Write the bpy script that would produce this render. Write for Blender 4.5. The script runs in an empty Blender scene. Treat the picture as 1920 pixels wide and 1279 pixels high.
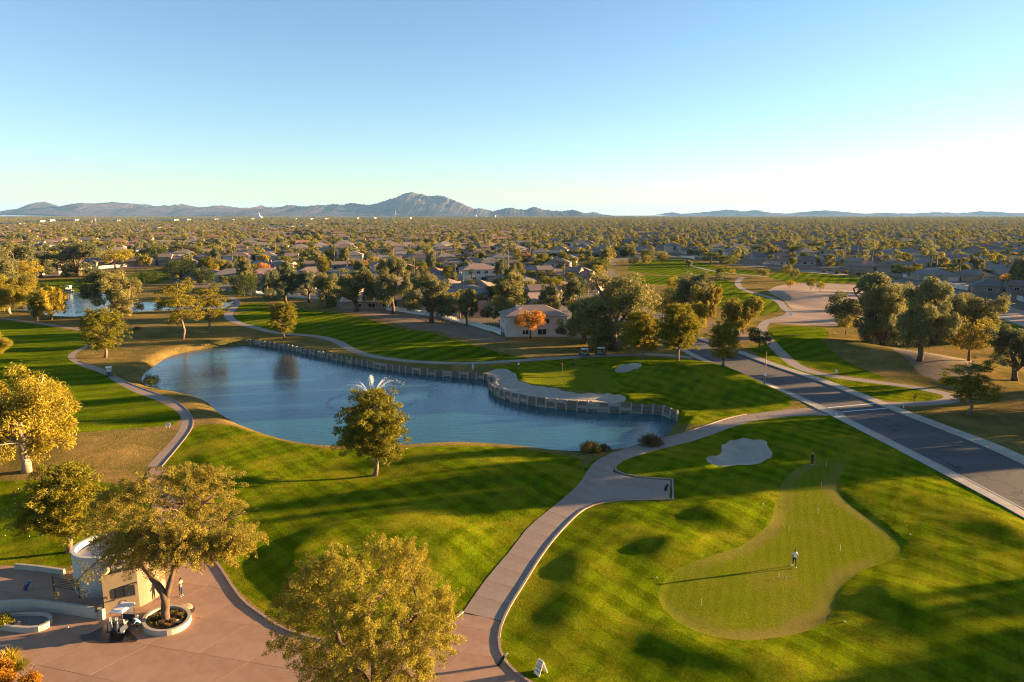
import bpy, bmesh, math, random
import numpy as np
from mathutils import Vector, Matrix, Euler
from mathutils.geometry import delaunay_2d_cdt

rng = np.random.default_rng(7)
random.seed(7)
sc = bpy.context.scene
COL = sc.collection
R = math.radians

# ---------------------------------------------------------------- camera, sky, sun, exposure
FPX, CAM_H, CX, CY, HORIZON = 1350.0, 33.0, 960.0, 639.5, 403.0
PITCH = math.atan((CY - HORIZON) / FPX)
cam = bpy.data.cameras.new('camera')
cam_o = bpy.data.objects.new('camera', cam)
COL.objects.link(cam_o)
cam.sensor_width = 36.0
cam.lens = 36.0 * FPX / 1920.0
cam.clip_start, cam.clip_end = 0.5, 90000.0
cam_o.location = (0, 0, CAM_H)
cam_o.rotation_euler = (math.pi / 2 - PITCH, 0, 0)
sc.camera = cam_o

SUN_EL, SUN_AZ = R(6.8), R(76.1)          # azimuth clockwise from +Y
world = bpy.data.worlds.new('World')
sc.world = world
world.use_nodes = True
wn = world.node_tree
sky = wn.nodes.new('ShaderNodeTexSky')
sky.sky_type = 'NISHITA'
sky.sun_disc = False
sky.sun_elevation = SUN_EL
sky.sun_rotation = SUN_AZ
sky.altitude = 400
sky.air_density = 0.88
sky.dust_density = 0.28
sky.ozone_density = 2.2
bg = wn.nodes['Background']
bg.inputs['Strength'].default_value = 0.05
wn.links.new(sky.outputs[0], bg.inputs['Color'])

SUN_DIR = Vector((math.cos(SUN_EL) * math.sin(SUN_AZ), math.cos(SUN_EL) * math.cos(SUN_AZ), math.sin(SUN_EL)))
sun = bpy.data.lights.new('sun', 'SUN')
sun.energy = 5.0
sun.angle = R(0.53)
sun.color = (1.0, 0.66, 0.31)
sun_o = bpy.data.objects.new('sun', sun)
COL.objects.link(sun_o)
sun_o.rotation_euler = SUN_DIR.to_track_quat('Z', 'Y').to_euler()
sun_o.location = (300, 80, 200)

vs = sc.view_settings
vs.view_transform, vs.look, vs.gamma = 'Standard', 'None', 1.0
vs.use_curve_mapping = False
vs.exposure = 2.7
sc.cycles.use_denoising = True
sc.cycles.denoiser = 'OPENIMAGEDENOISE'
sc.cycles.denoising_input_passes = 'RGB_ALBEDO_NORMAL'
sc.cycles.denoising_prefilter = 'NONE'
sc.cycles.filter_width = 1.1
sc.cycles.max_bounces = 7
sc.cycles.diffuse_bounces = 3
sc.cycles.glossy_bounces = 3
sc.cycles.transmission_bounces = 4
sc.cycles.transparent_max_bounces = 6
sc.cycles.volume_bounces = 1
sc.cycles.sample_clamp_indirect = 6.0

# ---------------------------------------------------------------- helpers
def P(px, py, z=0.0):
    """where the ray through a photo pixel meets the level z (metres; camera over the origin, looking along +Y)"""
    u, v = (px - CX) / FPX, (CY - py) / FPX
    dy = math.cos(PITCH) + v * math.sin(PITCH)
    dz = -math.sin(PITCH) + v * math.cos(PITCH)
    t = (z - CAM_H) / dz
    return (u * t, dy * t)

def PP(pts, z=0.0):
    return np.array([P(a, b, z) for a, b in pts])

def px_m(py):
    """metres per photo pixel at the ground under image row py"""
    x0, y0 = P(960, py)
    return math.hypot(y0, CAM_H) / math.hypot(FPX, py - CY)

def size_at(px, py, npx):
    x, y = P(px, py)
    d = y * math.cos(PITCH) + CAM_H * math.sin(PITCH)
    return npx * d / FPX

def chaikin(p, closed=True, it=2):
    p = np.asarray(p, float)
    for _ in range(it):
        if closed:
            q = np.roll(p, -1, 0)
            p = np.stack([0.75 * p + 0.25 * q, 0.25 * p + 0.75 * q], 1).reshape(-1, p.shape[1])
        else:
            a, b = p[:-1], p[1:]
            m = np.stack([0.75 * a + 0.25 * b, 0.25 * a + 0.75 * b], 1).reshape(-1, p.shape[1])
            p = np.concatenate([p[:1], m, p[-1:]])
    return p

def resample(p, step, closed=True):
    p = np.asarray(p, float)
    if closed:
        p = np.concatenate([p, p[:1]])
    d = np.r_[0, np.cumsum(np.linalg.norm(np.diff(p, axis=0), axis=1))]
    n = max(3, int(round(d[-1] / step)))
    t = np.linspace(0, d[-1], n + 1)
    q = np.stack([np.interp(t, d, p[:, k]) for k in range(p.shape[1])], 1)
    return q[:-1] if closed else q

def offset_line(p, w):
    """shift an open polyline sideways by w (left of travel positive)"""
    p = np.asarray(p, float)
    t = np.gradient(p[:, :2], axis=0)
    t /= np.linalg.norm(t, axis=1)[:, None] + 1e-9
    n = np.stack([-t[:, 1], t[:, 0]], 1)
    q = p.copy()
    q[:, :2] += n * w
    return q

def inside(pts, poly):
    x, y = pts[:, 0], pts[:, 1]
    lo, hi = poly.min(0), poly.max(0)
    res = np.zeros(len(pts), bool)
    m = (x >= lo[0]) & (x <= hi[0]) & (y >= lo[1]) & (y <= hi[1])
    if not m.any():
        return res
    xs, ys = x[m], y[m]
    c = np.zeros(len(xs), bool)
    a, b = poly, np.roll(poly, -1, 0)
    for (x0, y0), (x1, y1) in zip(a, b):
        if y0 == y1:
            continue
        c ^= ((y0 > ys) != (y1 > ys)) & (xs < (x1 - x0) * (ys - y0) / (y1 - y0) + x0)
    res[m] = c
    return res

def seg_dist(pts, line, closed=False):
    a = line if closed else line[:-1]
    b = np.roll(line, -1, 0) if closed else line[1:]
    d = np.full(len(pts), 1e9)
    for p0, p1 in zip(a, b):
        e = p1 - p0
        t = np.clip(((pts - p0) @ e) / (e @ e + 1e-12), 0, 1)
        q = pts - p0 - t[:, None] * e
        d = np.minimum(d, np.einsum('ij,ij->i', q, q))
    return np.sqrt(d)

def near_dist(pts, line, closed, reach):
    """seg_dist limited to points near the line's box (others: reach)"""
    d = np.full(len(pts), float(reach))
    lo, hi = line.min(0) - reach, line.max(0) + reach
    m = (pts[:, 0] > lo[0]) & (pts[:, 0] < hi[0]) & (pts[:, 1] > lo[1]) & (pts[:, 1] < hi[1])
    if m.any():
        d[m] = np.minimum(reach, seg_dist(pts[m], line, closed))
    return d

def smooth(e0, e1, x):
    t = np.clip((x - e0) / (e1 - e0), 0, 1)
    return t * t * (3 - 2 * t)

def link(o, parent=None):
    COL.objects.link(o)
    if parent is not None:
        o.parent = parent
    return o

def tag(o, label=None, cat=None, group=None, kind=None):
    if label: o['label'] = label
    if cat: o['category'] = cat
    if group: o['group'] = group
    if kind: o['kind'] = kind
    return o

def empty(name, loc=(0, 0, 0), rz=0.0, s=1.0):
    o = bpy.data.objects.new(name, None)
    o.empty_display_size = 0.3
    o.location = loc
    o.rotation_euler = (0, 0, rz)
    o.scale = (s, s, s)
    return link(o)

def mesh_np(name, v, f, mats, smooth_=False, midx=None):
    """mesh from arrays; f: list of equal-length index arrays (tri and/or quad blocks)"""
    me = bpy.data.meshes.new(name)
    v = np.asarray(v, np.float32)
    blocks = [np.asarray(b, np.int32) for b in (f if isinstance(f, list) else [f]) if len(b)]
    loops = np.concatenate([b.ravel() for b in blocks])
    tot = np.concatenate([np.full(len(b), b.shape[1], np.int32) for b in blocks])
    me.vertices.add(len(v))
    me.vertices.foreach_set('co', v.ravel())
    me.loops.add(len(loops))
    me.loops.foreach_set('vertex_index', loops)
    me.polygons.add(len(tot))
    me.polygons.foreach_set('loop_start', np.r_[0, np.cumsum(tot)[:-1]].astype(np.int32))
    me.polygons.foreach_set('loop_total', tot)
    if smooth_:
        me.polygons.foreach_set('use_smooth', np.ones(len(tot), bool))
    for m in (mats if isinstance(mats, (list, tuple)) else [mats]):
        me.materials.append(m)
    if midx is not None:
        me.polygons.foreach_set('material_index', np.asarray(midx, np.int32))
    me.update(calc_edges=True)
    return me

def obj(name, me, parent=None, loc=None, rot=None):
    o = bpy.data.objects.new(name, me)
    if loc is not None: o.location = loc
    if rot is not None: o.rotation_euler = rot
    return link(o, parent)

class MB:
    """collects boxes, tubes, lathes and polygons into one mesh"""
    def __init__(s):
        s.v, s.f, s.m, s.sm = [], [], [], []
    def add(s, v, f, m=0, sm=False):
        b = len(s.v)
        s.v += [tuple(p) for p in v]
        for q in f:
            s.f.append([i + b for i in q]); s.m.append(m); s.sm.append(sm)
        return s
    def box(s, c, d, rot=(0, 0, 0), m=0, taper=1.0):
        M = Euler(rot).to_matrix()
        x, y, z = d[0] / 2, d[1] / 2, d[2] / 2
        vs_ = []
        for sz in (-1, 1):
            k = taper if sz > 0 else 1.0
            for sx, sy in ((-1, -1), (1, -1), (1, 1), (-1, 1)):
                p = M @ Vector((sx * x * k, sy * y * k, sz * z))
                vs_.append((p.x + c[0], p.y + c[1], p.z + c[2]))
        return s.add(vs_, [(3, 2, 1, 0), (4, 5, 6, 7), (0, 1, 5, 4), (1, 2, 6, 5), (2, 3, 7, 6), (3, 0, 4, 7)], m)
    def prism(s, poly, z0, z1, m=0, top=True, bottom=False):
        n = len(poly)
        v = [(p[0], p[1], z0) for p in poly] + [(p[0], p[1], z1) for p in poly]
        f = [(i, (i + 1) % n, (i + 1) % n + n, i + n) for i in range(n)]
        if top: f.append(tuple(range(n, 2 * n)))
        if bottom: f.append(tuple(range(n - 1, -1, -1)))
        return s.add(v, f, m)
    def tube(s, path, rad, n=8, m=0, cap=True, sm=True):
        path = [Vector(p) for p in path]
        rad = rad if hasattr(rad, '__len__') else [rad] * len(path)
        vs_, up = [], Vector((0.13, 0.21, 0.97))
        for i, p in enumerate(path):
            t = (path[min(i + 1, len(path) - 1)] - path[max(i - 1, 0)])
            t = t.normalized() if t.length > 1e-9 else Vector((0, 0, 1))
            a = t.cross(up)
            if a.length < 0.05: a = t.cross(Vector((1, 0, 0)))
            a.normalize(); b = t.cross(a)
            for k in range(n):
                w = 2 * math.pi * k / n
                vs_.append(p + (a * math.cos(w) + b * math.sin(w)) * rad[i])
        f = []
        for i in range(len(path) - 1):
            for k in range(n):
                f.append((i * n + k, i * n + (k + 1) % n, (i + 1) * n + (k + 1) % n, (i + 1) * n + k))
        if cap:
            f.append(tuple(range(n - 1, -1, -1))); f.append(tuple(range((len(path) - 1) * n, len(path) * n)))
        return s.add(vs_, f, m, sm)
    def lathe(s, prof, c=(0, 0, 0), n=16, m=0, sm=True, sx=1.0, sy=1.0):
        vs_ = []
        for r, z in prof:
            for k in range(n):
                w = 2 * math.pi * k / n
                vs_.append((c[0] + r * math.cos(w) * sx, c[1] + r * math.sin(w) * sy, c[2] + z))
        f = []
        for i in range(len(prof) - 1):
            for k in range(n):
                f.append((i * n + k, i * n + (k + 1) % n, (i + 1) * n + (k + 1) % n, (i + 1) * n + k))
        return s.add(vs_, f, m, sm)
    def mesh(s, name, mats):
        me = bpy.data.meshes.new(name)
        me.from_pydata(s.v, [], s.f)
        for m in (mats if isinstance(mats, (list, tuple)) else [mats]):
            me.materials.append(m)
        me.polygons.foreach_set('material_index', s.m)
        me.polygons.foreach_set('use_smooth', s.sm)
        me.update()
        return me
    def build(s, name, mats, parent=None, loc=None, rot=None):
        return obj(name, s.mesh(name, mats), parent, loc, rot)

def copy_tree(o, parent=None):
    c = o.copy()
    COL.objects.link(c)
    c.parent = parent
    for ch in o.children:
        copy_tree(ch, c)
    return c

# ---------------------------------------------------------------- materials
MAT = {}
def new_mat(name):
    m = bpy.data.materials.new(name)
    m.use_nodes = True
    MAT[name] = m
    return m, m.node_tree, m.node_tree.nodes['Principled BSDF']

def N(t, kind, **kw):
    n = t.nodes.new('ShaderNode' + kind)
    for k, v in kw.items():
        if k.startswith('i_'):
            n.inputs[k[2:].replace('_', ' ')].default_value = v
        else:
            setattr(n, k, v)
    return n

def ramp(t, fac, stops, interp='LINEAR'):
    r = t.nodes.new('ShaderNodeValToRGB')
    r.color_ramp.interpolation = interp
    e = r.color_ramp.elements
    e[0].position, e[0].color = stops[0][0], (*stops[0][1], 1)
    e[1].position, e[1].color = stops[-1][0], (*stops[-1][1], 1)
    for p, c in stops[1:-1]:
        x = e.new(p); x.color = (*c, 1)
    t.links.new(fac, r.inputs[0])
    return r.outputs[0]

def mixc(t, fac, a, b, mode='MIX'):
    n = t.nodes.new('ShaderNodeMix')
    n.data_type, n.blend_type = 'RGBA', mode
    for sock, val in ((n.inputs[0], fac), (n.inputs[6], a), (n.inputs[7], b)):
        if isinstance(val, (int, float)): sock.default_value = val
        elif isinstance(val, tuple): sock.default_value = (*val, 1)
        else: t.links.new(val, sock)
    return n.outputs[2]

def math_(t, op, a, b=0.0, c=0.0):
    n = t.nodes.new('ShaderNodeMath'); n.operation = op
    for s_, v in zip(n.inputs, (a, b, c)):
        if isinstance(v, (int, float)): s_.default_value = v
        else: t.links.new(v, s_)
    return n.outputs[0]

def noise(t, scale, detail=4, rough=0.55, vec=None, dist=0.0):
    n = N(t, 'TexNoise', i_Scale=scale, i_Detail=detail, i_Roughness=rough, i_Distortion=dist)
    if vec is not None: t.links.new(vec, n.inputs['Vector'])
    return n.outputs['Fac']

def objvec(t, scale=(1, 1, 1), rot=(0, 0, 0)):
    tc = N(t, 'TexCoord')
    mp = N(t, 'Mapping')
    mp.inputs['Scale'].default_value = scale
    mp.inputs['Rotation'].default_value = rot
    t.links.new(tc.outputs['Object'], mp.inputs['Vector'])
    return mp.outputs[0]

def bump(t, h, strength, dist, bs):
    b = N(t, 'Bump', i_Strength=strength, i_Distance=dist)
    t.links.new(h, b.inputs['Height'])
    t.links.new(b.outputs[0], bs.inputs['Normal'])
    return b

def simple(name, col, rough=0.6, metal=0.0, var=0.0, scale=6.0, bmp=0.0, spec=0.4):
    m, t, b = new_mat(name)
    b.inputs['Roughness'].default_value = rough
    b.inputs['Metallic'].default_value = metal
    b.inputs['Specular IOR Level'].default_value = spec
    if var or bmp:
        v = objvec(t)
        nz = noise(t, scale, 5, 0.6, v)
        lo = tuple(c * (1 - var) for c in col); hi = tuple(min(1, c * (1 + var)) for c in col)
        t.links.new(ramp(t, nz, [(0.3, lo), (0.7, hi)]), b.inputs['Base Color'])
        if bmp: bump(t, noise(t, scale * 6, 3, 0.6, v), bmp, 0.02, b)
    else:
        b.inputs['Base Color'].default_value = (*col, 1)
    return m

def grass(name, dark, light, dry, dryamt, stripe=0.0, swid=4.0, sang=0.0, bscale=7.0, bstr=1.0, cross=False, bdist=0.12):
    """turf: two greens in broad patches, dry flecks, mowing stripes, strong blade relief that catches low sun"""
    m, t, b = new_mat(name)
    v = objvec(t)
    big = noise(t, 0.05, 4, 0.6, v)
    mid = noise(t, 0.45, 5, 0.65, v)
    fine = noise(t, 5.0, 3, 0.7, v)
    col = ramp(t, math_(t, 'ADD', math_(t, 'MULTIPLY', big, 0.55), math_(t, 'MULTIPLY', mid, 0.45)), [(0.36, dark), (0.64, light)])
    if stripe:
        vr = objvec(t, rot=(0, 0, sang))
        w = N(t, 'TexWave', wave_type='BANDS', bands_direction='X', i_Scale=math.pi / (10 * swid) , i_Distortion=0.25, i_Detail=1.0)
        w.inputs['Detail Scale'].default_value = 0.3
        t.links.new(vr, w.inputs['Vector'])
        s = ramp(t, w.outputs['Fac'], [(0.40, (1 - stripe,) * 3), (0.60, (1 + stripe * 0.6,) * 3)])
        col = mixc(t, 1.0, col, s, 'MULTIPLY')
        if cross:
            vr2 = objvec(t, rot=(0, 0, sang + 1.2))
            w2 = N(t, 'TexWave', wave_type='BANDS', bands_direction='X', i_Scale=math.pi / (10 * swid * 0.8), i_Distortion=0.4, i_Detail=1.0)
            t.links.new(vr2, w2.inputs['Vector'])
            s2 = ramp(t, w2.outputs['Fac'], [(0.40, (1 - stripe * 0.6,) * 3), (0.60, (1 + stripe * 0.4,) * 3)])
            col = mixc(t, 1.0, col, s2, 'MULTIPLY')
    patch = noise(t, 0.13, 6, 0.7, v, 0.6)
    df = ramp(t, patch, [(0.62 - 0.34 * dryamt, (0, 0, 0)), (0.86 - 0.34 * dryamt, (1, 1, 1))])
    col = mixc(t, df, col, dry)
    ff = ramp(t, fine, [(0.3, (0.72,) * 3), (0.7, (1.28,) * 3)])
    col = mixc(t, 1.0, col, ff, 'MULTIPLY')
    t.links.new(col, b.inputs['Base Color'])
    b.inputs['Roughness'].default_value = 0.85
    b.inputs['Specular IOR Level'].default_value = 0.0
    b.inputs['Sheen Weight'].default_value = 0.0
    h = math_(t, 'ADD', noise(t, bscale, 4, 0.8, v), math_(t, 'MULTIPLY', noise(t, bscale * 0.25, 3, 0.6, v), 1.2))
    bump(t, h, bstr, bdist, b)
    return m

G_D, G_L = (0.056, 0.092, 0.002), (0.145, 0.178, 0.003)
DRY = (0.20, 0.135, 0.050)
grass('turf_near', G_D, G_L, (0.235, 0.20, 0.010), 0.45, 0.20, 3.0, R(-38), cross=True)
grass('turf_fairway', G_D, G_L, (0.16, 0.13, 0.02), 0.30, 0.28, 5.0, R(28))
grass('turf_left', G_D, G_L, (0.16, 0.13, 0.02), 0.25, 0.18, 5.5, R(70))
grass('turf_green', (0.120, 0.142, 0.005), (0.152, 0.165, 0.008), (0.19, 0.16, 0.02), 0.35, 0.05, 1.0, R(20), bscale=12, bdist=0.06)
grass('turf_dry', (0.105, 0.095, 0.022), (0.20, 0.14, 0.042), (0.29, 0.18, 0.06), 0.55, bscale=5)
grass('turf_collar', (0.13, 0.10, 0.035), (0.16, 0.12, 0.045), (0.18, 0.125, 0.05), 0.5, bscale=9, bdist=0.06)

def ground_mat(name, cols, sc1, sc2, b_str=0.6, b_scale=2.0, rough=0.9, bdist=0.1):
    m, t, b = new_mat(name)
    v = objvec(t)
    n1, n2 = noise(t, sc1, 6, 0.62, v), noise(t, sc2, 5, 0.65, v)
    f = math_(t, 'ADD', math_(t, 'MULTIPLY', n1, 0.6), math_(t, 'MULTIPLY', n2, 0.4))
    k = len(cols)
    t.links.new(ramp(t, f, [(0.34 + 0.32 * i / (k - 1), c) for i, c in enumerate(cols)]), b.inputs['Base Color'])
    b.inputs['Roughness'].default_value = rough
    b.inputs['Specular IOR Level'].default_value = 0.15
    bump(t, noise(t, b_scale, 4, 0.7, v), b_str, bdist, b)
    return m
ground_mat('suburb_soil', [(0.10, 0.085, 0.05), (0.19, 0.15, 0.105), (0.26, 0.20, 0.145)], 0.012, 0.09)
ground_mat('far_land', [(0.055, 0.065, 0.025), (0.10, 0.095, 0.045), (0.17, 0.135, 0.085)], 0.004, 0.02)
ground_mat('desert_dirt', [(0.27, 0.165, 0.105), (0.36, 0.23, 0.155), (0.42, 0.285, 0.20)], 0.06, 0.5, 0.7, 3.0)
ground_mat('bare_soil', [(0.15, 0.095, 0.06), (0.21, 0.14, 0.09), (0.26, 0.175, 0.115)], 0.08, 0.6, 0.7, 3.0)
ground_mat('bunker_sand', [(0.31, 0.25, 0.185), (0.38, 0.31, 0.235), (0.44, 0.365, 0.285)], 0.5, 3.0, 0.8, 3.5, bdist=0.08)
ground_mat('path_concrete', [(0.235, 0.165, 0.125), (0.295, 0.215, 0.165), (0.335, 0.25, 0.195)], 0.15, 1.6, 0.25, 18.0, 0.8, 0.01)
ground_mat('path_far', [(0.25, 0.19, 0.15), (0.31, 0.24, 0.19), (0.36, 0.28, 0.225)], 0.15, 1.6, 0.2, 14.0, 0.8, 0.01)
ground_mat('side_concrete', [(0.34, 0.285, 0.225), (0.40, 0.34, 0.27), (0.45, 0.39, 0.315)], 0.2, 2.0, 0.25, 14.0, 0.8, 0.01)
ground_mat('plaza_concrete', [(0.29, 0.165, 0.105), (0.36, 0.215, 0.14), (0.41, 0.25, 0.17)], 0.12, 1.1, 0.25, 20.0, 0.75, 0.01)
simple('joint_dark', (0.07, 0.05, 0.04), 0.9, var=0.2)
simple('kerb_pink', (0.32, 0.22, 0.165), 0.8, var=0.12, scale=2.0, bmp=0.2)
simple('paint_white', (0.72, 0.72, 0.70), 0.7, var=0.18, scale=5.0)

def asphalt():
    m, t, b = new_mat('asphalt')
    v = objvec(t)
    n1 = noise(t, 0.12, 5, 0.6, v); n2 = noise(t, 9.0, 3, 0.7, v)
    col = ramp(t, n1, [(0.35, (0.060, 0.047, 0.042)), (0.65, (0.098, 0.076, 0.066))])
    col = mixc(t, 1.0, col, ramp(t, n2, [(0.3, (0.8,) * 3), (0.7, (1.2,) * 3)]), 'MULTIPLY')
    # sealed cracks: thin dark lines of a large warped cell pattern
    wv = N(t, 'TexVoronoi', feature='DISTANCE_TO_EDGE', i_Scale=0.11)
    vd = N(t, 'VectorMath', operation='ADD')
    nz = N(t, 'TexNoise', i_Scale=0.5, i_Detail=3.0)
    t.links.new(v, nz.inputs['Vector'])
    sc_ = N(t, 'VectorMath', operation='SCALE', i_Scale=2.2)
    t.links.new(nz.outputs['Color'], sc_.inputs[0])
    t.links.new(v, vd.inputs[0]); t.links.new(sc_.outputs[0], vd.inputs[1])
    t.links.new(vd.outputs[0], wv.inputs['Vector'])
    ck = ramp(t, wv.outputs['Distance'], [(0.004, (1, 1, 1)), (0.010, (0, 0, 0))])
    col = mixc(t, ck, col, (0.016, 0.013, 0.012))
    t.links.new(col, b.inputs['Base Color'])
    b.inputs['Roughness'].default_value = 0.85
    bump(t, n2, 0.35, 0.01, b)
asphalt()

def water():
    m, t, b = new_mat('pond_water')
    b.inputs['Base Color'].default_value = (0.022, 0.090, 0.108, 1)
    b.inputs['Roughness'].default_value = 0.04
    b.inputs['IOR'].default_value = 1.36
    b.inputs['Specular IOR Level'].default_value = 0.75
    v = objvec(t, (1, 1.5, 1))
    v2 = objvec(t, (0.35, 1.1, 1), (0, 0, 0.25))
    area = noise(t, 0.035, 3, 0.5, objvec(t))
    h = math_(t, 'ADD', math_(t, 'MULTIPLY', noise(t, 2.6, 3, 0.6, v), 0.6), math_(t, 'MULTIPLY', noise(t, 0.9, 2, 0.5, v2), 0.9))
    h = math_(t, 'ADD', h, math_(t, 'MULTIPLY', noise(t, 7.0, 3, 0.6, v), 0.22))
    h = math_(t, 'MULTIPLY', h, ramp(t, area, [(0.35, (0.25,) * 3), (0.65, (1.0,) * 3)]))
    bump(t, h, 0.5, 0.12, b)
water()
# ---------------------------------------------------------------- plan of the place (outlines on the ground, in metres)
WATER_Z = -1.2
WATER2_Z = -0.6
def region(pts, z=0.0, it=2, step=1.2):
    return resample(chaikin(PP(pts, z), True, it), step)

POND_NAT_A = [(1270,790),(1262,802),(1250,816),(1225,834),(1170,842),(1140,847),(1090,849),(1050,849),(1000,841),(960,836),(880,831),(830,832),(760,838),(645,841),(605,839),(555,831),(517,822),(480,809),(450,798),(423,783),(405,771),(395,759),(383,751),(350,739),(303,732),(280,728),(268,718),(264,710),(273,697),(300,679),(315,669),(355,658),(425,649),(470,646)]
POND_WALL = [(470,646),(480,647),(540,656),(585,666),(630,676),(680,687),(720,693),(780,702),(830,707),(905,712),(917,716),(918,722),(917,729),(922,738),(940,747),(960,754),(1010,763),(1060,768),(1120,773),(1175,775),(1222,776),(1247,780),(1270,790)]
wall_line = resample(chaikin(PP(POND_WALL, WATER_Z), False, 2), 1.9, False)
nat_line = resample(chaikin(PP(POND_NAT_A, WATER_Z), False, 2), 1.5, False)
pond = np.concatenate([wall_line[:-1], nat_line[:-1]])
pond2 = region([(37,582),(50,557),(62,550),(135,547),(185,547),(205,552),(220,566),(282,566),(317,567),(380,566),(425,566),(447,570),(437,577),(375,582),(307,582),(250,585),(220,590),(150,595),(87,592)], WATER2_Z, 2, 3.0)

road_c = PP([(2250,1109),(1885,905),(1700,803),(1610,760),(1440,702),(1384,683),(1345,670),(1290,645),(1232,617),(1180,600),(1120,592)])
ROAD_L = PP([(2300,1172),(1920,957),(1850,919),(1702,843),(1575,779),(1540,762),(1440,719),(1335,681),(1305,666),(1255,642),(1205,620),(1150,606)])
ROAD_R = PP([(2300,1046),(1920,871),(1850,838),(1740,795),(1640,756),(1540,716),(1440,684),(1382,661),(1310,636),(1270,622),(1222,606),(1165,597)])
ROAD_L = chaikin(ROAD_L, False, 2); ROAD_R = chaikin(ROAD_R, False, 2)
road = np.concatenate([resample(ROAD_L, 2.0, False), resample(ROAD_R, 2.0, False)[::-1]])
PLAZA_L = [(-500,1500),(-500,1062),(0,1059),(60,1066),(118,1074),(200,1058),(290,1010),(285,960),(268,900),(275,875),(305,843),(330,815)]
LEFT_L = [(275,875),(308,840),(333,813),(343,790),(335,773),(308,755),(250,735),(213,715),(195,700),(150,687),(125,672),(130,662),(160,648),(178,640),(180,630),(160,621),(100,611),(0,597),(-120,588)]
LEFT_R = [(303,875),(333,840),(360,805),(363,788),(355,772),(333,752),(300,740),(250,722),(225,710),(200,695),(175,685),(148,677),(139,670),(145,660),(170,650),(192,642),(192,628),(160,618.5),(100,608.5),(0,594.5),(-120,585.5)]
left_path = np.concatenate([resample(chaikin(PP(LEFT_L), False, 2), 1.6, False), resample(chaikin(PP(LEFT_R), False, 2), 1.6, False)[::-1]])
plaza = resample(chaikin(PP([(-500,1500),(-500,1062),(0,1059),(60,1066),(118,1074),(200,1062),(290,1035),(296,990),(280,930),(272,880),(303,873),(318,900),(335,960),(352,1005),(373,1024),(406,1053),(436,1102),(459,1132),(480,1146),(529,1181),(585,1197),(640,1210),(720,1210),(800,1190),(850,1165),(868,1148),(920,1160),(942,1165),(935,1190),(935,1215),(947,1243),(970,1266),(1000,1284),(1060,1320),(1150,1500)]), True, 1), 1.2)

PA_L = [(868,1148),(912,1083),(960,1030),(986,991),(1022,962),(1068,925),(1088,905),(1101,883),(1115,864),(1140,852),(1170,842),(1242,824),(1285,813),(1322,801),(1360,786),(1400,778),(1440,772),(1490,767),(1540,763),(1580,772)]
PA_R = [(942,1165),(958,1132),(973,1109),(989,1083),(1009,1050),(1035,1014),(1058,988),(1088,958),(1114,945),(1130,918),(1145,893),(1150,882),(1157,872),(1172,862),(1210,850),(1247,840),(1310,825),(1372,801),(1410,790),(1440,785),(1490,780),(1530,778),(1565,780),(1590,786)]
paL = resample(chaikin(PP(PA_L), False, 2), 1.0, False); paR = resample(chaikin(PP(PA_R), False, 2), 1.0, False)
pathA = np.concatenate([paL, paR[::-1]])
PAD = PP([(1080,950),(1114,945),(1157,937),(1200,935.5),(1256,935),(1259,900),(1225,898),(1185,894),(1160,887),(1152,879),(1120,880),(1085,910)])
pad = resample(PAD, 1.0)
def strip(pts, w):
    c = resample(chaikin(PP(pts), False, 2), 1.8, False)
    return np.concatenate([offset_line(c, w / 2), offset_line(c, -w / 2)[::-1]])
pathB = strip([(395,560),(430,556),(448,565),(436,580),(425,592),(440,604),(480,615),(520,625),(600,630),(635,641),(655,654),(690,667),(760,677),(830,681),(900,681),(1000,674),(1090,669),(1170,665),(1235,664),(1300,671)], 2.6)
pathC = strip([(1645,757),(1700,758),(1760,755),(1785,750),(1787,742),(1760,735),(1715,726),(1640,716),(1560,706),(1520,697),(1490,685),(1462,660),(1446,642),(1430,625),(1428,612),(1440,601),(1478,592),(1484,586),(1470,577),(1464,567),(1440,556),(1412,550),(1388,541),(1381,529),(1392,520)], 2.8)
pathD = strip([(1290,497),(1310,502),(1335,508),(1372,513),(1440,519)], 3.2)
pathE = strip([(1850,585),(1890,598),(1935,615),(2020,640)], 3.0)
junction = PP([(1440,727),(1490,746),(1500,757),(1490,768),(1540,766),(1575,780),(1590,786),(1560,768),(1490,738),(1445,718)])

def R2(pts, step=1.2): return region(pts, 0.0, 2, step)
bunker1 = R2([(905,699),(927,694),(953,693),(960,698),(971,707),(968,715),(987,723),(1027,730),(1043,731),(1060,738),(1085,742),(1110,740),(1143,739),(1168,746),(1175,752),(1171,759),(1143,761),(1093,757),(1052,755),(1010,749),(973,745),(942,735),(924,726),(921,716),(921,706)])
bunker2 = R2([(1150,700),(1165,694),(1185,692.5),(1206,698),(1200,704),(1175,706),(1155,705)])
bunker3 = R2([(1353,836),(1372,827),(1394,827),(1418,831),(1441,837),(1437,845),(1451,854),(1444,864),(1426,870),(1394,874),(1371,878),(1352,880),(1332,876),(1321,870),(1327,864),(1347,858),(1354,852),(1352,842)])
green1 = R2([(975,708),(985,697),(1010,690),(1050,688),(1090,689),(1110,694),(1125,705),(1150,716),(1170,725),(1150,734),(1110,735),(1070,733),(1040,727),(1000,722)])
green2 = R2([(1594,867),(1584,880),(1570,903),(1571,922),(1584,939),(1617,965),(1650,985),(1676,1004),(1692,1024),(1689,1040),(1669,1053),(1623,1066),(1597,1083),(1578,1099),(1569,1122),(1561,1152),(1538,1175),(1489,1191),(1440,1200),(1402,1204),(1353,1201),(1304,1187),(1271,1168),(1245,1145),(1232,1119),(1238,1099),(1255,1076),(1288,1060),(1337,1043),(1386,1027),(1419,1004),(1438,988),(1447,975),(1455,939),(1463,909),(1483,886),(1506,873),(1538,862),(1571,858),(1591,860)], 0.8)
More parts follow.
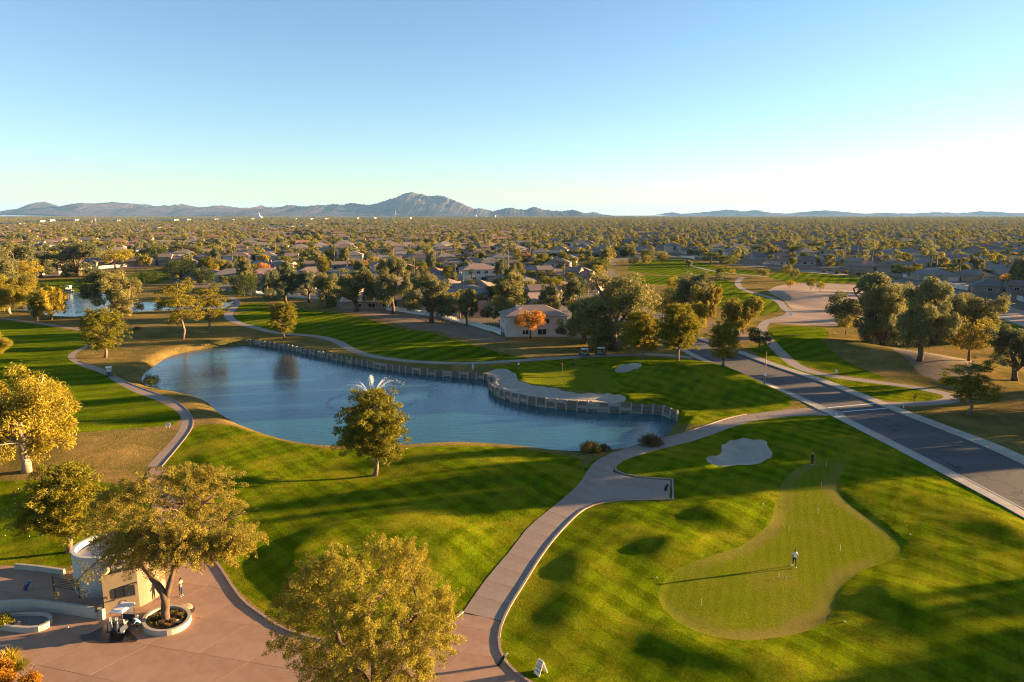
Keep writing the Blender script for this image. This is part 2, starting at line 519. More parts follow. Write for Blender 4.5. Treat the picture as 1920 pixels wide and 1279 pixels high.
lawn_right = R2([(868,1145),(1000,960),(1110,860),(1170,842),(1300,803),(1420,776),(1500,766),(1580,780),(1700,850),(1930,970),(2300,1180),(2300,1500),(900,1500)], 2.0)
lawn_center = R2([(350,1000),(318,890),(308,868),(335,838),(362,800),(395,793),(440,800),(480,812),(517,824),(555,833),(605,841),(645,844),(760,840),(830,834),(880,833),(960,838),(1050,852),(1110,864),(1000,985),(868,1145),(850,1165),(800,1190),(640,1212),(480,1147),(400,1050)], 2.0)
lawn_left = R2([(-300,608),(0,599),(100,613),(160,624),(185,640),(150,655),(125,672),(195,702),(250,737),(308,757),(337,777),(340,797),(250,803),(150,815),(60,830),(-300,850)], 3.0)
lawn_low = R2([(-300,905),(0,905),(100,898),(200,905),(262,912),(275,935),(300,1000),(290,1035),(200,1064),(0,1060),(-300,1055)], 2.0)
lawn_upper = R2([(427,598),(480,576),(560,577),(640,591),(720,610),(800,627),(870,642),(920,656),(960,668),(1010,672),(900,680),(830,680),(760,676),(690,666),(655,652),(635,640),(600,629),(520,624),(470,612)], 3.0)
lawn_hole = R2([(950,682),(1100,671),(1180,668),(1285,673),(1330,690),(1440,732),(1488,752),(1480,767),(1400,776),(1330,797),(1290,800),(1262,782),(1180,766),(1176,753),(1143,739),(1043,731),(987,723),(968,710),(955,695),(900,690)], 2.0)
lawn_road = R2([(1395,650),(1447,645),(1490,685),(1570,708),(1690,724),(1775,742),(1765,754),(1665,756),(1550,718),(1440,676)], 2.0)
lawn_tee = R2([(1436,612),(1500,611),(1552,614),(1556,636),(1530,648),(1560,668),(1610,695),(1690,717),(1570,703),(1490,680),(1462,658),(1444,638)], 2.0)
lawn_far = [R2(p, 5.0) for p in (
    [(1165,505),(1210,488),(1280,486),(1330,496),(1370,504),(1440,510),(1438,516),(1350,515),(1290,520),(1200,512)],
    [(1170,516),(1270,518),(1292,530),(1240,536),(1170,528)],
    [(1335,524),(1376,527),(1386,543),(1440,558),(1460,568),(1466,580),(1440,592),(1370,592),(1330,560)],
    [(1440,512),(1500,510),(1620,520),(1620,532),(1500,531),(1440,523)],
    [(50,545),(62,526),(160,520),(200,536),(190,546),(130,545)],
    [(225,520),(312,500),(320,530),(240,534)],
    [(1850,602),(1920,612),(2000,642),(1920,652),(1860,632)],
    [(430,580),(470,566),(520,570),(470,582)])]
meadow = [resample(PP(p), 25.0) for p in (
    [(515,441),(595,441),(605,449),(520,451)], [(1018,446),(1052,445),(1058,455),(1022,456)],
    [(1130,462),(1185,455),(1210,470),(1150,478)], [(1165,434),(1260,433),(1262,437),(1170,438)],
    [(430,424),(700,423),(720,426),(440,428)], [(1340,428),(1460,427),(1470,430),(1345,431)])]
waste = [R2(p, 4.0) for p in (
    [(1470,531),(1560,531),(1640,536),(1660,560),(1620,590),(1600,612),(1520,610),(1440,606),(1425,600),(1485,592),(1490,585),(1478,572),(1466,560),(1430,548)],
    [(1230,484),(1300,480),(1420,500),(1560,516),(1600,516),(1560,508),(1440,500),(1330,482)],
    [(1660,665),(1730,660),(1800,680),(1860,700),(1800,725),(1730,712),(1700,690)],
    [(600,560),(720,585),(830,606),(940,634),(960,645),(880,640),(800,622),(700,600),(600,574)],
    [(1290,612),(1360,640),(1395,642),(1420,632),(1380,615),(1330,600)],
    [(1640,525),(1760,540),(1930,585),(2050,620),(1930,610),(1780,566),(1660,545)])]
golf = PP([(-700,1800),(-700,600),(-200,565),(0,548),(60,522),(180,508),(330,497),(345,538),(430,545),(560,560),(700,578),(800,600),(940,632),(1060,628),(1110,640),(1215,632),(1255,600),(1150,545),(1150,490),(1260,476),(1400,500),(1560,508),(1640,510),(1700,535),(1930,582),(2300,650),(2500,1800)])

# ---------------------------------------------------------------- relief
def gm(px, py, h, sx, sy, rot=0.0):
    x, y = P(px, py)
    return (x, y, h, sx, sy, R(rot))
MOUNDS = [gm(1345,966,0.95,3.2,2.4), gm(1280,1030,1.0,3.0,2.4), gm(1690,1125,0.75,3.2,3.0), gm(1920,1005,0.85,3.5,4.0),
          gm(1290,1195,0.42,1.5,3.4,-60), gm(1360,1225,0.42,1.6,2.6,-70), gm(1118,1140,0.45,2.2,2.6), gm(1035,1160,0.45,2.4,3.0), gm(1450,1235,0.42,2.4,2.2),
          gm(1060,1060,0.6,2.6,2.4), gm(1180,960,0.4,3,3), gm(1400,808,0.9,6,3.2), gm(1290,860,0.5,6,3), gm(1470,840,0.7,4,4),
          gm(1600,830,0.5,6,5), gm(1740,945,0.55,5,5,20), gm(1790,1060,0.5,6,4,15), gm(1880,1180,0.7,5,4),
          gm(1320,702,2.0,9,8,-35), gm(1395,730,1.6,9,6,-35), gm(1240,712,1.1,7,6), gm(1180,688,0.8,6,4),
          gm(1640,668,2.0,16,6,-48), gm(1720,690,1.4,8,6), gm(1560,648,1.1,8,8), gm(1500,552,1.8,16,8), gm(1550,560,1.4,14,8), gm(1330,522,1.2,16,8),
          gm(840,628,0.9,12,6), gm(720,600,0.8,10,6), gm(650,590,0.6,10,6), gm(330,620,0.8,12,8), gm(250,630,0.7,9,7), gm(420,640,0.5,8,4),
          gm(900,870,0.45,8,4), gm(760,930,0.45,9,3), gm(420,870,0.5,7,5), gm(960,900,0.4,7,4), gm(450,910,0.45,7,3), gm(120,830,0.3,9,6),
          gm(1860,850,0.6,8,6), gm(1870,730,0.8,7,7), gm(1120,780,0.0,5,5)]
tee_top = R2([(520,1062),(545,1022),(620,990),(760,965),(880,985),(925,1040),(880,1112),(760,1165),(640,1160),(560,1120)], 1.0)
FLAT = [road, plaza, pathA, pad, left_path, pathB, pathC]
BUNK = [bunker1, bunker2, bunker3]

def hz(x, y):
    x = np.atleast_1d(np.asarray(x, float)); y = np.atleast_1d(np.asarray(y, float))
    p = np.stack([x, y], 1)
    flat = np.ones(len(p)); dflat = np.full(len(p), 6.0)
    for q in FLAT:
        d = near_dist(p, q, True, 6.0)
        d[inside(p, q)] = 0.0
        flat = np.minimum(flat, smooth(0.4, 6.0, d)); dflat = np.minimum(dflat, d)
    z = 0.11 * np.sin(x / 4.3 + 0.6 * np.sin(y / 6.1)) * np.sin(y / 5.2 + 0.7 * np.sin(x / 7.7)) + 0.16 * np.sin(x / 11.3 + 1.3) * np.sin(y / 9.1 + x / 23.0)
    z *= smooth(420, 250, y) * smooth(190, 140, np.abs(x))
    for (mx, my, h, sx, sy, r) in MOUNDS:
        dx, dy = x - mx, y - my
        a = dx * math.cos(r) + dy * math.sin(r); b = -dx * math.sin(r) + dy * math.cos(r)
        z += h * np.exp(-0.5 * ((a / sx) ** 2 + (b / sy) ** 2))
    dt = near_dist(p, tee_top, True, 6.0)
    dt = np.where(inside(p, tee_top), -dt, dt)
    z += 0.7 * smooth(3.6, -2.6, dt)
    g2 = near_dist(p, green2, True, 5.0)
    ing = inside(p, green2)
    g2 = np.where(ing, 0, g2)
    z *= 0.22 + 0.78 * smooth(0.0, 4.0, g2)
    z += np.where(ing, 0.0, 0.13 * smooth(0.0, 0.5, g2) * smooth(5.0, 1.5, g2))
    z *= flat
    # behind the timber wall the ground stands higher towards the far end
    wl = near_dist(p, wall_line, False, 12.0)
    rise = WALL_RISE(x)
    z += rise * smooth(12.0, 4.0, wl)
    for q in BUNK:
        d = near_dist(p, q, True, 3.5)
        i_ = inside(p, q)
        z -= np.where(i_, 0.12 + 0.5 * smooth(0.0, 3.2, d), 0.0)
        z += np.where(~i_, 0.12 * smooth(2.2, 0.2, d), 0.0)
    for q, wz, wid in ((pond, WATER_Z, 5.0), (pond2, WATER2_Z, 5.0)):
        d = near_dist(p, q, True, 6.0)
        i_ = inside(p, q)
        if q is pond:
            near_wall = (wl < d + 0.02) & (wl < 6)
            dn = near_dist(p, nat_line, False, 7.0)
            k = np.where(near_wall, np.clip((d - 0.24) / 0.24, 0, 1), np.clip(d / 3.5, 0, 1))
        else:
            k = np.clip(d / wid, 0, 1)
        k = 1 - (1 - k) ** 2
        k = np.maximum(k, smooth(1.6, 0.6, dflat))
        z = np.where(i_, wz, wz + (z - wz) * k)
    return z

def WALL_RISE(x):
    return 0.0 + 0.40 * smooth(-15, 8, x) * smooth(34, 26, x)

def hz1(x, y):
    return float(hz([x], [y])[0])

# ---------------------------------------------------------------- one triangulation of the whole ground, split by region
def build_ground():
    cons = [pond, pond2, road, plaza, pathA, pad, left_path, pathB, pathC, pathD, pathE, bunker1, bunker2, bunker3, green1, green2,
            lawn_right, lawn_center, lawn_left, lawn_low, lawn_upper, lawn_hole, lawn_road, lawn_tee, *lawn_far, *meadow, *waste]
    cons = [c[(c[:, 1] > 30)] if False else c for c in cons]
    back = offset_line(wall_line, 0.5)
    open_lines = [back, offset_line(wall_line, 0.24)]
    pts, edges = [], []
    for c in cons:
        b = len(pts); n = len(c)
        pts += c.tolist()
        edges += [(b + i, b + (i + 1) % n) for i in range(n)]
    for c in open_lines:
        b = len(pts)
        pts += c.tolist()
        edges += [(b + i, b + i + 1) for i in range(len(c) - 1)]
    def grid(x0, x1, y0, y1, s, cond=None):
        gx, gy = np.meshgrid(np.arange(x0, x1, s), np.arange(y0, y1, s))
        g = np.stack([gx.ravel(), gy.ravel()], 1) + rng.uniform(-0.12, 0.12, (gx.size, 2)) * s
        w = np.abs(g[:, 0]) < 0.78 * g[:, 1] + 12
        g = g[w]
        return g[cond(g)] if cond else g
    G = [grid(-80, 80, 40, 118, 0.9), grid(-140, 140, 118, 190, 1.8), grid(-260, 260, 190, 330, 4.0), grid(-420, 420, 330, 560, 12.0)]
    for s, y0, y1 in ((60, 560, 1400), (300, 1400, 6000), (2500, 6000, 40000)):
        G.append(grid(-0.8 * y1, 0.8 * y1, y0, y1, s))
    g = np.concatenate(G)
    # keep grid points off the constraint lines
    allc = np.array(pts)
    cell = {}
    for q in np.floor(allc / 1.0).astype(int): cell[(q[0], q[1])] = 1
    keep = []
    for i, q in enumerate(np.floor(g / 1.0).astype(int)):
        keep.append((q[0], q[1]) not in cell)
    g = g[np.array(keep)]
    pts += g.tolist()
    BX, BY0, BY1 = 36000.0, -3000.0, 42000.0
    pts += [(-BX, BY0), (BX, BY0), (BX, BY1), (-BX, BY1), (0, BY0), (-BX, 9000), (BX, 9000), (0, BY1), (-60, 0), (60, 0), (0, 0), (-200, 0), (200, 0)]
    vo, eo, fo, *_ = delaunay_2d_cdt([Vector(p) for p in pts], edges, [], 0, 1e-4, False)
    v = np.array([(a.x, a.y) for a in vo])
    f = np.array([t for t in fo if len(t) == 3], np.int32)
    cen = v[f].mean(1)
    e0, e1 = v[f[:, 1]] - v[f[:, 0]], v[f[:, 2]] - v[f[:, 0]]
    flip = (e0[:, 0] * e1[:, 1] - e0[:, 1] * e1[:, 0]) < 0
    f[flip] = f[flip][:, ::-1]
    z = np.zeros(len(v))
    nr = (v[:, 1] > 20) & (v[:, 1] < 600) & (np.abs(v[:, 0]) < 450)
    z[nr] = hz(v[nr, 0], v[nr, 1])
    eps = 0.25
    nrm = np.zeros((len(v), 3)); nrm[:, 2] = 1
    vx, vy = v[nr, 0], v[nr, 1]
    gx = (hz(vx + eps, vy) - hz(vx - eps, vy)) / (2 * eps)
    gy = (hz(vx, vy + eps) - hz(vx, vy - eps)) / (2 * eps)
    nn = np.stack([-gx, -gy, np.ones_like(gx)], 1)
    nrm[nr] = nn / np.linalg.norm(nn, axis=1)[:, None]
    lab = np.full(len(f), -1)
    regs = [('pond', [pond], 'pond_water'), ('pond', [pond2], 'pond_water'), ('road', [road], 'asphalt'), ('plaza', [plaza], 'joint_dark'),
            ('cart_path', [pathA, pad], 'joint_dark'), ('cart_path', [left_path], 'path_concrete'), ('cart_path', [pathB], 'path_far'), ('cart_path', [pathC], 'path_far'),
            ('cart_path', [pathD], 'path_far'), ('cart_path', [pathE], 'path_far'),
            ('bunker', [bunker1], 'bunker_sand'), ('bunker', [bunker2], 'bunker_sand'), ('bunker', [bunker3], 'bunker_sand'),
            ('golf_green', [green1], 'turf_green'), ('putting_green', [green2], 'turf_green'),
            ('lawn', [lawn_right], 'turf_near'), ('fairway', [lawn_center], 'turf_near'), ('fairway', [lawn_left], 'turf_left'), ('lawn', [lawn_low], 'turf_near'),
            ('fairway', [lawn_upper], 'turf_fairway'), ('lawn', [lawn_hole, lawn_road], 'turf_near'), ('fairway', [lawn_tee], 'turf_left'), ('fairway', lawn_far, 'turf_fairway'),
            ('meadow', meadow, 'turf_dry'), ('dirt', waste[:2] + waste[5:], 'desert_dirt'), ('dirt', waste[2:5], 'bare_soil'), ('rough', [golf], 'turf_dry')]
    out = {}
    for k, (nm, polys, mt) in enumerate(regs):
        free = np.where(lab < 0)[0]
        m = np.zeros(len(free), bool)
        for q in polys: m |= inside(cen[free], q)
        lab[free[m]] = k
    far = (cen[:, 1] > 2600) | (np.abs(cen[:, 0]) > 2400)
    lab[(lab < 0) & far] = len(regs) + 1
    lab[lab < 0] = len(regs)
    regs = regs + [('ground', None, 'suburb_soil'), ('ground', None, 'far_land')]
    for k, (nm, polys, mt) in enumerate(regs):
        ff = f[lab == k]
        if not len(ff): continue
        used, inv = np.unique(ff.ravel(), return_inverse=True)
        tri = inv.reshape(-1, 3)
        vz = z[used].copy()
        if nm == 'pond': vz[:] = WATER_Z if polys[0] is pond else WATER2_Z
        vv = np.c_[v[used], vz]
        me = mesh_np(nm, vv, tri, MAT[mt], True)
        if nm not in ('pond', 'ground', 'road', 'plaza'):
            me.normals_split_custom_set_from_vertices(nrm[used].tolist())
        o = obj(nm, me)
        o['kind'] = 'structure'
        if nm == 'putting_green':
            dd = seg_dist(v[used], green2, True)
            a = me.attributes.new('edge', 'FLOAT', 'POINT'); a.data.foreach_set('value', dd.astype(np.float32))
            me.materials.clear(); me.materials.append(MAT['turf_putting'])
        out[(nm, k)] = o
    return out

def putting_mat():
    """the putting green wears a paler dormant collar along its rim"""
    m = MAT['turf_green'].copy(); m.name = 'turf_putting'; MAT['turf_putting'] = m
    t = m.node_tree; b = t.nodes['Principled BSDF']
    src = b.inputs['Base Color'].links[0].from_socket
    at = N(t, 'Attribute', attribute_name='edge')
    v = objvec(t)
    wob = math_(t, 'MULTIPLY', noise(t, 0.25, 3, 0.6, v), 2.4)
    d = math_(t, 'SUBTRACT', at.outputs['Fac'], wob)
    side = ramp(t, noise(t, 0.06, 2, 0.5, v), [(0.42, (0.05,) * 3), (0.60, (0.8,) * 3)])
    fac = math_(t, 'MULTIPLY', ramp(t, d, [(0.0, (0.8,) * 3), (0.75, (0,) * 3)]), side)
    t.links.new(mixc(t, fac, src, (0.215, 0.155, 0.045)), b.inputs['Base Color'])
putting_mat()
GROUND = build_ground()
def ground_obj(nm, i=0):
    return [o for (n, k), o in sorted(GROUND.items(), key=lambda a: a[0][1]) if n == nm][i]
# ---------------------------------------------------------------- foliage and bark
def leaf_mat(name, dark, light, hue=(1, 1, 1), trans=0.35, objvar=0.25, rough=0.6):
    """leaf blades: colour varies blade by blade and from tree to tree; light passes through"""
    m, t, b = new_mat(name)
    t.nodes.remove(b)
    out = t.nodes['Material Output']
    at = N(t, 'Attribute', attribute_name='var')
    oi = N(t, 'ObjectInfo')
    c = ramp(t, at.outputs['Fac'], [(0.0, dark), (1.0, light)])
    k = math_(t, 'ADD', math_(t, 'MULTIPLY', oi.outputs['Random'], 2 * objvar), 1 - objvar)
    cv = N(t, 'CombineXYZ')
    t.links.new(math_(t, 'MULTIPLY', k, hue[0]), cv.inputs[0])
    t.links.new(math_(t, 'ADD', math_(t, 'MULTIPLY', k, 0.6), 0.4), cv.inputs[1])
    t.links.new(math_(t, 'ADD', math_(t, 'MULTIPLY', k, -0.3), 1.2), cv.inputs[2])
    c = mixc(t, 1.0, c, cv.outputs[0], 'MULTIPLY')
    d = N(t, 'BsdfDiffuse'); tr = N(t, 'BsdfTranslucent'); gl = N(t, 'BsdfGlossy', i_Roughness=0.45)
    t.links.new(c, d.inputs[0]); t.links.new(c, tr.inputs[0])
    gl.inputs[0].default_value = (0.5, 0.5, 0.5, 1)
    mx = N(t, 'MixShader', i_Fac=trans)
    t.links.new(d.outputs[0], mx.inputs[1]); t.links.new(tr.outputs[0], mx.inputs[2])
    m2 = N(t, 'MixShader', i_Fac=0.015)
    t.links.new(mx.outputs[0], m2.inputs[1]); t.links.new(gl.outputs[0], m2.inputs[2])
    t.links.new(m2.outputs[0], out.inputs[0])
    return m
leaf_mat('leaf_pine', (0.080, 0.092, 0.010), (0.320, 0.250, 0.020), objvar=0.2)
leaf_mat('leaf_euc', (0.075, 0.092, 0.040), (0.340, 0.300, 0.120))
leaf_mat('leaf_gold', (0.200, 0.165, 0.018), (0.500, 0.370, 0.040), objvar=0.15)
leaf_mat('leaf_olive', (0.120, 0.110, 0.020), (0.380, 0.290, 0.050), objvar=0.12)
leaf_mat('leaf_broad', (0.070, 0.088, 0.012), (0.270, 0.240, 0.028))
leaf_mat('leaf_dark', (0.0382, 0.057, 0.0149), (0.0986, 0.123, 0.027))
leaf_mat('leaf_autumn', (0.2597, 0.1225, 0.0221), (0.5009, 0.245, 0.041))
leaf_mat('leaf_palm', (0.0928, 0.1085, 0.0284), (0.2504, 0.2275, 0.0567), trans=0.2)
leaf_mat('leaf_thatch', (0.1166, 0.077, 0.0347), (0.2215, 0.143, 0.0594), trans=0.1)
leaf_mat('leaf_flower', (0.2332, 0.099, 0.0079), (0.4897, 0.22, 0.0119))
leaf_mat('leaf_reed', (0.1283, 0.0825, 0.0396), (0.3032, 0.198, 0.104))
ground_mat('bark_brown', [(0.070, 0.045, 0.030), (0.115, 0.075, 0.050), (0.165, 0.115, 0.080)], 2.0, 9.0, 0.9, 10.0, 0.95, 0.04)
ground_mat('bark_pine', [(0.13, 0.085, 0.06), (0.20, 0.135, 0.10), (0.27, 0.19, 0.145)], 2.0, 8.0, 0.9, 8.0, 0.95, 0.04)
ground_mat('bark_pale', [(0.20, 0.15, 0.11), (0.30, 0.24, 0.18), (0.38, 0.31, 0.24)], 1.5, 6.0, 0.6, 8.0, 0.9, 0.03)
ground_mat('bark_palm', [(0.12, 0.085, 0.055), (0.18, 0.13, 0.09), (0.23, 0.175, 0.125)], 2.0, 8.0, 0.9, 8.0, 0.95, 0.03)

def unit(v):
    return v / (np.linalg.norm(v, axis=-1, keepdims=True) + 1e-9)

def leaf_cloud(cen, rad, n, size, aspect=0.35, shell=0.55, droop=0.0, up=0.0, size_var=0.4, flat=1.0, var0=None, r=rng):
    """n leaf blades around each clump centre; returns verts (4 per leaf) and a brightness value per leaf"""
    cen = np.asarray(cen, float); rad = np.asarray(rad, float)
    if rad.ndim == 1: rad = np.repeat(rad[:, None], 3, 1)
    k = len(cen)
    idx = np.repeat(np.arange(k), n)
    d = unit(r.normal(size=(k * n, 3)))
    rr = r.uniform(0, 1, k * n) ** (1 / 3.0)
    rr = shell * (0.72 + 0.28 * rr) + (1 - shell) * rr
    rr *= r.normal(1.0, 0.13, k * n)
    c = cen[idx] + d * rr[:, None] * rad[idx] * np.array([1, 1, flat])
    a = unit(r.normal(size=(k * n, 3)) + d * 0.7 + np.array([0, 0, up - droop]))
    b = unit(np.cross(a, unit(r.normal(size=(k * n, 3)))))
    s = size * r.uniform(1 - size_var, 1 + size_var, k * n)[:, None]
    a, b = a * s * 0.5, b * s * aspect * 0.5
    v = np.stack([c - a, c + b - a * 0.1, c + a, c - b + a * 0.1], 1).reshape(-1, 3)
    cl = (r.uniform(0, 1, k) if var0 is None else var0)[idx]
    var = np.clip(0.55 * cl + 0.45 * r.uniform(0, 1, k * n), 0, 1)
    return v, var

def leaf_mesh(name, parts, mats):
    mats = mats if isinstance(mats, (list, tuple)) else [mats]
    v = np.concatenate([p[0] for p in parts]); var = np.concatenate([p[1] for p in parts])
    mi = np.concatenate([np.full(len(p[1]), p[2] if len(p) > 2 else 0) for p in parts])
    f = np.arange(len(v)).reshape(-1, 4)
    me = mesh_np(name, v, f, mats, False, mi)
    a = me.attributes.new('var', 'FLOAT', 'FACE'); a.data.foreach_set('value', var.astype(np.float32))
    return me

def bez(p0, p1, p2, n=6):
    t = np.linspace(0, 1, n)[:, None]
    return (1 - t) ** 2 * p0 + 2 * t * (1 - t) * p1 + t ** 2 * p2

def limb(mb, p0, p1, r0, r1, bend=0.15, n=6, sides=7, r=rng, up=0.0):
    p0, p1 = np.asarray(p0, float), np.asarray(p1, float)
    L = np.linalg.norm(p1 - p0)
    mid = (p0 + p1) / 2 + r.normal(size=3) * bend * L + np.array([0, 0, up * L])
    path = bez(p0, mid, p1, n)
    if n > 3: path[1:-1] += r.normal(size=(n - 2, 3)) * L * 0.012
    mb.tube(path, list(np.linspace(r0, r1, n)), sides, cap=True)
    return path

def clumps_env(k, env, h0, h1, r=rng, minr=0.25, ang_jit=None):
    """clump centres filling an envelope env(t)->radius for t in 0..1 over heights h0..h1"""
    out = []
    while len(out) < k:
        t = r.uniform(0, 1)
        R_ = env(t)
        if r.uniform() > R_ / 1.05 + 0.05: continue
        rho = R_ * math.sqrt(r.uniform(minr ** 2, 1))
        th = r.uniform(0, 2 * math.pi)
        out.append((rho * math.cos(th), rho * math.sin(th), h0 + t * (h1 - h0)))
    return np.array(out)

PROTO = {}
def make_proto(name, trunk_mb, crown_parts, bark, leaf, h, w):
    PROTO[name] = dict(trunk=trunk_mb.mesh('trunk', MAT[bark]), crown=leaf_mesh('crown', crown_parts, [MAT[l] for l in (leaf if isinstance(leaf, tuple) else (leaf,))]), h=h, w=w)

def branch_to(mb, trunk_path, c, r0, r1, low=0.35, r=rng, bend=0.1, sides=5, n=5):
    """a limb from the trunk up to clump c, leaving below it"""
    zs = trunk_path[:, 2]
    zt = max(zs[0] + low * (zs[-1] - zs[0]), c[2] - 0.55 * math.hypot(c[0], c[1]) - 0.3)
    i = int(np.clip(np.searchsorted(zs, zt), 1, len(zs) - 1))
    limb(mb, trunk_path[i], c, r0, r1, bend, n, sides, r, 0.04)

def proto_pine(name, seed, h, w, open_=0.0, full=1.0):
    r = np.random.default_rng(seed)
    mb = MB()
    tp = np.array([[0, 0, -0.2], [0.02 * h, 0.01, 0.12 * h], [0.01 * h, -0.01 * h, 0.35 * h], [-0.01 * h, 0.015 * h, 0.6 * h], [0.01 * h, 0, 0.82 * h], [0, 0, 0.96 * h]])
    tp[1:, :2] += r.normal(0, 0.012 * h, (5, 2))
    mb.tube(tp, [q * (0.62 if open_ > 0.5 else 1.0) * h for q in (0.029, 0.021, 0.018, 0.013, 0.007, 0.002)], 9)
    env = lambda t: (0.55 + 0.50 * math.sin((0.12 + 0.70 * t) * math.pi)) * (1 - 0.50 * t ** 3.0) * (1 - 0.25 * (1 - t) ** 4)
    k = int(84 * full)
    cl = clumps_env(k, env, 0.24 * h, 0.97 * h, r, 0.40)
    ln = r.uniform(0, 6.28, 3)
    cl[:, :2] *= (1 + 0.16 * np.sin(2 * np.arctan2(cl[:, 1], cl[:, 0]) + cl[:, 2] * 5.5 / h + ln[0]) + 0.10 * np.sin(3 * np.arctan2(cl[:, 1], cl[:, 0]) - cl[:, 2] * 11 / h + ln[1]))[:, None]
    cl[:, :2] *= w / 2 * 0.80
    keep = np.ones(len(cl), bool)
    if open_:
        ph = r.uniform(0, 6.28)
        keep = r.uniform(0, 1, len(cl)) > open_ * (0.5 + 0.5 * np.sin(cl[:, 2] * 1.9 + ph))
    cl = cl[keep]
    for c in cl:
        branch_to(mb, tp, c * np.array([0.92, 0.92, 1]), 0.0085 * h, 0.002 * h, 0.2, r)
    tufts, rad, v0 = [], [], []
    for c in cl:
        m = r.integers(7, 11)
        off = r.normal(size=(m, 3)) * np.array([0.092, 0.092, 0.062]) * w
        for o in off:
            tufts.append(c + o); rad.append(r.uniform(0.045, 0.07) * w * np.array([1, 1, 0.8])); v0.append(r.uniform(0, 1))
    n = 36
    parts = [leaf_cloud(tufts, rad, n, 0.056 * w, 0.20, 0.2, up=0.45, var0=np.array(v0), r=r)]
    make_proto(name, mb, parts, 'bark_pine', 'leaf_pine', h, w)

def proto_euc(name, seed, h, w, leaf='leaf_euc', trunks=1, base=0.08, n=260, k=95, droop=1.2, bark='bark_brown', fat=1.0, lsz=0.032):
    """tall tree of separate hanging leaf masses on ascending limbs"""
    r = np.random.default_rng(seed)
    mb = MB()
    env = lambda t: (0.45 + 0.62 * math.sin((0.10 + 0.80 * t) * math.pi)) * (1 - 0.25 * t ** 3)
    mains = []
    for q in range(trunks + 2):
        th = q * 2 * math.pi / (trunks + 2) + r.uniform(-0.5, 0.5)
        top = np.array([math.cos(th) * w * r.uniform(0.14, 0.26), math.sin(th) * w * r.uniform(0.14, 0.26), h * r.uniform(0.72, 0.93)])
        fork = np.array([0, 0, h * r.uniform(0.14, 0.30)]) if trunks == 1 else np.array([0.1 * math.cos(th), 0.1 * math.sin(th), 0.05 * h])
        mains.append(limb(mb, fork, top, 0.019 * h, 0.005 * h, 0.08, 9, 7, r))
    mb.tube([(0, 0, -0.2), (0.01 * h, 0, 0.08 * h), (0.0, 0.01 * h, 0.18 * h), (0, 0, 0.30 * h)], [0.034 * h, 0.027 * h, 0.024 * h, 0.015 * h], 9)
    nb = 13
    boughs = clumps_env(nb, env, base * h + 0.06 * h, 0.86 * h, r, 0.30); boughs[:, :2] *= w / 2 * 0.74
    bs_ = np.stack([r.uniform(0.11, 0.21, nb), r.uniform(0.11, 0.21, nb), r.uniform(0.15, 0.30, nb)], 1) * w
    wt = bs_[:, 0] * bs_[:, 2]; wt /= wt.sum()
    bi = r.choice(nb, k, p=wt)
    cl = boughs[bi] + unit(r.normal(size=(k, 3))) * bs_[bi] * (r.uniform(0.25, 1.0, (k, 1)) ** 0.5)
    tips = r.choice(k, k // 9); cl[tips] += np.array([0, 0, 0.07 * h]) + r.normal(size=(len(tips), 3)) * 0.05 * w
    cl[:, 2] = np.clip(cl[:, 2], base * h * 0.8, h * 0.99)
    bv = r.uniform(0, 1, nb)
    for i, c in enumerate(cl):
        if i % 2 == 0:
            mp = mains[np.argmin([np.linalg.norm(m[:, :2] - c[:2], axis=1).min() for m in mains])]
            j = int(np.clip(np.argmin(np.abs(mp[:, 2] - (c[2] - 0.12 * h))), 1, len(mp) - 1))
            limb(mb, mp[j], c, 0.007 * h, 0.0018 * h, 0.12, 5, 4, r, 0.05)
    cr = r.uniform(0.055, 0.095, len(cl)) * w * fat
    rad = np.stack([cr, cr, cr * 1.35], 1)
    parts = [leaf_cloud(cl, rad, n, lsz * (h + w) / 2 + 0.02, 0.30, 0.30, droop=droop, r=r, var0=np.clip(0.6 * bv[bi] + 0.4 * r.uniform(0, 1, k), 0, 1))]
    make_proto(name, mb, parts, bark, leaf, h, w)

def proto_broad(name, seed, h, w, leaf, k=46, n=150, trunk=0.18, dense=1.0, flat=0.9, bark='bark_brown', shrub=False, lsz=0.036):
    r = np.random.default_rng(seed)
    mb = MB()
    tp = np.array([[0, 0, -0.15], [r.normal(0, .02) * w, r.normal(0, .02) * w, trunk * h * 0.6], [r.normal(0, .03) * w, r.normal(0, .03) * w, trunk * h * 1.3], [0, 0, 0.72 * h]])
    mb.tube(bez(tp[0], tp[1] * 1.2, tp[3], 7), list(np.linspace(0.032 * h, 0.006 * h, 7)), 8)
    tpp = bez(tp[0], tp[1] * 1.2, tp[3], 9)
    env = lambda t: 0.35 + 0.68 * math.sin((0.10 + 0.72 * t) * math.pi)
    cl = clumps_env(k, env, trunk * h + 0.08 * h, 0.90 * h, r, 0.5)
    cl[:, :2] *= w / 2 * 0.82
    for c in cl[:: (3 if shrub else 2)]:
        branch_to(mb, tpp, c, 0.008 * h, 0.002 * h, 0.15, r, sides=4)
    cr = r.uniform(0.085, 0.15, len(cl)) * w * dense
    rad = np.stack([cr, cr, cr * flat], 1)
    make_proto(name, mb, [leaf_cloud(cl, rad, n, lsz * (h + w) / 2 + 0.015, 0.5, 0.5, r=r)], bark, leaf, h, w)

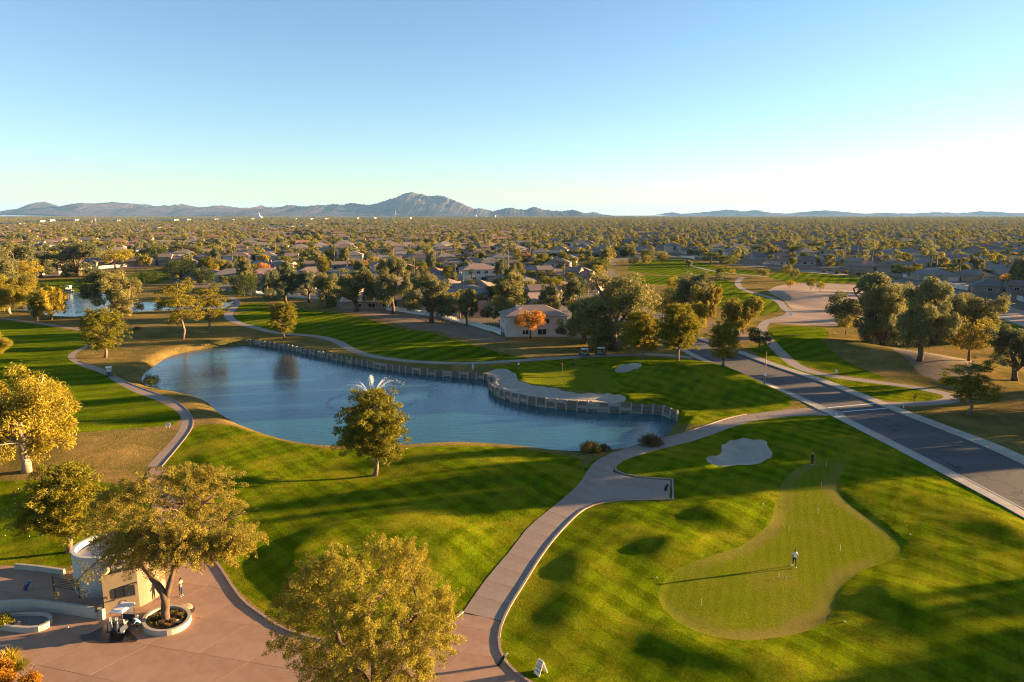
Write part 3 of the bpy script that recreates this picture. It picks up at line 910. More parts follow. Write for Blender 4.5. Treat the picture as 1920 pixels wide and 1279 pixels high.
def proto_weep(name, seed, h, w, leaf, n_str=150):
    """weeping crown: leaf strands hang from arching limbs"""
    r = np.random.default_rng(seed)
    mb = MB()
    mb.tube([(0, 0, -0.2), (0.02 * w, 0, 0.18 * h), (-0.02 * w, 0.02 * w, 0.38 * h), (0, 0, 0.55 * h)], [0.03 * h, 0.024 * h, 0.018 * h, 0.01 * h], 8)
    cen, rad, v0 = [], [], []
    for q in range(9):
        th = q * 0.7 + r.uniform(-0.3, 0.3); rr = r.uniform(0.20, 0.42) * w
        e = np.array([math.cos(th) * rr, math.sin(th) * rr, h * r.uniform(0.68, 0.93)])
        path = limb(mb, (0, 0, h * r.uniform(0.3, 0.5)), e, 0.011 * h, 0.003 * h, 0.05, 6, 5, r, 0.12)
        for s in range(n_str // 9):
            st = path[r.integers(2, 6)] + r.normal(size=3) * np.array([0.085, 0.085, 0.035]) * w
            L = h * r.uniform(0.12, 0.46)
            vv = r.uniform()
            for z in np.arange(0, L, 0.045 * h):
                cen.append(st + np.array([0, 0, -z]) + r.normal(size=3) * 0.018 * w); rad.append(0.042 * w); v0.append(vv)
    cen = np.array(cen); ok = cen[:, 2] > 0.14 * h
    parts = [leaf_cloud(cen[ok], np.array(rad)[ok], 30, 0.045 * h, 0.22, 0.2, droop=1.8, var0=np.array(v0)[ok], r=r)]
    make_proto(name, mb, parts, 'bark_brown', leaf, h, w)

def proto_palm(name, seed, h, fan=True, skirt=True):
    r = np.random.default_rng(seed)
    mb = MB()
    lean = r.normal(0, 0.02, 2) * h
    tp = [(0, 0, -0.1), (lean[0] * .3, lean[1] * .3, 0.33 * h), (lean[0] * .7, lean[1] * .7, 0.66 * h), (lean[0], lean[1], 0.95 * h)]
    mb.tube(tp, [0.28, 0.20, 0.17, 0.19], 8)
    top = np.array([lean[0], lean[1], 0.95 * h])
    V, var, mi = [], [], []
    def frond(th, el, L, m, kind):
        d = np.array([math.cos(th) * math.cos(el), math.sin(th) * math.cos(el), math.sin(el)])
        side = np.array([-math.sin(th), math.cos(th), 0])
        g = np.array([0, 0, -1.0])
        pts = [top + d * L * s + g * (0.42 * L) * s * s for s in np.linspace(0.05, 1, 8)]
        vv = r.uniform()
        for i in range(7):
            p0, p1 = pts[i], pts[i + 1]
            if kind == 'fan' and i < 2: continue
            for sd in (-1, 1):
                ll = (0.34 if kind == 'feather' else 0.30) * L * (1 - 0.5 * abs(i / 6 - 0.45))
                tip = p1 + side * sd * ll + d * ll * 0.55 + g * ll * r.uniform(0.25, 0.6)
                wv = (p1 - p0)
                for q in (0.0, 0.5):
                    b0 = p0 + wv * q
                    V.extend([b0, b0 + wv * 0.22, tip + wv * q, b0 + wv * 0.04]); var.append(0.5 * vv + 0.5 * r.uniform()); mi.append(m)
    nf = 26
    for q in range(nf):
        frond(q * 2.399, r.uniform(-0.5, 1.25), r.uniform(1.5, 2.1) if fan else r.uniform(2.1, 2.9), 0, 'fan' if fan else 'feather')
    if skirt:
        for q in range(14):
            frond(q * 2.399, r.uniform(-1.45, -0.9), r.uniform(1.1, 1.7), 1, 'fan')
    parts = [(np.array(V), np.array(var))]
    me = leaf_mesh('crown', parts, [MAT['leaf_palm'], MAT['leaf_thatch']])
    me.polygons.foreach_set('material_index', np.array(mi, np.int32))
    PROTO[name] = dict(trunk=mb.mesh('trunk', MAT['bark_palm']), crown=me, h=h, w=4.0)

proto_pine('pine_a', 11, 10.5, 7.6, 0.0, 1.25)
proto_pine('pine_b', 12, 9.5, 6.4, 0.15, 1.1)
proto_pine('pine_sparse', 13, 15, 7.0, 0.75, 0.72)
proto_euc('euc_a', 21, 14, 9.5, k=125, n=230)
proto_euc('euc_b', 22, 13, 8.0, k=110, n=230, base=0.12)
proto_euc('euc_c', 23, 15, 11, trunks=2, k=140, n=220)
proto_euc('euc_gold', 24, 13.5, 12.5, 'leaf_gold', k=170, n=430, base=0.18, bark='bark_pale', lsz=0.022)
proto_weep('weep_a', 31, 10, 8.5, 'leaf_gold')
proto_weep('weep_b', 32, 10, 7.5, 'leaf_olive')
proto_broad('broad_a', 41, 7.0, 7.5, 'leaf_broad', 48, 150)
proto_broad('broad_b', 42, 6.5, 6.0, 'leaf_broad', 42, 140, 0.25)
proto_broad('gold_a', 43, 6.5, 6.2, 'leaf_gold', 40, 130, 0.28, 0.95)
proto_broad('dark_a', 44, 6.0, 7.0, 'leaf_dark', 50, 150, 0.10, 1.1)
proto_broad('dark_b', 45, 5.0, 4.6, 'leaf_dark', 36, 130, 0.22, 1.1)
proto_broad('olive_a', 46, 5.5, 6.5, 'leaf_olive', 42, 140, 0.25, 0.95, 0.8)
proto_broad('autumn_a', 47, 8.0, 7.5, 'leaf_autumn', 40, 130, 0.30, 0.85)
proto_palm('palm_fan', 51, 11, True, True)
proto_palm('palm_tall', 52, 16, True, False)
proto_palm('palm_date', 53, 7, False, False)

def plant_tree(kind, x, y, h=None, w=None, rz=None, name='tree', z=None):
    p = PROTO[kind]
    s = (h or p['h']) / p['h']
    sw = (w / p['w']) if w else s
    root = empty(name, (x, y, hz1(x, y) if z is None else z), rng.uniform(0, 6.28) if rz is None else rz)
    root.scale = (sw, sw, s)
    for part in ('trunk', 'crown'):
        o = bpy.data.objects.new(part, p[part]); link(o, root)
    return root

TREES = []   # (x, y, radius) of everything planted
def px_tree(kind, bx, by, top, left, right, label, cat='tree', name='tree', group=None, rz=None, hs=1.0):
    """a tree whose foot stands at photo pixel (bx, by); height and spread from its picture there"""
    x, y = P(bx, by)
    d = y * math.cos(PITCH) + CAM_H * math.sin(PITCH)
    # height from the row of its top at this distance
    v = (CY - top) / FPX
    ang = math.atan(v) - PITCH
    h = max(1.2, CAM_H + math.hypot(x, y) * 0 + y * math.tan(ang)) * hs
    w = (right - left) * d / FPX * (1.30 if kind in ('euc_a', 'euc_b', 'euc_c') else 1.14)
    t = plant_tree(kind, x, y, h, w, rz, name)
    tag(t, label, cat, group)
    TREES.append((x, y, w / 2))
    return t
# ---------------------------------------------------------------- the two mesquites of the forecourt
def mesquite(name, loc, limbs, centre, radii, seed, leaf, n_spray, per, label, extra=(), up=0.5, trunk_r=0.34):
    r = np.random.default_rng(seed)
    root = empty(name, loc)
    mb = MB()
    ends = []
    for path, r0, r1 in limbs:
        path = np.array(path, float)
        q = resample(chaikin(path, False, 2), 0.5, False)
        q[1:-1] += r.normal(0, 0.035, (len(q) - 2, 3))
        mb.tube(q, list(np.linspace(r0, r1, len(q)) * r.uniform(0.93, 1.07, len(q))), 10)
        ends.append(q)
    nodes = np.concatenate([e[len(e) // 2:] for e in ends])
    cen = np.array(centre, float); rad = np.array(radii, float)
    # secondary branches
    tips = []
    for i in range(64):
        d = unit(r.normal(size=3) + np.array([0, 0, 0.25])); 
        tgt = cen + d * rad * r.uniform(0.45, 0.88)
        src = nodes[np.argmin(np.linalg.norm(nodes - tgt, axis=1) + r.uniform(0, 1.5, len(nodes)))]
        tips.append(limb(mb, src, tgt, 0.055, 0.016, 0.10, 7, 5, r, 0.05))
    bn = np.concatenate([t[2:] for t in tips])
    # lumpy crown: sprays gather round boughs
    bough = cen + unit(r.normal(size=(26, 3)) + np.array([0, 0, 0.15])) * rad * r.uniform(0.72, 1.0, (26, 1))
    C, Rd, V0 = [], [], []
    for i in range(n_spray):
        b = bough[r.integers(len(bough))]
        c = b + r.normal(size=3) * rad * np.array([0.20, 0.20, 0.22])
        out = unit((c - cen) / rad)
        q = np.linalg.norm((c - cen) / rad)
        if q > 1.08: c = cen + (c - cen) / q * r.uniform(0.92, 1.08)
        if i % 4 == 0:
            s = bn[np.argmin(np.linalg.norm(bn - c, axis=1))]
            limb(mb, s, c, 0.018, 0.006, 0.12, 4, 4, r)
        L = r.uniform(0.5, 1.15)
        dirn = unit(out + r.normal(size=3) * 0.55 + np.array([0, 0, up]))
        v = r.uniform()
        for s in np.linspace(0, 1, 5):
            C.append(c + dirn * L * s + np.array([0, 0, -0.28 * s * s * L * (1.4 - up)])); Rd.append(0.30 * (1.15 - 0.55 * s)); V0.append(v)
    for (e, n_e, sx, sz) in extra:
        for i in range(n_e):
            C.append(np.array(e) + r.normal(size=3) * np.array([sx, sx * 0.7, sz])); Rd.append(0.32); V0.append(r.uniform(0, 0.6))
    crown = leaf_mesh('crown', [leaf_cloud(C, Rd, per, 0.145, 0.30, 0.25, r=r, var0=np.array(V0))], MAT[leaf])
    mb.build('trunk', MAT['bark_brown'], root)
    obj('crown', crown, root)
    tag(root, label, 'tree')
    return root

mx, my = P(312, 1168)
mesquite('mesquite_tree', (mx, my, 0.05),
    [([(0, 0, 0), (0.05, 0, 1.2), (0, 0, 2.4), (-0.6, 0.1, 3.5), (-1.6, 0.3, 4.8), (-2.1, 0.6, 6.2), (-2.2, 0.9, 7.8), (-2.9, 1.4, 9.4)], 0.36, 0.09),
     ([(0.1, 0, 2.0), (0.45, 0.1, 3.2), (0.9, 0.2, 4.8), (1.7, 0.4, 6.4), (3.0, 0.8, 7.4), (4.8, 1.2, 8.2)], 0.24, 0.06),
     ([(-2.0, 0.5, 5.8), (-1.0, 1.0, 7.2), (0.3, 1.2, 8.2), (1.4, 1.5, 9.6)], 0.13, 0.05),
     ([(-2.1, 0.7, 6.4), (-3.4, 0.4, 6.5), (-5.2, -0.2, 5.3), (-6.6, -0.6, 4.0)], 0.09, 0.03),
     ([(2.0, 0.5, 6.0), (2.3, 1.6, 7.6), (2.6, 2.4, 9.4)], 0.10, 0.04)],
    (2.0, 0.9, 8.9), (6.9, 5.4, 3.3), 61, 'leaf_olive', 900, 34,
    'spreading mesquite tree with forked trunk growing in the round white planter', extra=(((-6.6, -0.6, 4.0), 26, 0.85, 0.55), ((-5.2, -0.2, 4.9), 16, 0.8, 0.35)), up=0.1)
nx_, ny_ = P(700, 1330)
mesquite('mesquite_tree', (nx_, ny_, 0.05),
    [([(0, 0, 0), (0.05, 0, 0.8), (-0.4, 0.1, 1.8), (-1.4, 0.2, 3.4), (-2.4, 0.4, 5.2), (-2.9, 0.8, 7.2)], 0.36, 0.08),
     ([(0.05, 0, 0.7), (0.5, 0.2, 1.9), (1.3, 0.3, 3.6), (2.3, 0.6, 5.4), (3.3, 0.9, 7.0)], 0.30, 0.07),
     ([(0.0, 0, 1.0), (0.1, 0.5, 2.6), (-0.2, 1.0, 4.8), (-0.6, 1.4, 7.4), (-1.2, 1.6, 9.4)], 0.26, 0.06),
     ([(0.3, 0, 1.4), (0.9, -0.7, 2.6), (1.9, -1.5, 4.2)], 0.15, 0.05), ([(-0.8, 0.1, 2.4), (-2.2, -0.6, 3.2), (-4.0, -1.0, 3.8)], 0.13, 0.04)],
    (-0.2, 0.6, 6.3), (5.7, 5.0, 4.5), 62, 'leaf_gold', 1000, 36,
    'large yellow-leaved mesquite tree bushing out over the paved forecourt', up=0.75)

# ---------------------------------------------------------------- trees one can tell apart on the course
pt = px_tree
pt('pine_a', 128, 1037, 880, 65, 196, 'golden-lit pine tree standing behind the hut with the round white tower')
pt('pine_a', 703, 893, 738, 645, 763, 'full pine tree alone on the bank in front of the pond fountain')
pt('euc_gold', 50, 888, 680, -55, 180, 'large golden weeping eucalyptus on the dry grass beside the curving left path')
pt('pine_b', 197, 670, 580, 160, 233, 'cone-shaped pine beside the bend of the left cart path')
pt('pine_sparse', 342, 639, 522, 298, 376, 'tall sparse pine at the pond bank, the thinner-crowned of two')
pt('pine_sparse', 397, 628, 530, 368, 428, 'tall sparse pine near the upper path between the two ponds')
pt('pine_b', 534, 637, 570, 512, 558, 'small round-topped pine between the cart path and the timber pond wall')
pt('euc_gold', 18, 588, 508, -30, 53, 'bright yellow-green tree at the left shore of the back pond')
pt('pine_b', 70, 602, 558, 57, 84, 'slim young conifer on the near shore of the back pond')
pt('weep_a', 96, 600, 532, 70, 138, 'bright weeping willow-like tree on the near shore of the back pond')
pt('euc_b', 213, 590, 500, 165, 245, 'dark-leaved eucalyptus at the narrow neck of the back pond')
pt('euc_c', 237, 592, 518, 222, 288, 'pale grey-green leaning tree at the narrow neck of the back pond')
pt('euc_gold', -12, 668, 622, -45, 18, 'golden tree at the edge of the striped left fairway')
pt('pine_a', 1205, 680, 592, 1172, 1237, 'pine on the mound between the parked golf carts and the road')
pt('pine_a', 1270, 694, 592, 1239, 1314, 'tallest of the pines along the road by the flagged green')
pt('pine_b', 1355, 712, 632, 1328, 1387, 'smaller pine on the mound beside the roadside pavement')
pt('dark_b', 1423, 658, 613, 1398, 1444, 'small round dark green tree where the right cart path meets the road')
pt('weep_b', 1384, 628, 557, 1348, 1422, 'broad weeping tree with a rounded crown beside the road')
pt('euc_b', 1300, 605, 503, 1270, 1346, 'tall eucalyptus rising above the weeping trees by the road')
pt('weep_b', 1322, 616, 530, 1300, 1345, 'slender weeping tree between the tall eucalyptus and the broad weeping tree')
pt('weep_a', 1306, 622, 560, 1285, 1332, 'low hanging weeping tree at the bend of the road')
pt('broad_a', 1268, 596, 536, 1245, 1298, 'dense dark green tree in front of the tall eucalyptus by the road')
pt('olive_a', 1243, 602, 548, 1222, 1268, 'pale olive tree beside the road entrance sign')
pt('gold_a', 1268, 560, 518, 1252, 1285, 'bright golden tree behind the dark tree by the road')
pt('euc_c', 1150, 655, 508, 1085, 1228, 'largest eucalyptus of all, shading the little gatehouse')
pt('euc_a', 1095, 645, 556, 1040, 1128, 'dark blue-green eucalyptus beside the gatehouse', 'tree')
pt('euc_b', 1075, 600, 515, 1045, 1092, 'slender pale eucalyptus between the houses and the gatehouse')
pt('broad_b', 1192, 650, 575, 1165, 1225, 'yellow-green tree below the largest eucalyptus')
pt('autumn_a', 995, 637, 579, 970, 1026, 'orange autumn tree in front of the white two-storey house')
pt('euc_a', 950, 608, 508, 906, 996, 'dark golden eucalyptus behind the bend of the white fence')
pt('gold_a', 862, 600, 546, 834, 892, 'dense yellow-green garden tree inside the white fence')
EF = 'eucalyptus row along the white fence'
for (bx, by, tp_, l, r_, k, lb) in ((810, 606, 514, 768, 856, 'euc_a', 'broad eucalyptus at the fence, last of the row before the garden tree'), (775, 584, 503, 750, 796, 'euc_b', 'slim pale-trunked eucalyptus leaning inside the white fence'),
        (737, 590, 478, 704, 766, 'euc_a', 'tallest eucalyptus of the row along the white fence'), (668, 587, 500, 628, 702, 'euc_b', 'eucalyptus with a long bare lower trunk at the fence by the patio house'),
        (615, 576, 508, 592, 642, 'euc_c', 'low wide eucalyptus at the fence beside the long grey roof'), (580, 568, 503, 560, 602, 'euc_b', 'pale eucalyptus at the fence in front of the long grey roof'),
        (536, 568, 488, 515, 566, 'euc_a', 'tall eucalyptus at the far end of the fence row'), (508, 562, 503, 482, 530, 'euc_c', 'first eucalyptus of the fence row beside the far path')):
    pt(k, bx, by, tp_, l, r_, lb, group=EF)
pt('euc_a', 1627, 643, 512, 1565, 1690, 'large dark eucalyptus at the edge of the pink dirt area', hs=1.0)
pt('euc_c', 1652, 652, 530, 1625, 1715, 'eucalyptus with a bare dark trunk in the grove beside the dirt area')
pt('euc_a', 1722, 693, 532, 1678, 1772, 'big eucalyptus on the bare mound, with leaves low on its pale trunk')
pt('euc_c', 1750, 645, 545, 1715, 1790, 'eucalyptus at the back of the grove by the dirt area')
pt('euc_c', 1812, 640, 543, 1770, 1868, 'wide eucalyptus lit gold on one side, behind the dull grey tree')
pt('olive_a', 1815, 690, 608, 1772, 1866, 'dull grey-leaved tree on the bare soil of the grove')
pt('euc_b', 1902, 717, 608, 1862, 1955, 'eucalyptus with thin pale trunk on the rough beyond the road')
pt('pine_sparse', 1813, 778, 672, 1775, 1868, 'wind-swept flat-branched pine beside the loop of the cart path')
pt('olive_a', 1586, 627, 585, 1566, 1606, 'thin half-bare tree at the edge of the dirt')
SM = 'small trees on the far holes'
for (bx, by, tp_, l, r_, k, lb) in ((1481, 541, 526, 1473, 1491, 'gold_a', 'smallest golden tree on the dirt area'), (1520, 549, 524, 1509, 1529, 'broad_b', 'green round tree on the dirt area'), (1537, 556, 537, 1530, 1547, 'gold_a', 'young yellow-green tree beside the green round tree on the dirt'),
        (1474, 521, 496, 1465, 1484, 'olive_a', 'thin olive tree by the far striped fairway'), (1489, 527, 503, 1480, 1498, 'olive_a', 'pale thin tree next to the far fairway edge'),
        (1188, 500, 481, 1177, 1199, 'dark_b', 'reddish dark round tree on the far fairway'), (1212, 501, 478, 1203, 1222, 'olive_a', 'pale bare-looking tree on the far fairway'), (1241, 497, 470, 1232, 1258, 'olive_a', 'golden open-branched tree on the far fairway'),
        (1214, 492, 467, 1200, 1230, 'broad_a', 'wide green mesquite above the far fairway'), (1291, 504, 486, 1284, 1299, 'euc_b', 'slim young tree in the middle of the far fairway'), (1332, 494, 472, 1318, 1350, 'broad_a', 'flat-topped green tree on the far dirt bank'),
        (1363, 499, 478, 1345, 1383, 'broad_a', 'spreading green tree on the far dirt bank'), (1350, 526, 504, 1342, 1360, 'pine_b', 'thin young pine beyond the road trees'), (1372, 517, 505, 1364, 1378, 'gold_a', 'small golden shrub-like tree beside the far path'),
        (1430, 524, 503, 1418, 1442, 'olive_a', 'lone spreading thin tree at the end of the far fairway')):
    pt(k, bx, by, tp_, l, r_, lb, group=SM)
for (bx, by, tp_, l, r_, k, lb) in ((338, 522, 487, 311, 368, 'dark_a', 'wide dark green tree beside the flat pink-roofed house'), (382, 534, 503, 360, 404, 'dark_a', 'dark clipped round tree in front of the flat pink-roofed house'), (281, 532, 508, 262, 303, 'dark_a', 'dense dark hedge-like tree on the far left fairway'),
        (457, 556, 514, 430, 482, 'dark_a', 'dark tree with bare stem beside the far path'), (145, 518, 452, 104, 186, 'euc_c', 'big eucalyptus standing out on the far left fairway'), (216, 505, 468, 188, 242, 'gold_a', 'orange-gold tree at the wall behind the far left fairway'),
        (235, 500, 466, 215, 250, 'gold_a', 'golden tree next to the orange-gold one by the wall'), (40, 528, 452, -5, 85, 'euc_a', 'tall olive eucalyptus behind the back pond'), (-20, 545, 455, -80, 20, 'euc_c', 'wide eucalyptus at the left end behind the back pond'),
        (78, 520, 468, 55, 110, 'euc_b', 'grey eucalyptus next to the white-roofed house'), (50, 530, 488, 25, 80, 'gold_a', 'yellow-green tree below the tall olive eucalyptus'), (112, 512, 488, 102, 126, 'gold_a', 'small golden tree by the white-roofed house'),
        (350, 488, 455, 325, 378, 'euc_b', 'silvery tree behind the flat pink-roofed house'), (290, 495, 463, 270, 312, 'dark_a', 'dark tree in front of the gabled house on the left')):
    pt(k, bx, by, tp_, l, r_, lb)

# ---------------------------------------------------------------- trees just outside the picture whose long shadows cross the lawns
OFF = [(84, 60, 'pine_a', 9), (112, 73, 'euc_b', 11), (122, 76, 'euc_c', 12), (140, 88, 'euc_a', 12), (92, 108, 'euc_b', 15), (99, 114, 'euc_b', 16), (104, 105, 'pine_a', 13), (90, 102, 'euc_b', 14), (94, 119, 'euc_c', 16), (118, 116, 'euc_a', 13), (106, 124, 'pine_a', 12),
       (132, 110, 'pine_b', 11), (150, 116, 'euc_c', 14), (178, 128, 'euc_c', 15), (150, 130, 'pine_b', 12), (200, 150, 'euc_a', 14), (185, 122, 'euc_b', 14), (220, 170, 'euc_c', 14), (210, 140, 'pine_a', 12), (128, 136, 'euc_b', 13),
       (196, 238, 'euc_b', 14), (206, 252, 'euc_a', 15), (216, 262, 'pine_b', 12), (224, 276, 'euc_c', 16), (236, 290, 'euc_b', 15), (246, 304, 'euc_a', 14), (200, 226, 'pine_a', 11), (232, 312, 'euc_c', 15)]
for (x, y, k, h) in OFF:
    t = plant_tree(k, x, y, h * rng.uniform(0.9, 1.1))
    tag(t, 'tree beyond the road that throws its long shadow over the lawn', 'tree', 'trees beyond the road edge')
    TREES.append((x, y, 5))
# ---------------------------------------------------------------- suburb: houses, streets, garden trees
def wall_mat(name, col, objvar=0.22):
    m, t, b = new_mat(name)
    oi = N(t, 'ObjectInfo'); v = objvec(t)
    nz = noise(t, 0.8, 4, 0.6, v)
    c = ramp(t, nz, [(0.3, tuple(x * 0.9 for x in col)), (0.7, tuple(min(1, x * 1.08) for x in col))])
    k = math_(t, 'ADD', math_(t, 'MULTIPLY', oi.outputs['Random'], 2 * objvar), 1 - objvar)
    cv = N(t, 'CombineXYZ')
    for i in range(3): t.links.new(k, cv.inputs[i])
    t.links.new(mixc(t, 1.0, c, cv.outputs[0], 'MULTIPLY'), b.inputs['Base Color'])
    b.inputs['Roughness'].default_value = 0.9
    b.inputs['Specular IOR Level'].default_value = 0.2
    bump(t, noise(t, 25, 3, 0.6, v), 0.2, 0.01, b)
    return m
wall_mat('stucco_tan', (0.30, 0.225, 0.165)); wall_mat('stucco_cream', (0.42, 0.35, 0.28)); wall_mat('stucco_pale', (0.50, 0.46, 0.41), 0.1)
wall_mat('block_cream', (0.40, 0.335, 0.265), 0.1); wall_mat('block_brown', (0.25, 0.17, 0.125), 0.1)

def tile_mat(name, c0, c1):
    m, t, b = new_mat(name)
    oi = N(t, 'ObjectInfo'); v = objvec(t)
    nz = noise(t, 3.0, 4, 0.7, v)
    c = ramp(t, nz, [(0.3, c0), (0.7, c1)])
    w = N(t, 'TexWave', wave_type='BANDS', bands_direction='Z', i_Scale=2.6, i_Distortion=0.3)
    t.links.new(v, w.inputs['Vector'])
    c = mixc(t, 1.0, c, ramp(t, w.outputs['Fac'], [(0.0, (0.72,) * 3), (0.5, (1.06,) * 3)]), 'MULTIPLY')
    k = math_(t, 'ADD', math_(t, 'MULTIPLY', oi.outputs['Random'], 0.5), 0.75)
    cv = N(t, 'CombineXYZ')
    for i in range(3): t.links.new(k, cv.inputs[i])
    t.links.new(mixc(t, 1.0, c, cv.outputs[0], 'MULTIPLY'), b.inputs['Base Color'])
    b.inputs['Roughness'].default_value = 0.85
    b.inputs['Specular IOR Level'].default_value = 0.25
    bump(t, w.outputs['Fac'], 0.5, 0.05, b)
    return m
tile_mat('tile_pink', (0.20, 0.135, 0.105), (0.30, 0.21, 0.165)); tile_mat('tile_grey', (0.165, 0.135, 0.12), (0.245, 0.205, 0.18)); tile_mat('tile_red', (0.24, 0.12, 0.08), (0.34, 0.18, 0.125))
simple('glass_dark', (0.02, 0.024, 0.03), 0.08, spec=0.8)
simple('frame_white', (0.62, 0.59, 0.54), 0.6)
simple('door_brown', (0.10, 0.055, 0.03), 0.6, var=0.15)
simple('garage_cream', (0.44, 0.38, 0.31), 0.7)
simple('metal_black', (0.018, 0.018, 0.02), 0.45, spec=0.5)
simple('metal_grey', (0.33, 0.33, 0.33), 0.45, 0.5)
simple('white_paint', (0.66, 0.64, 0.60), 0.6, var=0.08, scale=3.0)

def hip_roof(mb, x0, x1, y0, y1, z, pitch, over=0.5, m=0, gable=False):
    x0 -= over; x1 += over; y0 -= over; y1 += over
    w, d = x1 - x0, y1 - y0
    rise = min(w, d) / 2 * pitch
    th = 0.16
    if w >= d:
        ins = 0.0 if gable else d / 2
        a, b = (x0 + ins, (y0 + y1) / 2, z + rise), (x1 - ins, (y0 + y1) / 2, z + rise)
        V = [(x0, y0, z), (x1, y0, z), (x1, y1, z), (x0, y1, z), a, b]
        F = [(0, 1, 5, 4), (2, 3, 4, 5), (1, 2, 5), (3, 0, 4)]
    else:
        ins = 0.0 if gable else w / 2
        a, b = ((x0 + x1) / 2, y0 + ins, z + rise), ((x0 + x1) / 2, y1 - ins, z + rise)
        V = [(x0, y0, z), (x1, y0, z), (x1, y1, z), (x0, y1, z), a, b]
        F = [(1, 2, 5, 4), (3, 0, 4, 5), (0, 1, 4), (2, 3, 5)]
    V2 = [(v[0], v[1], v[2] - th) for v in V[:4]]
    F += [(0, 6, 7, 1), (1, 7, 8, 2), (2, 8, 9, 3), (3, 9, 6, 0), (9, 8, 7, 6)]
    mb.add(V + V2, F, m)
    return rise

HOUSE = {}
def win_mesh(w, h):
    mb = MB()
    mb.box((0, 0.0, 0), (w + 0.18, 0.10, h + 0.18), m=1)
    mb.box((0, -0.055, 0), (w, 0.03, h), m=0)
    mb.box((0, -0.075, 0), (0.06, 0.03, h), m=1)
    return mb.mesh('window', [MAT['glass_dark'], MAT['frame_white']])
WIN = {k: win_mesh(*k) for k in ((1.6, 1.2), (1.0, 1.2), (2.4, 1.5))}
mbd = MB(); mbd.box((0, 0, 1.05), (1.05, 0.10, 2.1)); DOOR = mbd.mesh('door', MAT['door_brown'])
mbg = MB()
for i in range(4): mbg.box((0, 0, 0.28 + 0.56 * i), (4.9, 0.10, 0.54))
GARAGE = mbg.mesh('garage_door', MAT['garage_cream'])

def house_kind(name, w, d, storeys, wing, pitch, gable, wallm, roofm, upper=None):
    """front faces -Y; wing = (x0, x1, y0) in front of the main block"""
    h = 2.9 * storeys
    wl, rf = MB(), MB()
    wl.prism([(-w / 2, 0), (w / 2, 0), (w / 2, d), (-w / 2, d)], -0.2, h, top=False)
    hip_roof(rf, -w / 2, w / 2, 0, d, h, pitch, 0.55, gable=gable)
    x0, x1, y0 = wing
    wl.prism([(x0, y0), (x1, y0), (x1, 0.02), (x0, 0.02)], -0.2, 2.75, top=False)
    hip_roof(rf, x0, x1, y0, d * 0.42, 2.75, pitch * 0.94, 0.45, gable=gable)
    if gable:   # fill the gable ends
        if w >= d:
            for sx in (-1, 1):
                wl.add([(sx * w / 2, 0, h), (sx * w / 2, d, h), (sx * w / 2, d / 2, h + d / 2 * pitch)], [(0, 1, 2) if sx > 0 else (2, 1, 0)])
        wl.add([(x0, y0, 2.75), (x1, y0, 2.75), ((x0 + x1) / 2, y0, 2.75 + (x1 - x0) / 2 * pitch * 0.94)], [(0, 1, 2)])
    if upper:
        a0, a1, b0, b1 = upper
        wl.prism([(a0, b0), (a1, b0), (a1, b1), (a0, b1)], h, h + 2.6, top=False)
        hip_roof(rf, a0, a1, b0, b1, h + 2.6, pitch, 0.5, gable=gable)
    ch = MB(); ch.box((w * 0.28, d * 0.7, h + 1.5), (0.9, 0.8, 2.2)); ch.box((w * 0.28, d * 0.7, h + 2.68), (1.1, 1.0, 0.16))
    parts = [('wall', wl.mesh('wall', MAT[wallm]), None, 0), ('roof', rf.mesh('roof', MAT[roofm]), None, 0), ('chimney', ch.mesh('chimney', MAT[wallm]), None, 0)]
    gx = (x0 + x1) / 2
    parts.append(('garage_door', GARAGE, (gx, y0 - 0.06, 0), 0))
    dx = (x1 + w / 2) / 2 if x1 < w / 4 else (x0 - w / 2) / 2
    parts.append(('door', DOOR, (dx - 1.0, -0.06, 0), 0))
    W = []
    W.append(((1.6, 1.2), (dx + 1.3, -0.06, 1.5), 0))
    for k_ in range(int(w // 5)): W.append(((2.4, 1.5) if k_ == 1 else (1.6, 1.2), (-w / 2 + 2.4 + 4.6 * k_, d + 0.06, 1.5), math.pi))
    for yy in (d * 0.3, d * 0.72):
        W.append(((1.0, 1.2), (w / 2 + 0.06, yy, 1.55), math.pi / 2)); W.append(((1.0, 1.2), (-w / 2 - 0.06, yy, 1.55), -math.pi / 2))
    if storeys > 1:
        for k_ in range(int(w // 4)):
            W.append(((1.6, 1.2), (-w / 2 + 2.0 + 3.8 * k_, d + 0.06, 4.4), math.pi)); W.append(((1.6, 1.2), (-w / 2 + 2.0 + 3.8 * k_, -0.06, 4.4), 0))
        for yy in (d * 0.3, d * 0.72):
            W.append(((1.6, 1.2), (w / 2 + 0.06, yy, 4.4), math.pi / 2)); W.append(((1.6, 1.2), (-w / 2 - 0.06, yy, 4.4), -math.pi / 2))
    if upper:
        a0, a1, b0, b1 = upper
        for xx in np.linspace(a0 + 1.4, a1 - 1.4, 2): W.append(((1.6, 1.2), (xx, b1 + 0.06, h + 1.3), math.pi)); W.append(((1.6, 1.2), (xx, b0 - 0.06, h + 1.3), 0))
        W.append(((1.0, 1.2), (a1 + 0.06, (b0 + b1) / 2, h + 1.3), math.pi / 2)); W.append(((1.0, 1.2), (a0 - 0.06, (b0 + b1) / 2, h + 1.3), -math.pi / 2))
    for k_, loc, rz in W: parts.append(('window', WIN[k_], loc, rz))
    HOUSE[name] = dict(parts=parts, w=w, d=d)

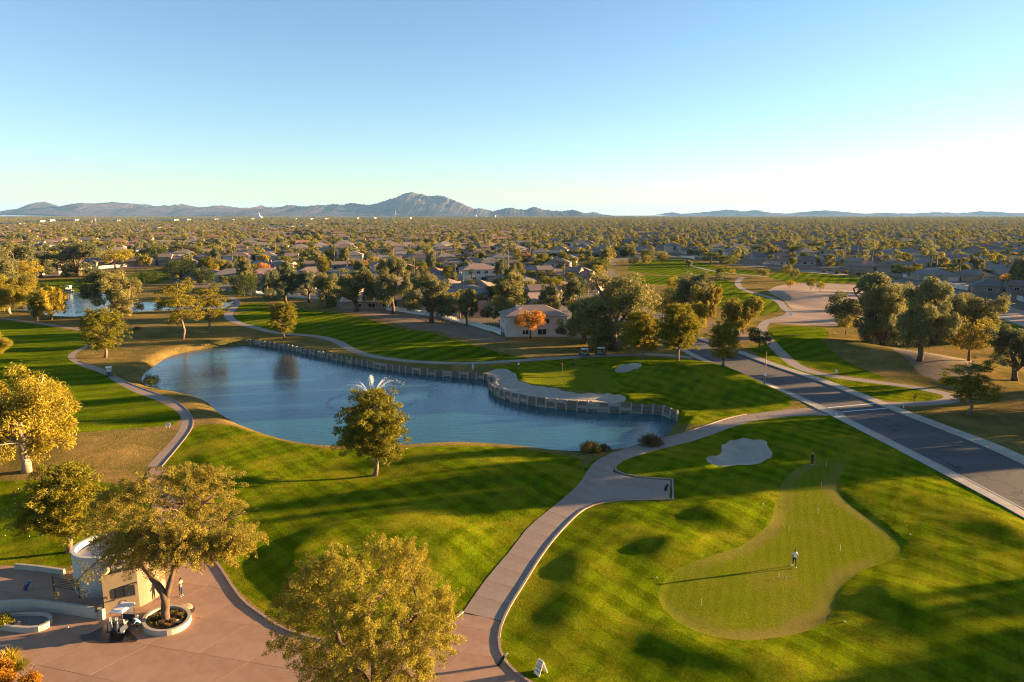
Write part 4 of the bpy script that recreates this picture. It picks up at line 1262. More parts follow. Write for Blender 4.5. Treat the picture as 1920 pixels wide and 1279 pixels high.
house_kind('hip_wide', 17, 12, 1, (-7.5, -1.0, -4.5), 0.42, False, 'stucco_tan', 'tile_pink')
house_kind('gable_wide', 15, 12, 1, (0.5, 6.8, -5.0), 0.46, True, 'stucco_cream', 'tile_pink')
house_kind('hip_grey', 18, 13, 1, (1.5, 8.0, -4.0), 0.40, False, 'stucco_tan', 'tile_grey')
house_kind('two_storey', 13, 11, 2, (-6.0, 0.2, -4.0), 0.42, False, 'stucco_cream', 'tile_grey')
house_kind('two_gable', 14, 11, 1, (-6.6, -0.4, -4.5), 0.46, True, 'stucco_tan', 'tile_pink', upper=(-1.0, 6.8, 2.0, 9.6))
house_kind('red_low', 16, 11, 1, (-7.6, -1.4, -4.2), 0.36, False, 'stucco_cream', 'tile_red')
house_kind('pale_two', 17, 11, 2, (2.0, 8.0, -4.0), 0.42, False, 'stucco_pale', 'tile_pink')

HCENT = []
def put_house(kind, x, y, rz, label, full=True, group=None, s=1.0):
    K = HOUSE[kind]
    root = empty('house', (x, y, 0), rz, s)
    roof = None
    for nm, me, loc, r_ in K['parts']:
        if not full and nm not in ('wall', 'roof'): continue
        o = bpy.data.objects.new(nm, me)
        if loc is not None: o.location = loc
        o.rotation_euler = (0, 0, r_)
        link(o, root)
        if nm == 'roof': roof = o
        if nm == 'chimney': o.parent = roof
    tag(root, label, 'house', group)
    HCENT.append((x, y))
    return root

NEAR_H = [(993, 624, 'pale_two', 3.3, 'white two-storey house with patio behind the orange autumn tree'), (1030, 561, 'gable_wide', 2.75, 'tan house with a sunlit gable roof beside the curving street'),
    (897, 548, 'hip_wide', 2.9, 'house with a sunlit pinkish roof beside a palm, behind the dark golden eucalyptus'), (890, 590, 'red_low', 3.4, 'house with reddish roof right behind the yellow-green garden tree'),
    (990, 587, 'gable_wide', 0.4, 'house with brown gable end in front of the parked cars'), (1100, 545, 'red_low', 2.8, 'house with a warm red roof beyond the largest eucalyptus'),
    (910, 516, 'hip_grey', 3.2, 'house with a long low ridge behind the palm and the sunlit roof'), (1010, 516, 'hip_grey', 2.7, 'grey-roofed house beyond the bushy street trees'), (1085, 519, 'hip_grey', 3.0, 'grey-roofed house below the group of fan palms'),
    (628, 530, 'hip_grey', 0.25, 'house with the longest grey roof behind the fence eucalyptus'), (788, 496, 'two_gable', 2.6, 'two-level house with sunlit gable standing above its neighbours'), (757, 510, 'red_low', 3.14, 'house with a flat terracotta strip roof behind the tallest fence eucalyptus'),
    (846, 545, 'hip_wide', 2.6, 'house with pink tiled roof above the broad fence eucalyptus'), (813, 518, 'red_low', 2.9, 'small pale gabled house among dark garden trees'), (697, 574, 'hip_grey', 3.14, 'house with a white post patio cover inside the fence'),
    (850, 507, 'hip_wide', 3.3, 'house with a straight ridge under the leafy palm'), (396, 522, 'red_low', 3.14, 'house with a broad flat pink roof beside the dark clipped trees'), (452, 508, 'hip_grey', 2.8, 'grey-roofed house next to the broad flat pink roof'),
    (1673, 500, 'hip_wide', 3.14, 'tan house with straight eaves above the brown garden wall'), (1762, 520, 'hip_grey', 2.6, 'large grey-roofed house behind the white block wall and tall palms'), (1832, 513, 'two_storey', 2.9, 'pale house with dark windows beside the wide dark tree'),
    (1868, 546, 'hip_grey', 2.7, 'house with a very broad grey roof behind the row of fan palms'), (1462, 496, 'red_low', 3.3, 'brown-walled house at the near edge of the right suburb'), (1502, 496, 'gable_wide', 3.0, 'cream gabled house above the brown fence'),
    (112, 512, 'pale_two', 2.9, 'white-roofed low house behind the small golden tree'), (262, 487, 'two_gable', 2.9, 'gabled house with a lit porch beyond the left fairway'), (90, 472, 'two_storey', 2.7, 'two-storey white house among the olive trees on the left'),
    (540, 508, 'gable_wide', 2.8, 'house with red-brown gable on the far side of the dark pine'), (500, 505, 'hip_wide', 2.5, 'house with sunlit hip roof at the end of the fence row'), (1935, 560, 'two_gable', 2.7, 'sunlit cream house at the end of the fan palm row'),
    (705, 535, 'hip_wide', 3.2, 'house half hidden between the fence eucalyptus crowns'), (640, 556, 'red_low', 3.1, 'low house directly behind the fence and the bare-trunked eucalyptus'), (560, 545, 'gable_wide', 3.0, 'low house behind the far end of the fence row'), (770, 562, 'hip_grey', 3.0, 'house in the shade behind the pale-trunked eucalyptus')]
for (bx, by, k, rz, lb) in NEAR_H:
    x, y = P(bx, by)
    put_house(k, x, y + 3, rz, lb)

def in_golf(p): return inside(np.atleast_2d(p), golf)
MEAD = meadow
hs, ts, streets = [], [], []
for (ang, side) in ((R(14), -1), (R(-9), 1)):
    c_, s_ = math.cos(ang), math.sin(ang)
    for bv in np.arange(-10, 44):
        v0 = 60 * bv
        uu = np.arange(-2200, 2200, 19.5)
        # gentle bends in the street lines
        vv = v0 + 9 * np.sin(uu / 120.0 + bv) + 5 * np.sin(uu / 53.0 + 2.1 * bv)
        wx, wy = uu * c_ - vv * s_, uu * s_ + vv * c_ + 320
        for i in range(len(uu) - 1):
            x, y = wx[i], wy[i]
            if (x < 20) != (side < 0) or y < 205 or y > 2550 or abs(x) > 0.76 * y + 40: continue
            if in_golf((x, y))[0] or any(inside(np.array([[x, y]]), q)[0] for q in MEAD): continue
            if rng.uniform() > 0.12 or True:
                t_ = np.array([wx[i + 1] - x, wy[i + 1] - y]); t_ /= np.linalg.norm(t_); n_ = np.array([-t_[1], t_[0]])
                if y < 1500: streets.append((wx[i] - t_[0], wy[i] - t_[1], wx[i + 1] + t_[0], wy[i + 1] + t_[1], n_))
                for sd in (-1, 1):
                    hp = np.array([x, y]) + t_ * rng.uniform(5, 12) + n_ * sd * rng.uniform(16, 19)
                    rz = math.atan2(n_[1] * -sd, n_[0] * -sd) + math.pi / 2
                    for _ in range(rng.integers(2, 6)):
                        q = np.array([x, y]) + t_ * rng.uniform(0, 19) + n_ * sd * (rng.uniform(26, 32) if rng.uniform() < 0.62 else rng.uniform(6, 11))
                        ts.append((q[0], q[1]))
                    if rng.uniform() < 0.93: hs.append((hp[0], hp[1], rz + rng.normal(0, 0.06)))
hs = [h for h in hs if not in_golf((h[0], h[1]))[0] and not inside(np.array([[h[0], h[1]]]), road)[0] and h[1] > 210]
hc = np.array(HCENT)
hs = [h for h in hs if np.min(np.hypot(hc[:, 0] - h[0], hc[:, 1] - h[1])) > 19]
# keep houses clear of the fence line and of the golf boundary
gd = seg_dist(np.array([(h[0], h[1]) for h in hs]), golf, True)
hs = [h for h, d in zip(hs, gd) if d > 12]
hs.sort(key=lambda h: math.hypot(h[0], h[1]) + (0 if abs(h[0]) < 0.72 * h[1] else 400))
KN = list(HOUSE)
LAB = {'hip_wide': 'tan house with hipped pinkish tile roof in the rows of the suburb', 'gable_wide': 'cream house with gabled tile roof in the rows of the suburb', 'hip_grey': 'tan house with wide hipped grey roof in the rows of the suburb',
       'two_storey': 'two-storey cream house with grey hipped roof in the rows of the suburb', 'two_gable': 'tan house with gabled upper storey in the rows of the suburb', 'red_low': 'low cream house with reddish tile roof in the rows of the suburb', 'pale_two': 'pale two-storey house with pinkish roof in the rows of the suburb'}
def where(x, y):
    side = 'beyond the back pond' if x < -0.30 * y else ('behind the white fence' if x < 0.22 * y else 'beyond the far dirt area')
    d = math.hypot(x, y)
    return ('nearest rows ' if d < 340 else 'middle rows ' if d < 470 else 'outer rows ') + side
PROB = np.array([.2, .17, .24, .13, .1, .08, .08])
for i, (x, y, rz) in enumerate(hs[:265]):
    k = KN[rng.choice(len(KN), p=PROB)]
    put_house(k, x, y, rz, LAB[k].replace('rows of the suburb', where(x, y)), math.hypot(x, y) < 430, 'suburb houses, ' + k.replace('_', ' ') + ', ' + where(x, y), rng.uniform(0.94, 1.06))

# the rest of the roofs, too many and too far to take apart
def far_houses(rest):
    V, F, M, b = [], [], [], 0
    for (x, y, rz) in rest:
        w, d = rng.uniform(13, 19), rng.uniform(10, 13)
        h = 5.6 if rng.uniform() < 0.2 else 3.0
        mb = MB(); mb.prism([(-w / 2, -d / 2), (w / 2, -d / 2), (w / 2, d / 2), (-w / 2, d / 2)], 0, h, top=False, m=rng.integers(0, 2))
        hip_roof(mb, -w / 2, w / 2, -d / 2, d / 2, h, 0.42, 0.5, m=int(rng.integers(2, 5)), gable=rng.uniform() < 0.3)
        c_, s_ = math.cos(rz), math.sin(rz)
        for p in mb.v: V.append((p[0] * c_ - p[1] * s_ + x, p[0] * s_ + p[1] * c_ + y, p[2]))
        for q, m_ in zip(mb.f, mb.m): F.append([i + b for i in q]); M.append(m_)
        b = len(V)
    me = bpy.data.meshes.new('distant_houses'); me.from_pydata(V, [], F)
    for m in ('stucco_tan', 'stucco_cream', 'tile_pink', 'tile_grey', 'tile_red'): me.materials.append(MAT[m])
    me.polygons.foreach_set('material_index', M); me.update()
    o = obj('distant_houses', me)
    tag(o, 'tan walls and tiled roofs of the distant suburb reaching towards the mountains', 'houses', None, 'stuff')
extra = []
for _ in range(2600):
    y = rng.uniform(2550, 5200); x = rng.uniform(-0.76, 0.76) * y
    extra.append((x, y, rng.uniform(0, 3.14)))
far_houses(hs[265:] + extra)

def street_mesh():
    V, F = [], []
    for (x0, y0, x1, y1, n_) in streets:
        b = len(V); w = 4.6
        for (x, y, s_) in ((x0, y0, -1), (x1, y1, -1), (x1, y1, 1), (x0, y0, 1)): V.append((x + n_[0] * w * s_, y + n_[1] * w * s_, 0.02 + 0.002 * (len(F) % 7)))
        F.append((b, b + 1, b + 2, b + 3))
    me = bpy.data.meshes.new('street'); me.from_pydata(V, [], F); me.materials.append(MAT['asphalt']); me.update()
    o = obj('street', me); o['kind'] = 'structure'
street_mesh()

# ---- garden trees
ts = np.array(ts)
ok = ~in_golf(ts) & (ts[:, 1] > 215) & ~inside(ts, road)
gd = seg_dist(ts, golf, True)
ok &= gd > 3
hall = np.array(HCENT)
ts = ts[ok]
near = ts[:, 1] < 700
dmin = np.array([np.min(np.hypot(hall[:, 0] - a, hall[:, 1] - b)) if b < 700 else 99 for a, b in ts])
ts = ts[dmin > 7.5]
ts = ts[np.argsort(np.hypot(ts[:, 0], ts[:, 1]))]
GK = ['broad_a', 'broad_b', 'gold_a', 'dark_a', 'dark_b', 'olive_a', 'euc_b', 'autumn_a', 'pine_b', 'palm_fan', 'palm_date', 'palm_tall']
GP = np.array([.20, .16, .10, .10, .07, .13, .08, .015, .025, .06, .04, .02])
GL = {'broad_a': 'spreading green garden tree between the suburb houses', 'broad_b': 'rounded green garden tree between the suburb houses', 'gold_a': 'yellow-green garden tree between the suburb houses', 'dark_a': 'wide dark evergreen between the suburb houses',
      'dark_b': 'small dark round evergreen between the suburb houses', 'olive_a': 'pale olive desert tree between the suburb houses', 'euc_b': 'tall eucalyptus rising among the suburb roofs', 'autumn_a': 'orange autumn tree among the suburb roofs',
      'pine_b': 'pine rising among the suburb roofs', 'palm_fan': 'fan palm with dry skirt among the suburb roofs', 'palm_date': 'low feathery palm in a suburb garden', 'palm_tall': 'tall slender fan palm above the suburb roofs'}
tk = rng.choice(len(GK), len(ts), p=GP / GP.sum())
vis = np.abs(ts[:, 0]) < 0.73 * ts[:, 1]
cnt_t = cnt_p = 0
rest = []
for (x, y), k, v_ in zip(ts, tk, vis):
    kn = GK[k]
    palm = kn.startswith('palm')
    if v_ and ((palm and cnt_p < 70) or (not palm and cnt_t < 230)):
        p = PROTO[kn]
        t = plant_tree(kn, x, y, p['h'] * rng.uniform(0.75, 1.2), None, None, 'palm_tree' if palm else 'garden_tree', z=0.0)
        tag(t, GL[kn].replace('between the suburb houses', 'between houses in the ' + where(x, y)).replace('among the suburb roofs', 'among roofs in the ' + where(x, y)).replace('in a suburb garden', 'in a garden of the ' + where(x, y)).replace('above the suburb roofs', 'above roofs in the ' + where(x, y)), 'palm' if palm else 'tree', 'garden ' + kn.replace('_', ' ') + ' trees, ' + where(x, y))
        if palm: cnt_p += 1
        else: cnt_t += 1
    else:
        rest.append((x, y))

# ---- the woodland of street trees beyond, as one mass
LOW = bpy.data.collections.new('distant_tree_shapes')
def low_tree(seed, h, w, leaf, k, n, size):
    r = np.random.default_rng(seed)
    env = lambda t: 0.35 + 0.66 * math.sin((0.10 + 0.74 * t) * math.pi)
    cl = clumps_env(k, env, 0.24 * h, 0.88 * h, r, 0.4); cl[:, :2] *= w / 2 * 0.8
    cr = r.uniform(0.11, 0.19, k) * w
    me = leaf_mesh('distant_tree', [leaf_cloud(cl, cr, n, size, 0.6, 0.5, r=r)], MAT[leaf])
    o = bpy.data.objects.new('distant_tree', me); LOW.objects.link(o)
for i, a in enumerate(((6.5, 7.5, 'leaf_broad'), (6.0, 6.0, 'leaf_broad'), (6, 6, 'leaf_gold'), (5.5, 7, 'leaf_dark'), (5.5, 7, 'leaf_olive'), (11, 7, 'leaf_euc'), (8, 6, 'leaf_olive'), (7, 8, 'leaf_broad'))):
    low_tree(100 + i, a[0], a[1], a[2], 22, 34, 0.75)
def scatter(name, pts, scl, label):
    me = bpy.data.meshes.new(name)
    n = len(pts)
    me.vertices.add(n)
    me.vertices.foreach_set('co', np.c_[pts, np.zeros(n)].astype(np.float32).ravel())
    a = me.attributes.new('scl', 'FLOAT', 'POINT'); a.data.foreach_set('value', scl.astype(np.float32))
    a = me.attributes.new('rot', 'FLOAT', 'POINT'); a.data.foreach_set('value', rng.uniform(0, 6.28, n).astype(np.float32))
    me.update()
    o = obj(name, me)
    ng = bpy.data.node_groups.new(name, 'GeometryNodeTree')
    ng.interface.new_socket('Geometry', in_out='INPUT', socket_type='NodeSocketGeometry')
    ng.interface.new_socket('Geometry', in_out='OUTPUT', socket_type='NodeSocketGeometry')
    gi, go = ng.nodes.new('NodeGroupInput'), ng.nodes.new('NodeGroupOutput')
    ci = ng.nodes.new('GeometryNodeCollectionInfo'); ci.inputs[0].default_value = LOW; ci.inputs['Separate Children'].default_value = True; ci.inputs['Reset Children'].default_value = True
    ip = ng.nodes.new('GeometryNodeInstanceOnPoints'); ip.inputs['Pick Instance'].default_value = True
    s_ = ng.nodes.new('GeometryNodeInputNamedAttribute'); s_.data_type = 'FLOAT'; s_.inputs[0].default_value = 'scl'
    r_ = ng.nodes.new('GeometryNodeInputNamedAttribute'); r_.data_type = 'FLOAT'; r_.inputs[0].default_value = 'rot'
    cx = ng.nodes.new('ShaderNodeCombineXYZ')
    ri = ng.nodes.new('FunctionNodeRandomValue'); ri.data_type = 'INT'; ri.inputs[4].default_value = 0; ri.inputs[5].default_value = 7
    L = ng.links.new
    L(gi.outputs[0], ip.inputs['Points']); L(ci.outputs[0], ip.inputs['Instance']); L(ri.outputs[2], ip.inputs['Instance Index'])
    L(r_.outputs[0], cx.inputs[2]); L(cx.outputs[0], ip.inputs['Rotation']); L(s_.outputs[0], ip.inputs['Scale'])
    L(ip.outputs[0], go.inputs[0])
    md = o.modifiers.new('scatter', 'NODES'); md.node_group = ng
    tag(o, label, 'trees', None, 'stuff')
    return o
rest = np.array(rest)
far_pts = []
for y0, y1, dens in ((2550, 4200, 420.0), (4200, 7500, 1500.0), (7500, 12000, 9000.0)):
    n = int(0.76 * (y1 ** 2 - y0 ** 2) / dens)
    y = np.sqrt(rng.uniform(y0 ** 2, y1 ** 2, n)); x = rng.uniform(-0.76, 0.76, n) * y
    far_pts.append(np.c_[x, y])
far_pts = np.concatenate(far_pts)
scl = np.concatenate([rng.uniform(0.75, 1.25, len(rest)), rng.uniform(0.9, 1.5, len(far_pts)) * (1 + 0.35 * smooth(3500, 8000, far_pts[:, 1]))])
allp = np.concatenate([rest, far_pts])
scatter('distant_trees', allp, scl, 'endless olive and golden tree tops filling the plain up to the mountains')
print('houses', len(hs), 'garden trees', cnt_t, cnt_p, 'scatter', len(allp))
# ---------------------------------------------------------------- paving: slabs of the path and forecourt, pavements, kerbs, road paint
def slab_strip(parent, L, Rr, h, mat, gap=0.02, name='slab', zoff=0.0, jit=0.004):
    """one slab per cell between two edge polylines of equal count"""
    for i in range(len(L) - 1):
        q = np.array([L[i], L[i + 1], Rr[i + 1], Rr[i]])
        c = q.mean(0)
        d = q - c
        q = c + d * (1 - gap / (np.linalg.norm(d, axis=1)[:, None] + 1e-6))
        z = hz(q[:, 0], q[:, 1]) + zoff
        dz = rng.uniform(-jit, jit)
        V = [(a[0] - c[0], a[1] - c[1], zz + h + dz) for a, zz in zip(q, z)] + [(a[0] - c[0], a[1] - c[1], zz - 0.1) for a, zz in zip(q, z)]
        F = [(0, 3, 2, 1), (0, 1, 5, 4), (1, 2, 6, 5), (2, 3, 7, 6), (3, 0, 4, 7)]
        e0, e1 = q[1] - q[0], q[2] - q[0]
        if e0[0] * e1[1] - e0[1] * e1[0] > 0: F = [tuple(reversed(f)) for f in F]
        me = bpy.data.meshes.new(name); me.from_pydata(V, [], F); me.materials.append(MAT[mat]); me.update()
        o = obj(name, me, parent, (c[0], c[1], 0))

def even(line, n): 
    d = np.r_[0, np.cumsum(np.linalg.norm(np.diff(line, axis=0), axis=1))]
    t = np.linspace(0, d[-1], n + 1)
    return np.stack([np.interp(t, d, line[:, k]) for k in range(2)], 1)

cart0 = ground_obj('cart_path', 0)
slab_strip(cart0, even(paL, 34), even(paR, 34), 0.03, 'path_concrete')
padL = np.array([P(*a) for a in ((1135, 880), (1168, 892), (1200, 897), (1258, 901))]); padR = np.array([P(*a) for a in ((1108, 944), (1150, 937), (1200, 935), (1255, 935))])
slab_strip(cart0, even(padL, 4), even(padR, 4), 0.036, 'path_concrete')

def poly_slabs(parent, poly, cuts, mat, h=0.03, gap=0.015):
    """cut a flat outline by straight joints; every piece is a slab of its own"""
    bm = bmesh.new()
    f = bm.faces.new([bm.verts.new((p[0], p[1], 0)) for p in poly])
    bmesh.ops.triangulate(bm, faces=[f])
    for (x, y, ang) in cuts:
        bmesh.ops.bisect_plane(bm, geom=bm.verts[:] + bm.edges[:] + bm.faces[:], plane_co=(x, y, 0), plane_no=(math.cos(ang), math.sin(ang), 0))
    groups = {}
    for f in bm.faces:
        c = f.calc_center_median()
        key = tuple(((c.x - x) * math.cos(a) + (c.y - y) * math.sin(a)) > 0 for (x, y, a) in cuts)
        groups.setdefault(key, []).append(f)
    for key, fs in groups.items():
        # connected islands inside one cell
        left = set(fs)
        while left:
            st = [left.pop()]; isl = list(st)
            while st:
                g = st.pop()
                for e in g.edges:
                    for f2 in e.link_faces:
                        if f2 in left: left.remove(f2); st.append(f2); isl.append(f2)
            area = sum(f.calc_area() for f in isl)
            if area < 0.05: continue
            vs_ = list({v for f in isl for v in f.verts})
            cx_ = sum((v.co for v in vs_), Vector()) / len(vs_)
            ix = {v: i for i, v in enumerate(vs_)}
            bnd = {}
            for f in isl:
                for e in f.edges: bnd[e] = bnd.get(e, 0) + 1
            bv = {v for e, c in bnd.items() if c == 1 for v in e.verts}
            V, dz = [], rng.uniform(-0.004, 0.004)
            for v in vs_:
                d = v.co - cx_
                k = 1 - gap / max(d.length, 0.3) if v in bv else 1
                V.append((d.x * k, d.y * k, h + dz))
            n = len(V)
            F = []
            for f in isl:
                q = [ix[v] for v in f.verts]
                F.append(q if f.normal.z > 0 else q[::-1])
            V2 = [(a, b, c - 0.12) for a, b, c in V]
            for e, c in bnd.items():
                if c == 1: a, b = ix[e.verts[0]], ix[e.verts[1]]; F.append((a, b, b + n, a + n))
            me = bpy.data.meshes.new('slab'); me.from_pydata(V + V2, [], F); me.materials.append(MAT[mat]); me.update()
            obj('slab', me, parent, (cx_.x, cx_.y, 0))
    bm.free()
plz = ground_obj('plaza')
cuts = []
for k in range(-9, 10): cuts.append((-24 + 4.2 * k * math.cos(R(-32)), 50 + 4.2 * k * math.sin(R(-32)), R(-32) + 0.02 * math.sin(k)))
for k in range(-4, 8): cuts.append((-24 + 4.4 * k * math.cos(R(76)), 50 + 4.4 * k * math.sin(R(76)), R(76) + 0.03 * math.sin(2 * k)))
view_plaza = plaza[(plaza[:, 1] > 0)]
poly_slabs(plz, resample(plaza, 1.6), cuts, 'plaza_concrete', 0.035)

def kerb(line, w, h, mat, z_from=True, step=1.6, parent=None, drop=0.15):
    l = resample(np.asarray(line), step, False)
    a, b = offset_line(l, w / 2), offset_line(l, -w / 2)
    z = hz(l[:, 0], l[:, 1])
    V, F = [], []
    n = len(l)
    for i in range(n):
        V += [(*a[i], z[i] - drop), (*a[i], z[i] + h), (*b[i], z[i] + h), (*b[i], z[i] - drop)]
    for i in range(n - 1):
        p = 4 * i
        F += [(p + 1, p + 2, p + 6, p + 5), (p, p + 1, p + 5, p + 4), (p + 2, p + 3, p + 7, p + 6)]
    F += [(0, 3, 2, 1), (4 * n - 4, 4 * n - 3, 4 * n - 2, 4 * n - 1)]
    me = bpy.data.meshes.new('kerb'); me.from_pydata(V, [], [f[::-1] for f in F]); me.materials.append(MAT[mat]); me.update()
    o = obj('kerb', me); o['kind'] = 'structure'
    return o
kerb(chaikin(PP([(373,1024),(406,1053),(436,1102),(459,1132),(480,1146),(529,1181),(585,1197),(640,1210),(720,1210),(800,1190),(850,1165),(868,1148)]), False, 2), 0.22, 0.14, 'kerb_pink')
kerb(chaikin(PP([(1259,937),(1157,938.5),(1114,946),(1088,959),(1058,989),(1035,1015),(1009,1051),(989,1084),(973,1110),(958,1133),(942,1165),(935,1190),(935,1215),(947,1243),(970,1266),(1000,1284)]), False, 2), 0.2, 0.12, 'kerb_pink')
kerb(chaikin(PP([(1262,938),(1261,899)]), False, 1), 0.2, 0.12, 'kerb_pink')
kerb(chaikin(PP([(1262,899),(1225,897),(1185,893),(1160,886),(1151,880),(1156,871),(1172,861),(1210,849)]), False, 2), 0.2, 0.12, 'kerb_pink')
kerb(chaikin(PP([(1170,842),(1242,823),(1285,812),(1322,800),(1360,785),(1400,777)]), False, 2), 0.18, 0.12, 'kerb_pink')
kerb(chaikin(PP(LEFT_R[:12]), False, 2), 0.15, 0.07, 'kerb_pink')

def pavement(edge, inner, outer, n, label):
    a, b = offset_line(edge, inner), offset_line(edge, outer)
    nn = len(edge)
    z = hz(edge[:, 0], edge[:, 1])
    V, F = [], []
    for i in range(nn): V += [(*a[i], z[i] - 0.1), (*a[i], z[i] + 0.10), (*b[i], z[i] + 0.10), (*b[i], z[i] - 0.1)]
    for i in range(nn - 1):
        p = 4 * i
        F += [(p + 1, p + 2, p + 6, p + 5), (p, p + 1, p + 5, p + 4), (p + 2, p + 3, p + 7, p + 6)]
    me = bpy.data.meshes.new('pavement'); me.from_pydata(V, [], F); me.materials.append(MAT['joint_dark']); me.update()
    o = obj('pavement', me); o['kind'] = 'structure'
    slab_strip(o, even(a, n), even(b, n), 0.135, 'side_concrete', 0.012)
    # gutter and kerb against the carriageway
    return o
rl = resample(ROAD_L[ROAD_L[:, 1] > 60], 2.4, False); rr_ = resample(ROAD_R[ROAD_R[:, 1] > 70], 2.4, False)
pavement(rl, 0.25, 1.75, 62, 'left'); pavement(rr_, -0.25, -2.0, 60, 'right')
kerb(rl, 0.3, 0.15, 'side_concrete'); kerb(rr_, 0.3, 0.15, 'side_concrete')
# path link beside the road pavement
me_j = MB()
def paint(p0, p1, w, name='crossing_line'):
    p0, p1 = np.array(P(*p0)), np.array(P(*p1))
    t_ = (p1 - p0) / np.linalg.norm(p1 - p0); n_ = np.array([-t_[1], t_[0]]) * w / 2
    mb = MB(); mb.add([(*(p0 - n_), 0.008), (*(p1 - n_), 0.008), (*(p1 + n_), 0.008), (*(p0 + n_), 0.008)], [(0, 1, 2, 3)])
    o = mb.build(name, MAT['paint_white']); o['kind'] = 'structure'
paint((1552, 764.5), (1640, 756.5), 0.32); paint((1576, 772.5), (1662, 765.5), 0.32)
# dark wet patch and drip trail on the forecourt
def puddle():
    m, t, b = new_mat('wet_stain')
    b.inputs['Base Color'].default_value = (0.055, 0.034, 0.026, 1); b.inputs['Roughness'].default_value = 0.35
    pts = chaikin(PP([(150,1200),(148,1192),(165,1190),(185,1180),(205,1168),(222,1170),(250,1190),(262,1205),(230,1206),(190,1208),(165,1206)]), True, 3)
    mb = MB(); mb.add([(x, y, 0.046) for x, y in pts], [tuple(range(len(pts)))])
    o = mb.build('wet_patch', m); o['kind'] = 'structure'
puddle()

# ---------------------------------------------------------------- timber wall of the pond
ground_mat('old_timber', [(0.19, 0.16, 0.13), (0.32, 0.28, 0.23), (0.44, 0.39, 0.33)], 0.7, 4.0, 0.8, 6.0, 0.9, 0.02)
ground_mat('dark_timber', [(0.08, 0.065, 0.05), (0.16, 0.135, 0.11), (0.25, 0.215, 0.18)], 0.7, 4.0, 0.8, 6.0, 0.9, 0.02)
def timber_wall():
    root = empty('retaining_wall', (wall_line[0][0], wall_line[0][1], WATER_Z))
    o0 = Vector(root.location)
    pm = MB(); pm.box((0, -0.06, 0.5), (0.30, 0.30, 1.0)); pm.box((0, -0.06, 1.02), (0.26, 0.26, 0.04))
    post = pm.mesh('post', MAT['old_timber'])
    planks = []
    for k in range(5):
        q = MB(); q.box((0.5, 0, 0), (1.0, 0.09, 1.0)); planks.append(q.mesh('plank', MAT['old_timber' if k == 1 else 'dark_timber']))
    n = len(wall_line)
    tops = 0.16 + WALL_RISE(wall_line[:, 0])
    t = np.gradient(wall_line, axis=0)
    for i in range(n):
        p = obj('post', post, root, (wall_line[i][0] - o0.x, wall_line[i][1] - o0.y, -0.5), (rng.normal(0, 0.02), rng.normal(0, 0.02), math.atan2(t[i][1], t[i][0])))
        p.scale = (1, 1, tops[i] - WATER_Z + 0.5 + rng.uniform(-0.06, 0.14))
        if i == n - 1: break
        e = wall_line[i + 1] - wall_line[i]
        L = np.linalg.norm(e); nrm = np.array([-e[1], e[0]]) / L * 0.10
        h = (tops[i] + tops[i + 1]) / 2 - WATER_Z + 0.3
        for k in range(3):
            o = obj('plank', planks[rng.integers(5)], root, (wall_line[i][0] + nrm[0] - o0.x, wall_line[i][1] + nrm[1] - o0.y, -0.3 + h * (k + 0.5) / 3), (0, 0, math.atan2(e[1], e[0])))
            o.scale = (L, 1, h / 3 - 0.07)
    tag(root, 'weathered timber retaining wall of posts and planks curving along the pond edge', 'wall')
timber_wall()

# ---------------------------------------------------------------- fences and garden walls at the course edge
def picket_fence(pts, h, bay, label):
    l = resample(chaikin(PP(pts), False, 1), bay, False)
    root = empty('garden_fence', (l[0][0], l[0][1], 0)); o0 = l[0]
    pm = MB(); pm.box((0, 0, h / 2), (0.22, 0.22, h + 0.1)); pm.box((0, 0, h + 0.08), (0.28, 0.28, 0.06))
    post = pm.mesh('post', MAT['white_paint'])
    q = MB(); q.box((0.5, 0, 0.22), (0.96, 0.10, 0.44), m=0)
    for z in (h - 0.1, 0.55): q.box((0.5, 0, z), (0.96, 0.06, 0.08))
    for i in range(12): q.box((0.06 + 0.08 * i, 0, (h + 0.44) / 2), (0.022, 0.05, h - 0.48))
    pan = q.mesh('panel', MAT['white_paint'])
    for i in range(len(l)):
        z = hz1(*l[i])
        obj('post', post, root, (l[i][0] - o0[0], l[i][1] - o0[1], z))
        if i < len(l) - 1:
            e = l[i + 1] - l[i]
            o = obj('panel', pan, root, (l[i][0] - o0[0], l[i][1] - o0[1], z), (0, 0, math.atan2(e[1], e[0])))
            o.scale = (np.linalg.norm(e), 1, 1)
    tag(root, label, 'fence')
picket_fence([(480,552),(563,558),(631,563),(682,573),(737,583),(785,590),(826,597),(870,607),(896,613),(920,622),(938,631)], 1.5, 2.6, 'white picket and rail fence running along the back gardens behind the upper fairway')
picket_fence([(1278,483),(1292,484),(1302,486)], 1.5, 3.0, 'short white fence in front of the dark hedge above the far fairway')
def block_wall(pts, h, mat, label, bay=4.5):
    l = resample(PP(pts), bay, False)
    root = empty('garden_wall', (l[0][0], l[0][1], 0)); o0 = l[0]
    q = MB(); q.box((0.5, 0, h / 2 - 0.1), (1.0, 0.2, h + 0.2)); q.box((0.5, 0, h + 0.05), (1.0, 0.3, 0.1))
    pan = q.mesh('panel', MAT[mat])
    pm = MB(); pm.box((0, 0, h / 2), (0.45, 0.45, h + 0.3)); pil = pm.mesh('pillar', MAT[mat])
    for i in range(len(l)):
        obj('pillar', pil, root, (l[i][0] - o0[0], l[i][1] - o0[1], 0))
        if i < len(l) - 1:
            e = l[i + 1] - l[i]
            o = obj('panel', pan, root, (l[i][0] - o0[0], l[i][1] - o0[1], 0), (0, 0, math.atan2(e[1], e[0]))); o.scale = (np.linalg.norm(e), 1, 1)
    tag(root, label, 'wall')
block_wall([(1692,520),(1722,524),(1770,536),(1815,545)], 1.8, 'stucco_pale', 'white block wall zigzagging in front of the palms and the large grey-roofed house')
